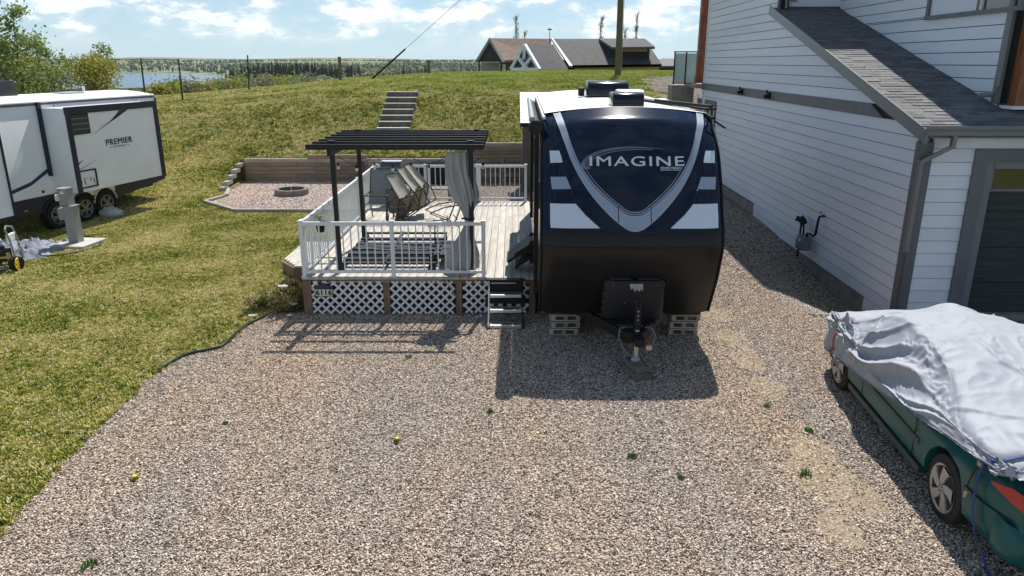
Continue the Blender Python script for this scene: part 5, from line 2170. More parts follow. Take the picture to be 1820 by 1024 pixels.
# skirt, stripe, slide-out
sk = MB()
sk.prism([(-.10, .64), (2.02, .40), (2.02, .90), (-.10, .90)], 'y', -.03, .012)
sk.prism([(3.6, .5), (9.2, .44), (9.2, .88), (3.6, .88)], 'y', -.03, .012)
sk.build('skirt', M_NVY, nbt)
for cx_, r_ in ((2.45, .42), (3.22, .40), (4.1, .42)):
    MB().tube([(cx_ + r_ * math.cos(a), .03, .36 + r_ * math.sin(a)) for a in np.linspace(.15, math.pi - .15, 16)], .022, 6).build('wheel_arch', M_WPL if cx_ < 3 else M_NVY, nbt)
    MB().cyl((cx_, -.02, .36), (cx_, .016, .36), r_ - .01, r_ - .01, 22).build('wheel_well', M_BLACKM, nbt)
    w_ = MB().cyl((cx_, -.2, .34), (cx_, .05, .34), .345, .345, 28).build('wheel', MATS['tyre_rubber'], nbt, smooth='auto', bevel=.02)
    rm = MB()
    for k in range(10):
        a = 2 * math.pi * k / 10 + (.12 if k % 2 else -.12)
        rm.bar((cx_ + .05 * math.cos(a), .065, .34 + .05 * math.sin(a)), (cx_ + .22 * math.cos(a), .060, .34 + .22 * math.sin(a)), .03, .022, (0, 1, 0))
    rm.tube([(cx_ + .225 * math.cos(a), .055, .34 + .225 * math.sin(a)) for a in np.linspace(0, 2 * math.pi, 22)], .014, 5)
    rm.cyl((cx_, .04, .34), (cx_, .08, .34), .055, .05, 12)
    rm.build('rim', M_METAL, w_)
for z0, z1, m, dz in ((1.16, 1.60, M_NVB, .07), (1.10, 1.52, M_NVY, .025)):
    q = MB()
    q.add([(5.6, .006, z0 - .08), (4.7, .006, z0 + .10), (3.95, .006, z1), (3.95, .006, z1 - dz), (4.7, .006, z0 + .10 - dz), (5.6, .006, z0 - .08 - dz)], [(0, 1, 4, 5), (1, 2, 3, 4)])
    q.build('stripe', m, nbt, fix=False)
MB().cyl((4.40, .0, .98), (4.40, .02, .98), .035, .035, 10).build('filler_cap', M_BLACKM, nbt)
MB().box((5.0, .02, .62), (.10, .02, .035)).build('marker_lamp', mat('amber_lens', (.7, .18, .02), .3), nbt)
SX0, SX1, SZ0, SZ1, SO = .82, 4.06, .90, 2.94, .70
so = MB().box(((SX0 + SX1) / 2, SO / 2, (SZ0 + SZ1) / 2), (SX1 - SX0, SO, SZ1 - SZ0)).build('slide_out', M_FIB, nbt, bevel=.012)
fr = MB()
fy = SO + .012
fr.box(((SX0 + SX1) / 2, fy, SZ1 - .06), (SX1 - SX0 + .05, .035, .17))
fr.box((SX1 - .06, fy, (SZ0 + SZ1) / 2), (.14, .034, SZ1 - SZ0))
fr.box((SX0 + .05, fy, (SZ0 + SZ1) / 2), (.12, .034, SZ1 - SZ0))
fr.build('frame_trim', M_NVY, so)
fr = MB()
fr.box((4.10, .03, 2.2), (.10, .06, 1.75))
fr.box((3.98, .05, 1.2), (.10, .07, .7))
fr.build('recess_trim', M_NVY, nbt)
MB().box(((SX0 + SX1) / 2 - .15, .14, SZ1 + .04), (SX1 - SX0 - .3, .06, .06)).build('slide_topper', M_GRV, so)
wn_ = MB().box((3.67, fy, 2.55), (.60, .03, .50)).build('window', M_BLACKM, so)
for k in range(3):
    MB().box((3.67, fy + .02, 2.43 + k * .125), (.52, .012, .012)).build('louvre_edge', M_METAL, wn_)
MB().box((3.67, fy + .017, 2.55), (.54, .006, .44)).build('pane', M_GLASS, wn_)
q = MB()
yo = SO + .008
q.add([(3.40, yo, 2.22), (2.62, yo, 2.54), (2.25, yo, 2.785), (1.93, yo, 2.79), (2.45, yo, 2.58)], [(0, 1, 2, 3, 4)])
q.build('swoosh', M_NVY, so, fix=False)
q = MB()
q.add([(3.99, yo, 1.60), (3.72, yo, 1.70), (3.92, yo, 1.58), (3.99, yo, 1.50)], [(0, 1, 2, 3)])
q.build('accent', M_NVB, so, fix=False)
q = MB()
q.add([(3.99, yo, 1.47), (3.22, yo, 1.66), (3.72, yo, 1.50), (3.99, yo, 1.40)], [(0, 1, 2, 3)])
q.build('accent', mat('pale_vinyl', (.5, .56, .65), .4), so, fix=False)
q = MB()
tv, tf = text_verts('PREMIER', .20, bold=.0, sx=1.0, spacing=1.1)
x0, x1 = min(v[0] for v in tv), max(v[0] for v in tv)
z0, z1 = min(v[1] for v in tv), max(v[1] for v in tv)
q.add([(2.90 - (x - x0) / (x1 - x0) * .96, yo + .002, 1.945 + (z - z0) / (z1 - z0) * .145) for x, z in tv], tf)
q.add([(2.888 - (x - x0) / (x1 - x0) * .96, yo + .0028, 1.950 + (z - z0) / (z1 - z0) * .145) for x, z in tv], tf)
q.build('lettering', M_NVY, so, fix=False)
tv, tf = text_verts('ULTRA LIGHTWEIGHT', .05, bold=.001)
x0, x1 = min(v[0] for v in tv), max(v[0] for v in tv)
q = MB()
q.add([(2.66 - (x - x0) / (x1 - x0) * .44, yo + .002, 1.885 + z) for x, z in tv], tf)
q.add([(2.72, yo + .002, 1.880), (2.80, yo + .002, 1.880), (2.80, yo + .002, 1.892), (2.72, yo + .002, 1.892)], [(0, 1, 2, 3)])
q.add([(2.08, yo + .002, 1.880), (2.16, yo + .002, 1.880), (2.16, yo + .002, 1.892), (2.08, yo + .002, 1.892)], [(0, 1, 2, 3)])
q.build('small_lettering', M_NVY, so, fix=False)
hb = MB()
hb.box((3.71, SO - .02, 1.21), (.58, .02, .40))
hatch = hb.build('service_hatch', M_BLACKM, so)
hf = MB()
for a, b in (((3.42, 1.01), (4.0, 1.01)), ((3.42, 1.42), (4.0, 1.42))):
    hf.box((3.71, fy, a[1]), (.62, .03, .03))
for x in (3.41, 4.0):
    hf.box((x, fy, 1.21), (.03, .03, .42))
hf.build('hatch_frame', M_BLACKM, hatch)
for k in range(5):
    MB().cyl((3.50 + k * .1, SO - .002, 1.08 + .07 * (k % 3)), (3.50 + k * .1, SO - .002, 1.20 + .05 * (k % 2)), .02, .02, 8).build('fitting', M_METAL, hatch)
# roof fittings
ra = MB()
ra.prism([(3.62, 3.16), (5.2, 3.16), (5.1, 3.45), (4.9, 3.56), (3.80, 3.56), (3.64, 3.42)], 'y', -1.65, -.95)
ra.build('air_conditioner', mat('black_plastic', (.02, .022, .025), .35), nbt, bevel=.03, smooth='auto')
MB().box((2.1, -.9, 3.21), (.7, .40, .05)).build('roof_vent', mat('vent_grey', (.45, .50, .50), .5), nbt, bevel=.01)
MB().cyl((.75, -1.6, 3.18), (.75, -1.6, 3.34), .035, .035).build('vent_pipe', M_WPL, nbt)
# next slide-out, cut by the picture edge
s2 = MB().box((6.98, .38, 1.75), (1.9, .76, 2.0)).build('slide_out', M_FIB, nbt, bevel=.01)
MB().box((6.03, .40, 1.75), (.03, .80, 2.05)).build('frame_trim', M_NVY, s2)
MB().box((4.6, -1.2, .52), (9.0, 1.8, .15)).build('chassis', M_BLACKM, nbt)

# ------------------------------------------------------------------ utility pedestal
M_PED = mat('galvanised_grey', (.30, .32, .32), .5, var=.10, metal=.3)
pe = thing('utility_pedestal', 'grey metal utility pedestal on a concrete pad beside the pale trailer', 'utility pedestal', (-9.93, 16.25, 0), R(-6))
MB().box((.05, 0, .03), (.80, .85, .10)).build('concrete_pad', mat('pale_concrete', (.48, .46, .42), .9, var=.1), pe, bevel=.01)
MB().box((.0, 0, .50), (.24, .20, .84)).build('lower_post', M_PED, pe, bevel=.006)
MB().box((.0, 0, .915), (.29, .26, .02)).build('cap', M_PED, pe)
MB().box((-.06, .0, 1.11), (.22, .22, .37)).build('outlet_box', M_PED, pe, bevel=.006)
MB().box((-.06, -.02, 1.305), (.25, .28, .025)).build('box_lid', M_PED, pe)
MB().cyl((-.17, -.05, 1.10), (-.25, -.08, 1.10), .08, .08, 16).build('electric_meter', mat('meter_glass', (.55, .58, .58), .2), pe)
MB().box((-.20, -.0, .73), (.14, .14, .26)).build('side_box', M_PED, pe)
MB().box((-.06, -.113, 1.22), (.08, .004, .06)).build('sticker', M_WHITE, pe)
q = MB()
cpts = [(145, 420), (158, 420), (170, 423), (180, 429), (178, 436), (160, 442), (137, 448), (110, 453), (82, 455), (60, 450), (48, 444)]
q.tube([at0(u, v, .03) + (.03,) for u, v in cpts], .014, 6)
tag(q.build('power_cable', M_BLACKM, smooth=True), 'black power cable looping over the grass from the pedestal', 'cable')

# rumpled tarpaulin
TP = [at0(*p) for p in ((-12, 462), (22, 410), (62, 425), (98, 418), (112, 447), (60, 474))]
q = MB()
rr = random.Random(4)


def TARP(i, j):
    u, v = i / 60, j / 44
    x = -11.6 + (1.7 + .45 * fbm(v * 3, 9)) * u - .45 * v + .14 * fbm(v * 5, u * 3, 1)
    y = 14.75 + (1.6 + .35 * fbm(u * 3, 4)) * v + .2 * u + .14 * fbm(u * 5, v * 3, 5)
    n = 1 - abs(fbm(x * 1.5 + 2, y * 1.2, 7, 3)) * 1.6
    m_ = 1 - abs(fbm(x * 4.5, y * 3.5, 3, 2)) * 2
    h = .02 + .17 * max(0, n) ** 3 + .06 * max(0, m_) ** 2
    edge = min(u, 1 - u, v, 1 - v) * 9
    return (x, y, .012 + h * min(1, edge))


q.grid(TARP, 61, 45)
tag(q.build('tarpaulin', mat('grey_tarpaulin', (.26, .28, .33), .75, spec=.15, var=.25, scale=3), smooth='auto', fix=False), 'crumpled grey tarpaulin heaped on the lawn beside the pedestal', 'tarpaulin')
# plastic bag by the wheel
q = MB()
q.grid(lambda i, j: (lambda a, t: (-10.8 + .30 * math.cos(a) * math.sin(t) * (1 + .25 * fbm(math.cos(a) * 2, math.sin(a) * 2, t * 2)), 19.4 + .20 * math.sin(a) * math.sin(t), .11 + .16 * math.cos(t) * (1 + .3 * fbm(math.cos(a) * 3, math.sin(a) * 3, t)) - .0))(2 * math.pi * i / 26, math.pi * (j + .03) / 12.06), 26, 13, True)
tag(q.build('plastic_bag', mat('pale_plastic_bag', (.48, .55, .56), .4), smooth='auto', fix=False), 'pale plastic bag lying under the pale trailer behind the pedestal', 'bag')
# pressure washer
pw = thing('pressure_washer', 'pressure washer with a yellow spoked wheel at the left edge of the lawn', 'pressure washer', (-9.92, 14.15, 0), R(10))
M_YEL = mat('yellow_plastic', (.75, .52, .02), .4)
for (x, y) in ((0, 0), (-.52, .28)):
    w_ = MB().cyl((x - .03, y - .02, .15), (x + .04, y - .06, .15), .15, .15, 22).build('wheel', MATS['tyre_rubber'], pw, smooth='auto', bevel=.01)
    rm = MB()
    rm.cyl((x + .035, y - .06, .15), (x + .055, y - .07, .15), .035, .035, 12)
    for k in range(5):
        a = 2 * math.pi * k / 5
        rm.bar((x + .05, y - .066, .15), (x + .05, y - .066 + .11 * math.cos(a), .15 + .11 * math.sin(a)), .05, .012, (1, 0, 0))
    rm.tube([(x + .05, y - .066 + .115 * math.cos(a), .15 + .115 * math.sin(a)) for a in np.linspace(0, 2 * math.pi, 20)], .012, 5)
    rm.build('rim', M_YEL, w_)
f_ = MB()
for sy in (0, .30):
    f_.tube([(-.62, sy - .1, .08), (-.10, sy - .1, .08), (.02, sy - .05, .20), (-.05, sy + .02, .60), (-.12, sy + .05, .82)], .018, 6)
f_.tube([(-.12, .05, .82), (-.16, .2, .87), (-.12, .35, .82)], .02, 6)
f_.build('frame', M_METAL, pw, smooth='auto')
MB().box((-.10, .2, .64), (.05, .34, .16)).build('control_panel', M_WPL, pw, bevel=.015)
e_ = MB()
e_.box((-.30, .02, .32), (.36, .26, .22))
e_.cyl((-.30, .05, .40), (-.30, .05, .50), .12, .10, 16)
e_.build('engine', M_BLACKM, pw, bevel=.01)
MB().cyl((-.10, -.04, .30), (-.34, -.04, .28), .075, .075, 14).build('pump', mat('brass_pump', (.42, .27, .10), .4, metal=.6), pw, smooth='auto')
MB().box((-.45, .02, .44), (.16, .2, .08)).build('fuel_tank', M_BLACKM, pw, bevel=.02)
MB().tube([(-.3, -.1, .3), (-.2, -.22, .2), (-.05, -.2, .08), (-.4, -.25, .03), (-.7, -.1, .03)], .012, 6).build('hose', M_BLACKM, pw)

# ------------------------------------------------------------------ covered green car
M_GREEN_C = mat('dark_green_metallic', (.008, .092, .088), .30, metal=.0, spec=.30, coat=.06)
M_COVER = mat('silver_cover_cloth', (.34, .36, .405), .60, spec=.30, var=.05, scale=1.5)
_t = M_COVER.node_tree
_n = _t.nodes.new('ShaderNodeTexNoise')
_n.noise_type = 'RIDGED_MULTIFRACTAL'
_n.inputs['Scale'].default_value = 5.5
_n.inputs['Detail'].default_value = 5
_tc = _t.nodes.new('ShaderNodeTexCoord')
_t.links.new(_tc.outputs['Object'], _n.inputs['Vector'])
_bp = _t.nodes.new('ShaderNodeBump')
_bp.inputs['Distance'].default_value = .018
_t.links.new(_n.outputs['Fac'], _bp.inputs['Height'])
_t.links.new(_bp.outputs[0], _t.nodes['Principled BSDF'].inputs['Normal'])
car = thing('covered_car', 'dark green car under a wrinkled silver cloth cover, rear corner and two wheels showing', 'car', (4.75, 5.72, 0), R(-5.3))
CW = .87
REAR, NOSE = -.98, 3.80


def car_plan(y):
    """half width at length y."""
    w_ = CW
    w_ *= 1 - .22 * sm(3.0, NOSE, y) ** 1.5 - .12 * sm(-.35, REAR, y) ** 1.6 - (.10 if y > 3.6 else 0) * (y - 3.6) / .2
    return w_


# lower body: closed loft along y, cut by wheel openings
ysn = list(np.linspace(REAR, NOSE, 41))
prof_b = [(.0, .22), (.90, .22), (.985, .30), (1.0, .40), (1.0, .52), (.985, .62), (1.0, .66), (.975, .72), (.93, .77), (.84, .82), (.5, .86), (0, .86)]


def BODY(i, j):
    n = len(prof_b)
    f = i if i < n else 2 * n - 1 - i
    sx = -1 if i < n else 1
    y = ysn[j]
    k, z = prof_b[f]
    w_ = car_plan(y)
    top = .99 - .09 * sm(-.2, 1.2, y) - .36 * sm(2.0, NOSE, y)
    z = z if z < .6 else .6 + (z - .6) * (top - .6) / .30
    bulge = 0
    if y < REAR + .25:
        bulge = (.10 if .3 < z < .62 else 0.02 if z < .8 else -.06)
    yy_ = y
    if j == 0:
        yy_ = REAR - .05 * math.sqrt(max(0, 1 - k * k)) - (.05 if .28 < z < .60 else 0) + (.05 if z > .8 else 0)
    if j == len(ysn) - 1:
        yy_ = NOSE + .10 * math.sqrt(max(0, 1 - k * k))
    return (sx * w_ * k, yy_, z)


q = MB()
NBp = 2 * len(prof_b)
q.grid(BODY, NBp, len(ysn), True)
q.add([BODY(i, 0) for i in range(NBp)], [tuple(range(NBp))])
q.add([BODY(i, len(ysn) - 1) for i in range(NBp)], [tuple(range(NBp))])
body = q.build('body', M_GREEN_C, car, smooth='auto')
bmt = bmesh.new()
bmt.from_mesh(body.data)
bmesh.ops.remove_doubles(bmt, verts=bmt.verts, dist=.0005)
bmesh.ops.recalc_face_normals(bmt, faces=bmt.faces)
bmt.to_mesh(body.data)
bmt.free()
cut = MB()
for y in (0, 2.82):
    cut.cyl((-1.1, y, .32), (1.1, y, .32), .365, .365, 30)
cutter = cut.build('cutter', M_BLACKM, car)
md = body.modifiers.new('arches', 'BOOLEAN')
md.operation = 'DIFFERENCE'
md.object = cutter
md.solver = 'EXACT'
bpy.context.view_layer.update()
dg = bpy.context.evaluated_depsgraph_get()
nm_ = bpy.data.meshes.new_from_object(body.evaluated_get(dg))
if len(nm_.polygons) > 100:
    body.data = nm_
body.modifiers.clear()
bpy.data.objects.remove(cutter)
body.data.polygons.foreach_set('use_smooth', [True] * len(body.data.polygons))
body.data.set_sharp_from_angle(angle=R(35))
# sills, crease lines, bumper seam, tail light, spat
MB().box((0, 1.41, .42), (1.4, 4.2, .30)).build('underbody', M_BLACKM, car)
for sx in (-1, 1):
    MB().box((sx * (CW - .045), 1.41, .235), (.10, 1.95, .07)).build('sill', mat('dark_sill', (.02, .05, .05), .4), car, bevel=.01)
    MB().box((sx * (CW + .002), 1.45, .50), (.018, 1.9, .055)).build('side_moulding', mat('dark_sill', (.02, .05, .05), .4), car, bevel=.006)
    for y in (.62, 1.98):
        MB().box((sx * (CW + .000), y, .52), (.006, .008, .60)).build('door_gap', M_BLACKM, car)
for sx in (-1, 1):
    q = MB()

    def TL_(i, j):
        if i < 8:
            y_ = -.64 + (REAR + .64) * i / 7
            x, yb = car_plan(y_) * .985 + .012, y_
        else:
            k_ = .97 - .5 * (i - 8) / 8
            x, yb = car_plan(REAR) * k_, REAR - .05 * math.sqrt(1 - k_ * k_) - .016
        wz = min(1, .12 + i / 5)
        z = .775 + (j / 3 - .5) * .125 * wz - .006 * i / 16
        return (sx * x, yb, z)
    q.grid(TL_, 17, 4)
    q.build('tail_light', mat('red_lens', (.42, .025, .012), .18, spec=.6), car, smooth=True, fix=True)
MB().tube([(-car_plan(y) - .003, y, .565) for y in np.linspace(-.36, -.92, 8)] + [(-.72, -1.00, .565), (-.5, -1.055, .565), (0, -1.085, .565), (.5, -1.055, .565), (.76, -.98, .565)], .006, 5).build('bumper_seam', M_BLACKM, car)
bmq = MB()


def BUMP(i, j):
    t = -1 + 2 * i / 30
    a = j / 8
    z = .25 + .31 * a
    pr_ = .045 * math.sin(math.pi * a) ** .7
    x = math.copysign(min(1, abs(t) ** .75), t) * .80
    u = abs(t)
    y = -1.02 - pr_ + .62 * max(0, u - .45) ** 2.2 * 1.6
    x = math.copysign((CW - .05 + pr_ * .8) * math.sin(min(1, u * 1.05) * math.pi / 2) ** .8, t)
    return (x, y, z)


bmq.grid(BUMP, 31, 9)
bmq.build('bumper', M_GREEN_C, car, smooth=True, fix=True)


def wheel(y, sx, steer=0):
    w_ = MB().cyl((sx * .66, y, .31), (sx * .85, y, .31), .31, .31, 36).build('wheel', MATS['tyre_rubber'], car, smooth='auto', bevel=.03)
    rm = MB()
    rm.cyl((sx * .80, y, .31), (sx * .82, y, .31), .205, .205, 28)
    dark = rm.build('hub_recess', M_BLACKM, w_)
    rm = MB()
    M_AL = mat('painted_alloy', (.42, .41, .40), .35, metal=.45)
    n = 28
    ring = [(a, r) for r in (.225, .19) for a in np.linspace(0, 2 * math.pi, n, endpoint=False)]
    xo = sx * .858
    vs = [(xo if r > .2 else sx * .845, y + r * math.cos(a), .31 + r * math.sin(a)) for a, r in ring]
    rm.add(vs, [(k, (k + 1) % n, n + (k + 1) % n, n + k) for k in range(n)])
    for k in range(5):
        a0 = 2 * math.pi * k / 5 + .3
        P = []
        for (r, da, hw) in ((.045, -.15, .030), (.10, .0, .042), (.15, .12, .048), (.198, .22, .062)):
            c_, s_ = math.cos(a0 + da), math.sin(a0 + da)
            P.append(((r * c_ + hw * s_, r * s_ - hw * c_), (r * c_ - hw * s_, r * s_ + hw * c_)))
        vs = []
        for (l, r2) in P:
            vs += [(sx * .868, y + l[0], .31 + l[1]), (sx * .868, y + r2[0], .31 + r2[1])]
        for (l, r2) in P:
            vs += [(sx * .825, y + l[0] * .97, .31 + l[1] * .97), (sx * .825, y + r2[0] * .97, .31 + r2[1] * .97)]
        fs = []
        for m_ in range(3):
            a = 2 * m_
            fs += [(a, a + 1, a + 3, a + 2), (8 + a, a, a + 2, 8 + a + 2), (a + 1, 8 + a + 1, 8 + a + 3, a + 3)]
        rm.add(vs, fs)
    rm.cyl((sx * .84, y, .31), (sx * .872, y, .31), .05, .045, 16)
    rm.build('rim', M_AL, w_, fix=True)
    for k in range(5):
        a = 2 * math.pi * k / 5
        MB().cyl((sx * .87, y + .028 * math.cos(a), .31 + .028 * math.sin(a)), (sx * .878, y + .028 * math.cos(a), .31 + .028 * math.sin(a)), .007, .007, 6).build('lug_nut', M_BLACKM, w_)


for y in (0, 2.82):
    for sx in (-1, 1):
        wheel(y, sx)

# the cloth cover
NCX, NCY = 230, 300


def car_top(y):
    K = [(-1.05, .95), (-.8, 1.02), (-.2, 1.05), (.15, 1.08), (.75, 1.24), (1.15, 1.33), (1.9, 1.34), (2.2, 1.25), (2.75, .98), (3.2, .90), (3.6, .80), (3.85, .66), (3.95, .42)]
    return lerpk(K, y)


def car_roofw(y):
    return .62 if .7 < y < 2.2 else .62 + .18 * (sm(.7, -.1, y) if y < .7 else sm(2.2, 2.8, y))


def hem(y):
    K = [(-1.1, .945), (-.75, .94), (-.35, .915), (.35, .81), (1.2, .64), (2.2, .50), (2.6, .46), (3.1, .40), (3.5, .30), (3.98, .26)]
    return lerpk(K, y)


def smK(f, y, w_=.12):
    return (f(y - w_) + 2 * f(y) + f(y + w_)) / 4


def ridge(x, y, z, o=3):
    v, a = 0, 1
    for k in range(o):
        v += a * (1 - abs(mnoise.noise(Vector((x, y, z))) * 2.2)) ** 2
        x, y, z, a = x * 2.1 + 3, y * 2.1 + 1, z, a * .5
    return v


FOLDS = [(2.15, .20, .75, .50, .095, .115), (2.05, .33, 1.25, .56, .07, .10), (2.02, .40, 1.60, .70, .055, .06), (2.3, .35, 2.9, .62, .08, .07), (1.5, .16, .1, .36, .06, .045), (.9, .30, -.2, .52, .07, .045), (1.0, .45, .2, .50, .045, .035), (1.35, .42, .8, .62, .04, .03), (1.2, .86, .5, .98, .04, .025), (2.2, .5, 2.5, .9, .06, .04), (2.6, .30, 2.9, .75, .045, .04), (.3, .5, -.1, .9, .05, .03)]


def COV(i, j):
    u = -1 + 2 * i / (NCX - 1)
    y = -1.06 + (3.96 + 1.06) * j / (NCY - 1)
    top = smK(car_top, y)
    w_ = car_plan(min(max(y, REAR), NOSE - .05)) + .035
    if y > 3.6:
        w_ *= 1 - .30 * ((y - 3.6) / .36) ** 2
    rw_ = min(car_roofw(y), w_ - .06)
    h = smK(hem, y, .2)
    if u > 0:
        h = h - .05
    sh = max(h + .035, min(.80 + .14 * sm(.6, -.3, y), top - .05))
    # section: half param a 0 hem ..1 centre
    a = 1 - abs(u)
    P = [(0, w_ + .015, h), (.20, w_ + .02, sh - .06), (.34, w_ - .015, sh + .03), (.60, rw_ + .04, top - .10 * (top > 1.0) - .02), (.72, rw_ * .86, top - .02), (1, 0, top + .03)]
    for m_ in range(5):
        if a <= P[m_ + 1][0]:
            t = (a - P[m_][0]) / (P[m_ + 1][0] - P[m_][0])
            pm = P[max(m_ - 1, 0)]
            p0, p1 = P[m_], P[m_ + 1]
            p2 = P[min(m_ + 2, 5)]
            cr = [.5 * (2 * p0[c] + (p1[c] - pm[c]) * t + (2 * pm[c] - 5 * p0[c] + 4 * p1[c] - p2[c]) * t * t + (3 * p0[c] - pm[c] - 3 * p1[c] + p2[c]) * t ** 3) for c in (1, 2)]
            break
    x, z = cr
    x = math.copysign(x, u)
    sgn = -1 if u < 0 else 1
    d = 0.0
    vig = .7 + .3 * sgn * -1
    # long pulled folds running back and up from the door area (y, a) -> (y, a), width, height
    for (fy0, fa0, fy1, fa1, fw, fh) in FOLDS:
        ex, ey = fy1 - fy0, (fa1 - fa0) * 2.2
        px_, py_ = y - fy0, (a - fa0) * 2.2
        LL = ex * ex + ey * ey
        t = (px_ * ex + py_ * ey) / LL
        bend = .05 * fbm(t * 2.2 + fy0, fa0 * 7, 2.0, 2)
        dist = (px_ * ey - py_ * ex) / math.sqrt(LL) + bend
        w2 = fw * (.45 + .9 * max(0, min(1, t)))
        if -.2 < t < 1.25:
            e_ = sm(-.2, .12, t) * (1 - sm(.65, 1.25, t))
            d += fh * e_ * (math.exp(-(abs(dist) / w2) ** 1.25) if dist > 0 else math.exp(-(abs(dist) / (w2 * .40)) ** 1.3))
    fine = ridge(y * 2.1 + x, a * 5.0 - y * 1.6, 3.0 + sgn, 2) - .9
    fine2 = ridge(y * 6.0, a * 9 + y * 3.0, 9.0, 2) - .8
    pat = sm(-.25, .35, fbm(y * .9, a * 2.2, 11 + sgn, 2)) * (.15 + .85 * (1 - sm(.55, .78, a)))
    d += (.042 * fine + .026 * fine2) * pat + .010 * fine
    # gathers ahead of the rear strap, pinch under the strap, pleats behind it
    g1 = math.exp(-((y + .36) / .17) ** 2)
    d += g1 * .026 * (abs(math.sin(x * 15 + 2.0 * fbm(x * 3, 1.0))) - .5) + .016 * g1 * math.sin(x * 31 + 2)
    d -= .050 * math.exp(-((y + .64) / .055) ** 2)
    if y < -.62:
        d += .014 * math.sin(x * 24 + 5 * fbm(x * 2, y * 2)) * sm(-.62, -.75, y) + .03 * sm(-.64, -.78, y)
    # gather at the front strap: pleats fan out along the hood
    g2 = math.exp(-((y - 2.98) / .09) ** 2)
    fan = math.exp(-((y - 2.72) / .26) ** 2) + .8 * math.exp(-((y - 3.2) / .18) ** 2)
    d += fan * .028 * (abs(math.sin(a * 17 + y * 4 + 2 * fbm(a * 3, y))) - .5) * (1 - sm(.75, .95, a)) - .040 * g2 * (1 - sm(.5, .8, a))
    # shoulder of the wing mirror lifting the cloth
    d += .10 * math.exp(-((y - 2.0) / .15) ** 2 - ((a - .43) / .07) ** 2)
    nx_, nz_ = (sgn * (1 - sm(.25, .62, a)), .25 + .75 * sm(.2, .6, a))
    edge = 1.0 if a > .04 else .4
    x += nx_ * d * edge
    z += nz_ * d * edge
    # the far end hood bulges on the passenger side
    z += .19 * math.exp(-((y - 3.0) / .42) ** 2 - ((x - .50) / .27) ** 2)
    yo_ = 0
    if y < -.75:
        yo_ = .0
    # rounded corners in plan
    if y < -.8:
        yo_ += .22 * (abs(x) / w_) ** 3 * sm(-.75, -1.06, y) + .012 * math.sin(x * 30) * sm(-.9, -1.06, y)
    if y > 3.5:
        yo_ -= .30 * (abs(x) / w_) ** 3 * sm(3.5, 3.96, y)
    return (x, y + yo_, z)


q = MB()
q.grid(COV, NCX, NCY)
cover = thing('car_cover', 'wrinkled silver cloth cover stretched over the green car', 'car cover', (4.75, 5.72, 0), R(-5.3))
cvm = q.build('cloth', M_COVER, cover, smooth=True, fix=False)
# rear drop of the cover over the boot lid edge and the nose drop
for (jj, dirn, nm2) in ((0, -1, 'rear_hem'), (NCY - 1, 1, 'nose_flap')):
    q = MB()

    def DR(i, j):
        x, y, z = COV(i * 3 if i * 3 < NCX else NCX - 1, jj)
        t = j / 6
        zb = (.935 if dirn < 0 else .34) + .012 * math.sin(x * 22)
        zz_ = z + (min(zb, z) - z) * t
        return (x * (1 + .0 * t), y + dirn * (.035 * math.sin(t * math.pi / 2) + .010 * math.sin(x * 26 + t)), zz_)
    q.grid(DR, NCX // 3 + 1, 7)
    q.build(nm2, M_COVER, cover, smooth=True, fix=False)


MB().tube([Vector(COV(0, j)) + Vector((-.004, 0, 0)) for j in range(0, NCY, 3)], .007, 5).build('hem_cord', mat('grey_hem', (.20, .21, .24), .8), cover, smooth=True)


def on_cover(u, y):
    i = int(round((u + 1) / 2 * (NCX - 1)))
    j = int(round((y + 1.06) / 5.02 * (NCY - 1)))
    return Vector(COV(max(0, min(NCX - 1, i)), max(0, min(NCY - 1, j))))


def strap(name, m, pts, w_, parent):
    q = MB()
    n = len(pts)
    P = [Vector(p) for p in pts]
    vs = []
    for k in range(n):
        d = (P[min(k + 1, n - 1)] - P[max(k - 1, 0)]).normalized()
        s_ = Vector((0, 1, 0)) - d * d.y
        s_.normalize()
        nrm = d.cross(s_).normalized() * .002
        vs += [P[k] - s_ * w_ / 2 - nrm, P[k] + s_ * w_ / 2 - nrm, P[k] + s_ * w_ / 2 + nrm, P[k] - s_ * w_ / 2 + nrm]
    fs = []
    for k in range(n - 1):
        a = 4 * k
        for e in range(4):
            fs.append((a + e, a + (e + 1) % 4, a + 4 + (e + 1) % 4, a + 4 + e))
    q.add(vs, fs)
    return q.build(name, m, parent, smooth=False, fix=True)


M_BSTR = mat('blue_webbing', (.02, .045, .20), .7)
M_RSTR = mat('orange_webbing', (.55, .10, .04), .7)
sb = thing('blue_strap', 'blue webbing strap round the rear of the covered car, tail trailing on the gravel', 'strap', (4.75, 5.72, 0), R(-5.3))
pts = [on_cover(u, -.60) + Vector((0, 0, .014)) for u in np.linspace(.85, -.80, 34)]
pts += [Vector((-.89, -.56, .88)), Vector((-.90, -.55, .70)), Vector((-.90, -.58, .45)), Vector((-.88, -.64, .28)), Vector((-.80, -.66, .12))]
strap('webbing', M_BSTR, pts, .030, sb)
strap('webbing', M_BSTR, [Vector((-.80, -.66, .12)), Vector((-.82, -.8, .05)), Vector((-.80, -1.0, .02)), Vector((-.86, -1.25, .015)), Vector((-.78, -1.5, .015)), Vector((-.84, -1.9, .015))], .03, sb)
strap('black_tie', M_BLACKM, [Vector((-.89, -.52, .88)), Vector((-.90, -.47, .72)), Vector((-.895, -.43, .60))], .02, sb)
MB().box((-.90, -.55, .88), (.02, .05, .04)).build('buckle', M_METAL, sb)
MB().cyl((-.895, -.44, .56), (-.905, -.44, .50), .018, .012, 8).build('hook', mat('brass_hook', (.5, .35, .2), .4), sb)
so_ = thing('orange_strap', 'orange strap hanging over the far left fender of the car cover', 'strap', (4.75, 5.72, 0), R(-5.3))
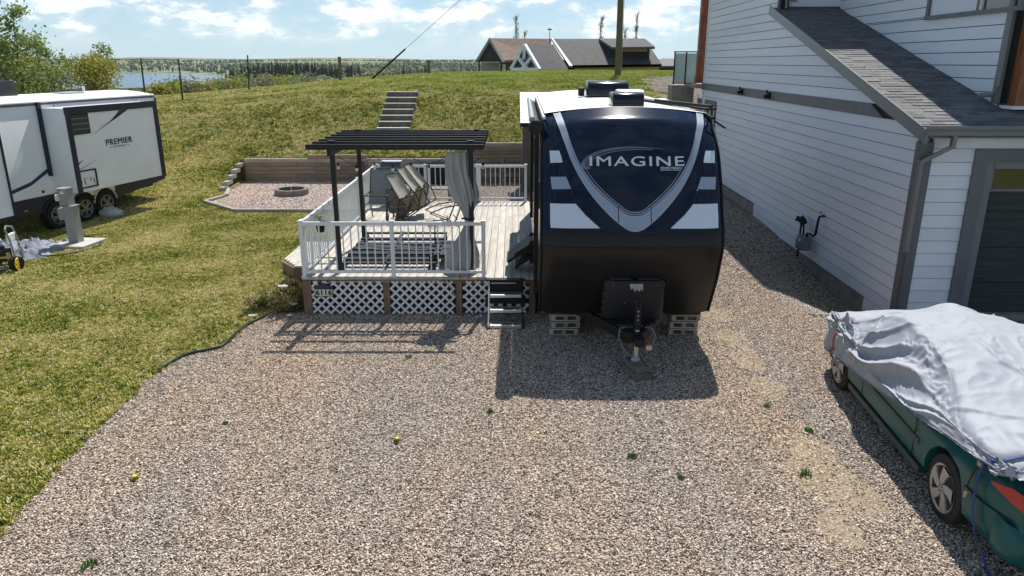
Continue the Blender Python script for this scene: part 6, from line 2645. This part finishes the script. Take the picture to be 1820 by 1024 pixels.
strap('webbing', M_RSTR, [on_cover(-1 + a, 3.02 - .25 * a) + Vector((-.014, 0, .008)) for a in np.linspace(.40, .0, 16)] + [Vector((-.885, 2.95, .38)), Vector((-.88, 2.93, .30))], .028, so_)
MB().cyl((-.88, 2.93, .31), (-.88, 2.93, .25), .014, .01, 8).build('hook', M_METAL, so_)
# ------------------------------------------------------------------ trees
def atY(u, v, Y):
    a, b = (u - 910) / 1300, (512 - v) / 1300
    c_, s_ = math.cos(PITCH), math.sin(PITCH)
    r = (a, c_ + b * s_, -s_ + b * c_)
    t = Y / r[1]
    return Vector((t * r[0], Y, CAM_H + t * r[2]))


M_BARK = mat('grey_bark', (.14, .12, .095), .9, var=.3, scale=8, stretch=(4, 4, .6))
M_LEAF1 = mat('aspen_leaf', (.15, .22, .045), .6, color2=(.30, .36, .11), scale=2.5)
M_LEAF2 = mat('spring_leaf', (.26, .28, .045), .6, color2=(.40, .36, .08), scale=2.5)
M_LEAF3 = mat('pale_leaf', (.17, .185, .10), .7, color2=(.27, .26, .17), scale=2.0)
M_NEED = mat('spruce_needle', (.012, .024, .014), .85, color2=(.035, .052, .026), scale=.6)


for _m in (M_LEAF1, M_LEAF2, M_LEAF3):          # thin leaves let light through
    _t = _m.node_tree
    _b = _t.nodes['Principled BSDF']
    _tr = _t.nodes.new('ShaderNodeBsdfTranslucent')
    _src = _b.inputs['Base Color'].links[0].from_socket
    _t.links.new(_src, _tr.inputs[0])
    _mx = _t.nodes.new('ShaderNodeMixShader')
    _mx.inputs[0].default_value = .4
    _o = [n for n in _t.nodes if n.type == 'OUTPUT_MATERIAL'][0]
    _t.links.new(_b.outputs[0], _mx.inputs[1])
    _t.links.new(_tr.outputs[0], _mx.inputs[2])
    _t.links.new(_mx.outputs[0], _o.inputs[0])


def leafy(name, label, loc, h, r, leaf, nleaf, lsize, seed, trunk_r=.07, base=.15, lean=0.0, group=None, cat='tree', multi=1):
    t = thing(name, label, cat, loc, 0, group)
    rr = random.Random(seed)
    tk = MB()
    tips = []
    for m_ in range(multi):
        bx, by = (rr.uniform(-.25, .25) * r, rr.uniform(-.25, .25) * r) if multi > 1 else (0, 0)
        tipx, tipy = bx * 2.2 + lean * h, by * 2.2
        hh = h * rr.uniform(.82, .98) if m_ else h * .96
        path = [Vector((bx + (tipx - bx) * s_ + .03 * h * fbm(s_ * 3, m_, seed), by + (tipy - by) * s_ + .03 * h * fbm(s_ * 3, m_ + 9, seed), hh * s_)) for s_ in np.linspace(0, 1, 8)]
        tk.tube(path, 0, 7, rr=[trunk_r * (1 - .85 * s_) for s_ in np.linspace(0, 1, 8)])
        nb2 = int(16 / multi) + 6
        for k in range(nb2):
            s_ = base + (1 - base) * (k + rr.random()) / nb2
            p = path[min(6, int(s_ * 7))].lerp(path[min(7, int(s_ * 7) + 1)], (s_ * 7) % 1)
            a = rr.uniform(0, 6.28)
            L = r * (1.0 - .62 * abs(s_ - .45) / .55) * rr.uniform(.6, 1.1)
            d = Vector((math.cos(a), math.sin(a), rr.uniform(.3, .9))).normalized()
            e = p + d * L
            mid = p.lerp(e, .5) + Vector((0, 0, -.04 * L))
            tk.tube([p, mid, e], 0, 5, rr=[trunk_r * .35 * (1 - s_ * .6), trunk_r * .2, .006])
            for w_ in (.4, .6, .8, 1.0):
                tips.append((p.lerp(e, w_), L * .32))
                if rr.random() < .6:
                    e2 = p.lerp(e, w_) + Vector((rr.uniform(-1, 1), rr.uniform(-1, 1), rr.uniform(-.2, .8))).normalized() * L * .35
                    tk.tube([p.lerp(e, w_), e2], 0, 4, rr=[.008, .004])
                    tips.append((e2, L * .22))
        tips.append((path[-1], r * .2))
    tk.build('trunk', M_BARK, t, smooth=True, fix=False)
    lf = MB()
    for k in range(nleaf):
        c, s_ = rr.choice(tips)
        p = c + Vector((rr.gauss(0, s_), rr.gauss(0, s_), rr.gauss(0, s_ * .8)))
        u_ = Vector((rr.uniform(-1, 1), rr.uniform(-1, 1), rr.uniform(-1, 1))).normalized()
        v_ = u_.cross(Vector((rr.uniform(-1, 1), rr.uniform(-1, 1), rr.uniform(-1, 1)))).normalized()
        q_ = lsize * rr.uniform(.6, 1.3)
        lf.add([p - u_ * q_ * .5, p + v_ * q_ * .4, p + u_ * q_ * .5, p - v_ * q_ * .4], [(0, 1, 2, 3)])
    lf.build('crown', leaf, t, fix=False)
    return t


def ground(X, Y):
    return gz(X, Y) if (Y < 70 and abs(X) < 41) or Y < 55 else far_h(math.atan2(X, Y), math.hypot(X, Y))


for k, (u, Y, top_v, r, n, ls, leaf, mult, lab) in enumerate((
        (28, 30, 14, 1.25, 3600, .12, M_LEAF1, 3, 'tallest aspen in fresh leaf behind the roof of the pale trailer'),
        (68, 34, 62, 1.15, 2400, .12, M_LEAF1, 2, 'thinner aspen with bare twigs right of the tallest one'),
        (-30, 31, 50, 1.2, 2200, .12, M_LEAF1, 2, 'aspen cut by the left edge of the picture'),
        (122, 36, 98, .55, 520, .10, M_LEAF1, 1, 'slim young tree between the aspens and the round shrub'),
        (185, 36, 80, .85, 800, .11, M_LEAF1, 2, 'dark leaved tree poking out above the yellow green shrub'))):
    p = atY(u, 130, Y)
    z = ground(p.x, Y)
    top = atY(u, top_v, Y).z
    leafy('aspen_tree', lab, (p.x, Y, z), top - z, r, leaf, n, ls, 40 + k, .07 if k < 3 else .035, .25, 0, 'leafy trees behind the pale trailer', 'tree', mult)
for k, (u, Y, top_v, r, n, lab) in enumerate(((172, 33.5, 106, 1.15, 5200, 'round yellow green shrub behind the rear roof of the pale trailer'),
                                              (95, 32, 120, 1.1, 1300, 'dense low shrub at the foot of the aspens'),
                                              (40, 32, 112, 1.4, 1700, 'broad bushy growth under the tallest aspen'))):
    p = atY(u, 150, Y)
    z = ground(p.x, Y)
    top = atY(u, top_v, Y).z
    leafy('shrub', lab, (p.x, Y, z), (top - z) * 1.0, r, M_LEAF2 if k != 1 else M_LEAF1, n, .10, 60 + k, .03, .08, 0, 'shrubs behind the pale trailer', 'shrub', 4)
for k, (u, Y, top_v, r) in enumerate(((288, 52, 158, 1.0), (306, 54, 152, 1.1), (330, 56, 154, 1.3), (352, 58, 152, 1.2), (374, 60, 151, 1.3), (392, 62, 148, 1.3), (412, 64, 146, 1.4), (436, 66, 141, 1.5), (462, 68, 139, 1.5), (490, 70, 137, 1.5), (520, 72, 136, 1.4), (548, 74, 134, 1.4))):
    p = atY(u, 150, Y)
    z = min(gz(p.x, Y), atY(u, 172, Y).z)
    top = atY(u, top_v, Y).z
    leafy('shrub', '%s bushy shrub just beyond the crest, counted from the pale trailer' % ('first', 'second', 'third', 'fourth', 'fifth', 'sixth', 'seventh', 'eighth', 'ninth', 'tenth', 'eleventh', 'last')[k],
          (p.x, Y, z), top - z, r, (M_LEAF2, M_LEAF1, M_LEAF3)[k % 3], 420, .20, 160 + k, .03, .08, 0, 'shrubs along the hill crest', 'shrub', 3)
# bare spring trees behind the far house
rr_p = random.Random(31)
for k, (u, top_v, lab) in enumerate(((916, 30, 'narrow bare tree behind the brown end of the far house'), (932, 56, 'small bare sapling right of the narrow bare tree'), (1066, 30, 'narrow bare tree left of the wooden pole'),
                                     (1108, 52, 'thin bare tree just behind the wooden pole'), (1128, 22, 'tallest bare tree right of the wooden pole'))):
    Y = 105
    p = atY(u, 110, Y)
    top = atY(u, top_v, Y).z
    t = thing('poplar_tree', lab, 'tree', (p.x, Y, 0), rr_p.uniform(0, 6), 'thin spring poplars behind the far house')
    tk, lf = MB(), MB()
    tk.tube([(0, 0, 0), (.05, 0, top * .5), (.12, .05, top)], 0, 6, rr=[.12, .08, .02])
    wdt = .75 if k != 1 else .4
    for b_ in range(34 if k != 1 else 14):
        z_ = top * rr_p.uniform(.35, .95)
        a_ = rr_p.uniform(0, 6.28)
        L_ = wdt * rr_p.uniform(.6, 1.3) * (1.15 - .7 * z_ / top) * 1.4
        e_ = Vector((.1 + L_ * .55 * math.cos(a_), L_ * .55 * math.sin(a_), z_ + L_ * 1.5))
        e_.z = min(e_.z, top * 1.02)
        tk.tube([(.08, 0, z_), e_], 0, 4, rr=[.03, .008])
        for m_ in range(26):
            c_ = Vector((.08, 0, z_)).lerp(e_, rr_p.uniform(.2, 1.05)) + Vector((rr_p.gauss(0, .12), rr_p.gauss(0, .12), rr_p.gauss(0, .14)))
            u_ = Vector((rr_p.uniform(-1, 1), rr_p.uniform(-1, 1), rr_p.uniform(-1, 1))).normalized() * .07
            v_ = u_.cross(Vector((rr_p.random(), rr_p.random(), 1))).normalized() * .05
            lf.add([c_ - u_, c_ + v_, c_ + u_, c_ - v_], [(0, 1, 2, 3)])
    tk.build('trunk', M_BARK, t, fix=False)
    lf.build('crown', M_LEAF3, t, fix=False)

# ------------------------------------------------------------------ spruces and woodland in the valley
sp_meshes = []
for k in range(4):
    rr = random.Random(200 + k)
    q = MB()
    H_ = 1.0
    for l in range(11):
        z = .10 + .86 * l / 11
        rad = .175 * (1 - l / 11.5) * rr.uniform(.85, 1.15)
        nseg = 9
        ring = []
        for s_ in range(nseg * 2):
            a = math.pi * s_ / nseg + l
            rr_ = rad * (1.0 if s_ % 2 == 0 else .45) * rr.uniform(.75, 1.2)
            ring.append((rr_ * math.cos(a), rr_ * math.sin(a), z - .03 * (1 if s_ % 2 == 0 else -.3)))
        q.add(ring + [(0, 0, z + .14)], [(s_, (s_ + 1) % (2 * nseg), 2 * nseg) for s_ in range(2 * nseg)])
    sp_meshes.append(q.mesh('spruce_crown', M_NEED, fix=False))
tkm = MB().cyl((0, 0, 0), (0, 0, .5), .016, .010, 6).mesh('spruce_trunk', M_BARK, fix=False)
rr = random.Random(77)


def spruce(u, d, h, lab, grp):
    az = math.atan((u - 910) / D2P)
    X, Y = d * math.sin(az), d * math.cos(az)
    z = far_h(az, d)
    t = thing('spruce_tree', lab, 'tree', (X, Y, z - .3), rr.uniform(0, 6), grp)
    c = obj('crown', rr.choice(sp_meshes), t, scale=(h * .95, h * .95, h))
    obj('trunk', tkm, t, scale=(h, h, h))


# the tall dark stand right of the lake
n_s = 0
for k in range(74):
    u = 398 + 208 * k / 73 + rr.uniform(-2, 2)
    d = rr.uniform(640, 760)
    tpx = 105 + 14 * abs((u - 515) / 110) ** 2 + rr.uniform(-1, 7)
    h_ = CAM_H - (tpx - 110) * d / D2P - far_h(math.atan((u - 910) / D2P), d)
    spruce(u, d, max(7, h_), 'dark spruce in the tall stand right of the lake', 'spruces in the tall stand right of the lake')
for k in range(30):
    u = rr.choice((rr.uniform(612, 640), rr.uniform(715, 760), rr.uniform(770, 840)))
    d = rr.uniform(700, 900)
    h_ = CAM_H - (rr.uniform(112, 122) - 110) * d / D2P - far_h(math.atan((u - 910) / D2P), d)
    spruce(u, d, max(6, h_), ('dark spruce among pale woodland between the fifth post and the guy wire foot' if u < 665 else 'dark spruce among pale woodland between the guy wire and the far house'), 'scattered spruces left of the far house')
for k, u in enumerate((352, 372, 379, 333, 341, 387, 394, 404, 415, 428, 447, 320, 300, 273)):
    d = rr.uniform(230, 300)
    az = math.atan((u - 910) / D2P)
    gzv = far_h(az, d)
    toppx = rr.uniform(140, 150) if 340 < u < 400 else rr.uniform(146, 156)
    if u > 400:
        toppx = rr.uniform(131, 143)
    h = CAM_H - (toppx - 110) * d / D2P - gzv
    spruce(u, d, max(4, h), 'spruce top rising just beyond the hill crest left of the fence posts', 'spruce tops just beyond the hill crest')

# masses of far woodland as one stuff object
fv, ff = [], []
nrm_az = np.arange(-46, 20, 1)
M_WOOD = mat('mixed_woodland', (.055, .075, .03), .95, color2=(.20, .215, .10), scale=.02, detail=3, ramp=(.40, .60), world_pos=True, spec=.1)
M_WOODD = mat('dark_conifer_mass', (.012, .022, .014), .95, var=.4, scale=.05, world_pos=True, spec=.1)
rngf = np.random.default_rng(12)
blob = MB()
conif = MB()
NT = 19000
for k in range(NT):
    u = rngf.uniform(-60, 1260)
    if 950 < u < 1160:
        continue
    d = math.exp(rngf.uniform(math.log(170), math.log(4200)))
    az = math.atan((u - 910) / D2P)
    h0 = far_h(az, d)
    if h0 < -23.5:
        continue
    X, Y = d * math.sin(az), d * math.cos(az)
    h = rngf.uniform(5, 12) * (1 if d > 400 else .5)
    if u > 380 and d < 260:
        h *= .55
    # keep the skyline of the near trees below the photographed one
    lim = CAM_H + (110 - (106 if d > 2600 else 111 if d > 1500 else 120 if d > 700 else 132)) * d / D2P
    if u < 400 and d < 800:
        lim = CAM_H + (110 - (150 if u < 330 else 143)) * d / D2P
    h = min(h, lim - h0)
    if h < 1.5:
        continue
    dark = fbm(X / 300, Y / 300, 4.0, 3) > (.20 if d > 500 else .4) or (235 < u < 312 and 1850 < d < 2500) or (330 < u < 400 and d > 1500 and rngf.uniform() < .6)
    if dark:
        n = 6
        r_ = h * .20
        a0 = rngf.uniform(0, 6)
        conif.add([(X + r_ * math.cos(a0 + 6.283 * i / n), Y + r_ * math.sin(a0 + 6.283 * i / n), h0) for i in range(n)] + [(X, Y, h0 + h * 1.15)], [(i, (i + 1) % n, n) for i in range(n)])
    else:
        n = 7
        r_ = h * .55
        vs = []
        for (zz_, rk_) in ((0, .5), (.35, 1.0), (.7, .85), (.95, .4)):
            for i in range(n):
                a = 6.283 * i / n
                q_ = rngf.uniform(.7, 1.25) * rk_ * r_
                vs.append((X + q_ * math.cos(a), Y + q_ * math.sin(a), h0 + h * zz_ * rngf.uniform(.9, 1.08)))
        vs.append((X, Y, h0 + h))
        fs = [(rw_ * n + i, rw_ * n + (i + 1) % n, (rw_ + 1) * n + (i + 1) % n, (rw_ + 1) * n + i) for rw_ in range(3) for i in range(n)]
        fs += [(3 * n + i, 3 * n + (i + 1) % n, 4 * n) for i in range(n)]
        blob.add(vs, fs)
tag(blob.build('broadleaf_woodland', M_WOOD, fix=False), 'pale green woodland covering the valley sides', kind='stuff')
tag(conif.build('conifer_forest', M_WOODD, fix=False), 'dark conifer woods around the lake', kind='stuff')

# ------------------------------------------------------------------ far house beyond the crest
M_RBR = mat('brown_shingle_roof', (.17, .115, .085), .9, color2=(.25, .18, .14), scale=1.6, stretch=(1, 1, 4))
M_RCH = mat('charcoal_shingle_roof', (.062, .062, .066), .9, color2=(.105, .10, .10), scale=1.8, stretch=(1, 1, 4))
M_OCH = mat('ochre_wall', (.55, .34, .12), .8)
M_DKW = mat('dark_brown_wall', (.05, .035, .028), .8)
fh = thing('far_house', 'far house with brown and charcoal roofs, white timbered gable and ochre walls', 'house', (6.0, 85, 2.3))
O_ = Vector((6.0, 85, 2.3))


def L3(u, v, Y=85):
    return atY(u, v, Y) - O_


def roofp(name, m, pts, th=.25, par=fh):
    q = MB()
    P = [L3(*p) for p in pts]
    n = len(P)
    q.add([p for p in P] + [p - Vector((0, 0, th)) for p in P], [tuple(range(n)), tuple(range(n, 2 * n))[::-1]] + [(i, n + i, n + (i + 1) % n, (i + 1) % n) for i in range(n)])
    return q.build(name, m, par)


def wallb(name, m, u0, v0, u1, v1, Y, dep=.3, par=fh):
    a, b = L3(u0, v0, Y), L3(u1, v1, Y)
    return MB().box(((a.x + b.x) / 2, a.y + dep / 2, (a.z + b.z) / 2), (abs(b.x - a.x), dep, abs(a.z - b.z))).build(name, m, par)


# brown gable porch on the left, ridge running right
roofp('roof', M_RBR, [(870, 68, 82), (980, 69, 88), (968, 107, 84), (896, 107, 79)])
roofp('roof', M_RBR, [(870, 68, 82), (846, 106, 82.5), (940, 106, 90), (980, 69, 88)])
roofp('rake_board', mat('grey_fascia', (.30, .29, .27), .7), [(870, 66.5, 81.8), (898, 108, 78.8), (893, 110, 78.8), (869, 71, 81.8)], .1)
roofp('rake_board', MATS['grey_fascia'], [(870, 66.5, 81.8), (846, 106, 82.3), (849, 108, 82.3), (871, 71, 81.8)], .1)
q = MB()
q.add([L3(870, 70, 82.3), L3(849, 109, 82.8), L3(894, 110, 80.4)], [(0, 1, 2)])
q.build('gable', M_DKW, fh, fix=False)
wallb('wall', M_DKW, 850, 108, 853, 140, 82.6, .2)
wallb('wall', mat('pale_wall', (.40, .37, .33), .8), 855, 111, 888, 140, 84)
wallb('wall', M_DKW, 889, 108, 908, 140, 82)
wallb('window', M_WHITE, 893, 114, 899, 140, 81.9, .1)
wallb('window', M_GLASS, 901, 113, 907, 140, 81.9, .1)
wallb('wall', M_DKW, 896, 107, 1060, 140, 86)
# white A gable in front
roofp('roof', M_RCH, [(933, 78, 78), (984, 79, 84), (1011, 124, 80), (960, 124, 75)])
roofp('roof', M_RCH, [(933, 78, 78), (906, 123, 79), (930, 123, 84), (984, 79, 84)])
q = MB()
q.add([L3(933, 82, 78.4), L3(911, 122, 79.2), L3(956, 123, 76.0)], [(0, 1, 2)])
q.build('gable_glass', mat('gable_window', (.10, .13, .16), .1), fh, fix=False)
ba = [((933, 80, 77.8), (908, 123, 78.7)), ((933, 80, 77.8), (959, 124, 75.2)), ((933, 84, 77.9), (931, 105, 77.3)), ((921, 102, 77.9), (937, 123, 76.6)), ((945, 102, 76.6), (928, 123, 77.4)), ((910, 123, 78.4), (958, 123, 75.4))]
for a, b in ba:
    MB().bar(L3(*a), L3(*b), .28, .28).build('white_beam', M_WHITE, fh)
wallb('wall', M_DKW, 912, 122, 1010, 140, 80)
# charcoal roof with shed dormer, ochre walls
roofp('roof', M_RCH, [(982, 69, 90), (1146, 69, 92), (1176, 114, 83), (1016, 116, 82)])
roofp('rake_board', M_TRIM, [(980, 68, 89.8), (983, 68, 89.8), (1018, 117, 81.7), (1012, 117, 81.7)], .2)
wallb('dormer', mat('dark_band', (.03, .03, .033), .8), 1082, 83, 1154, 105, 84.5, .3)
wallb('dormer', M_OCH, 1098, 83, 1150, 92, 84.2, .3)
roofp('dormer_roof', M_RCH, [(1064, 68.5, 90), (1146, 68.5, 90), (1164, 83, 82.5), (1088, 84, 82.5)])
wallb('wall', M_OCH, 1022, 115, 1170, 145, 84, .3)
roofp('soffit', M_BLACKM, [(1016, 116, 82), (1176, 114, 82), (1176, 117, 82), (1016, 119, 82)], .1)
wv = MB()
a = L3(977, 80, 86)
b = L3(977, 49, 86)
wv.cyl(a, b, .05, .03, 6)
wv.box(b + Vector((0, 0, -.2)), (.5, .05, .12))
wv.build('weathervane', M_BLACKM, fh)
# second low house on the right
f2 = thing('far_house', 'low grey roofed house partly behind the tall grey wall, right of the ochre house', 'house', (15, 110, 2))
O_ = Vector((15, 110, 2))
roofp('roof', mat('grey_far_roof', (.17, .165, .16), .9), [(1176, 104, 118), (1240, 104, 118), (1240, 117, 108), (1166, 117, 108)], .2, f2)
wallb('wall', M_DKW, 1172, 117, 1240, 140, 109, .3, f2)
# wooden pole and guy wire
M_POLE = mat('treated_pole', (.145, .125, .075), .9, var=.3, scale=4, stretch=(5, 5, .4), bump=.004)
pl_ = thing('utility_pole', 'tall round wooden utility pole standing on the hill crest', 'pole', (5.42, 39, gz(5.42, 39) - .1))
MB().cyl((0, 0, 0), (-.05, 0, 13), .165, .125, 16).build('shaft', M_POLE, pl_, smooth='auto')
MB().tube([(.17, -.05, .3), (.14, -.05, 12)], .012, 5).build('conduit', M_METAL, pl_)
MB().box((-.04, 0, 12.2), (2.4, .12, .12)).build('crossarm', M_POLE, pl_)
g0 = atY(666, 136, 42)
g1 = atY(722, 88, 41.0)
ptop = Vector((5.40, 39, 13.5))
dirv = (ptop - g0).normalized()
gw = thing('guy_wire', 'thin guy wire with dark plastic guard rising to the right from the crest', 'guy wire', (g0.x, g0.y, g0.z))
Lg = 2.35
MB().cyl(-dirv * .3, dirv * Lg, .055, .045, 8).build('guard', M_BLACKM, gw)
MB().cyl(dirv * Lg, (ptop - g0), .012, .012, 6).build('wire', M_METAL, gw)
# line of fence posts with wires along the crest
M_POST = mat('dark_steel_post', (.03, .035, .03), .6)
posts = [(103, 36, 105, 152, 'first, leaning by the slim young tree'), (250, 35, 104, 160, 'second, left of the crest'), (317, 35, 105, 168, 'third, at the edge of the grass'),
         (440, 40, 98, 160, 'fourth, in front of the spruce stand'), (603, 43, 101, 145, 'fifth, thicker and greenish'), (761, 45, 107, 135, 'sixth, shortest and greenish')]
prev = None
for k, (u, Y, tv_, bv, lab) in enumerate(posts):
    t_, b_ = atY(u, tv_, Y), atY(u + (6 if k in (1, 2) else 2), bv, Y)
    z = gz(b_.x, Y)
    o = MB().cyl((b_.x, Y, z - .3), (t_.x, Y, t_.z), .045 if k < 4 else .09, .035 if k < 4 else .09, 8).build('fence_post', M_POST if k < 4 else M_POLE)
    tag(o, 'thin tall dark fence post ' + lab if k < 4 else 'wooden fence post ' + lab, 'post', 'fence posts along the crest')
    if prev is not None and k < 3:
        wq = MB()
        for fz in (0.03,):
            wq.tube([(prev.x, prev.y, prev.z - fz), (t_.x, t_.y, t_.z - fz)], .012, 5)
        tag(wq.build('fence_wire', M_POST), 'top wire strung between the %s and %s tall fence post' % (('first', 'second')[k - 1], ('second', 'third')[k - 1]), 'wire')
    prev = t_
# ------------------------------------------------------------------ thin summer air over the valley
hz = MB()
hz.box((0, 0, 5), (19000, 19000, 190))
hazem = bpy.data.materials.new('haze')
hazem.use_nodes = True
_t = hazem.node_tree
_t.nodes.clear()
_v = _t.nodes.new('ShaderNodeVolumePrincipled')
_v.inputs['Color'].default_value = (.80, .90, 1.0, 1)
_v.inputs['Density'].default_value = .00005
_v.inputs['Anisotropy'].default_value = .3
_oo = _t.nodes.new('ShaderNodeOutputMaterial')
_t.links.new(_v.outputs[0], _oo.inputs['Volume'])
tag(hz.build('haze', hazem), 'thin bluish air over the valley', kind='stuff')
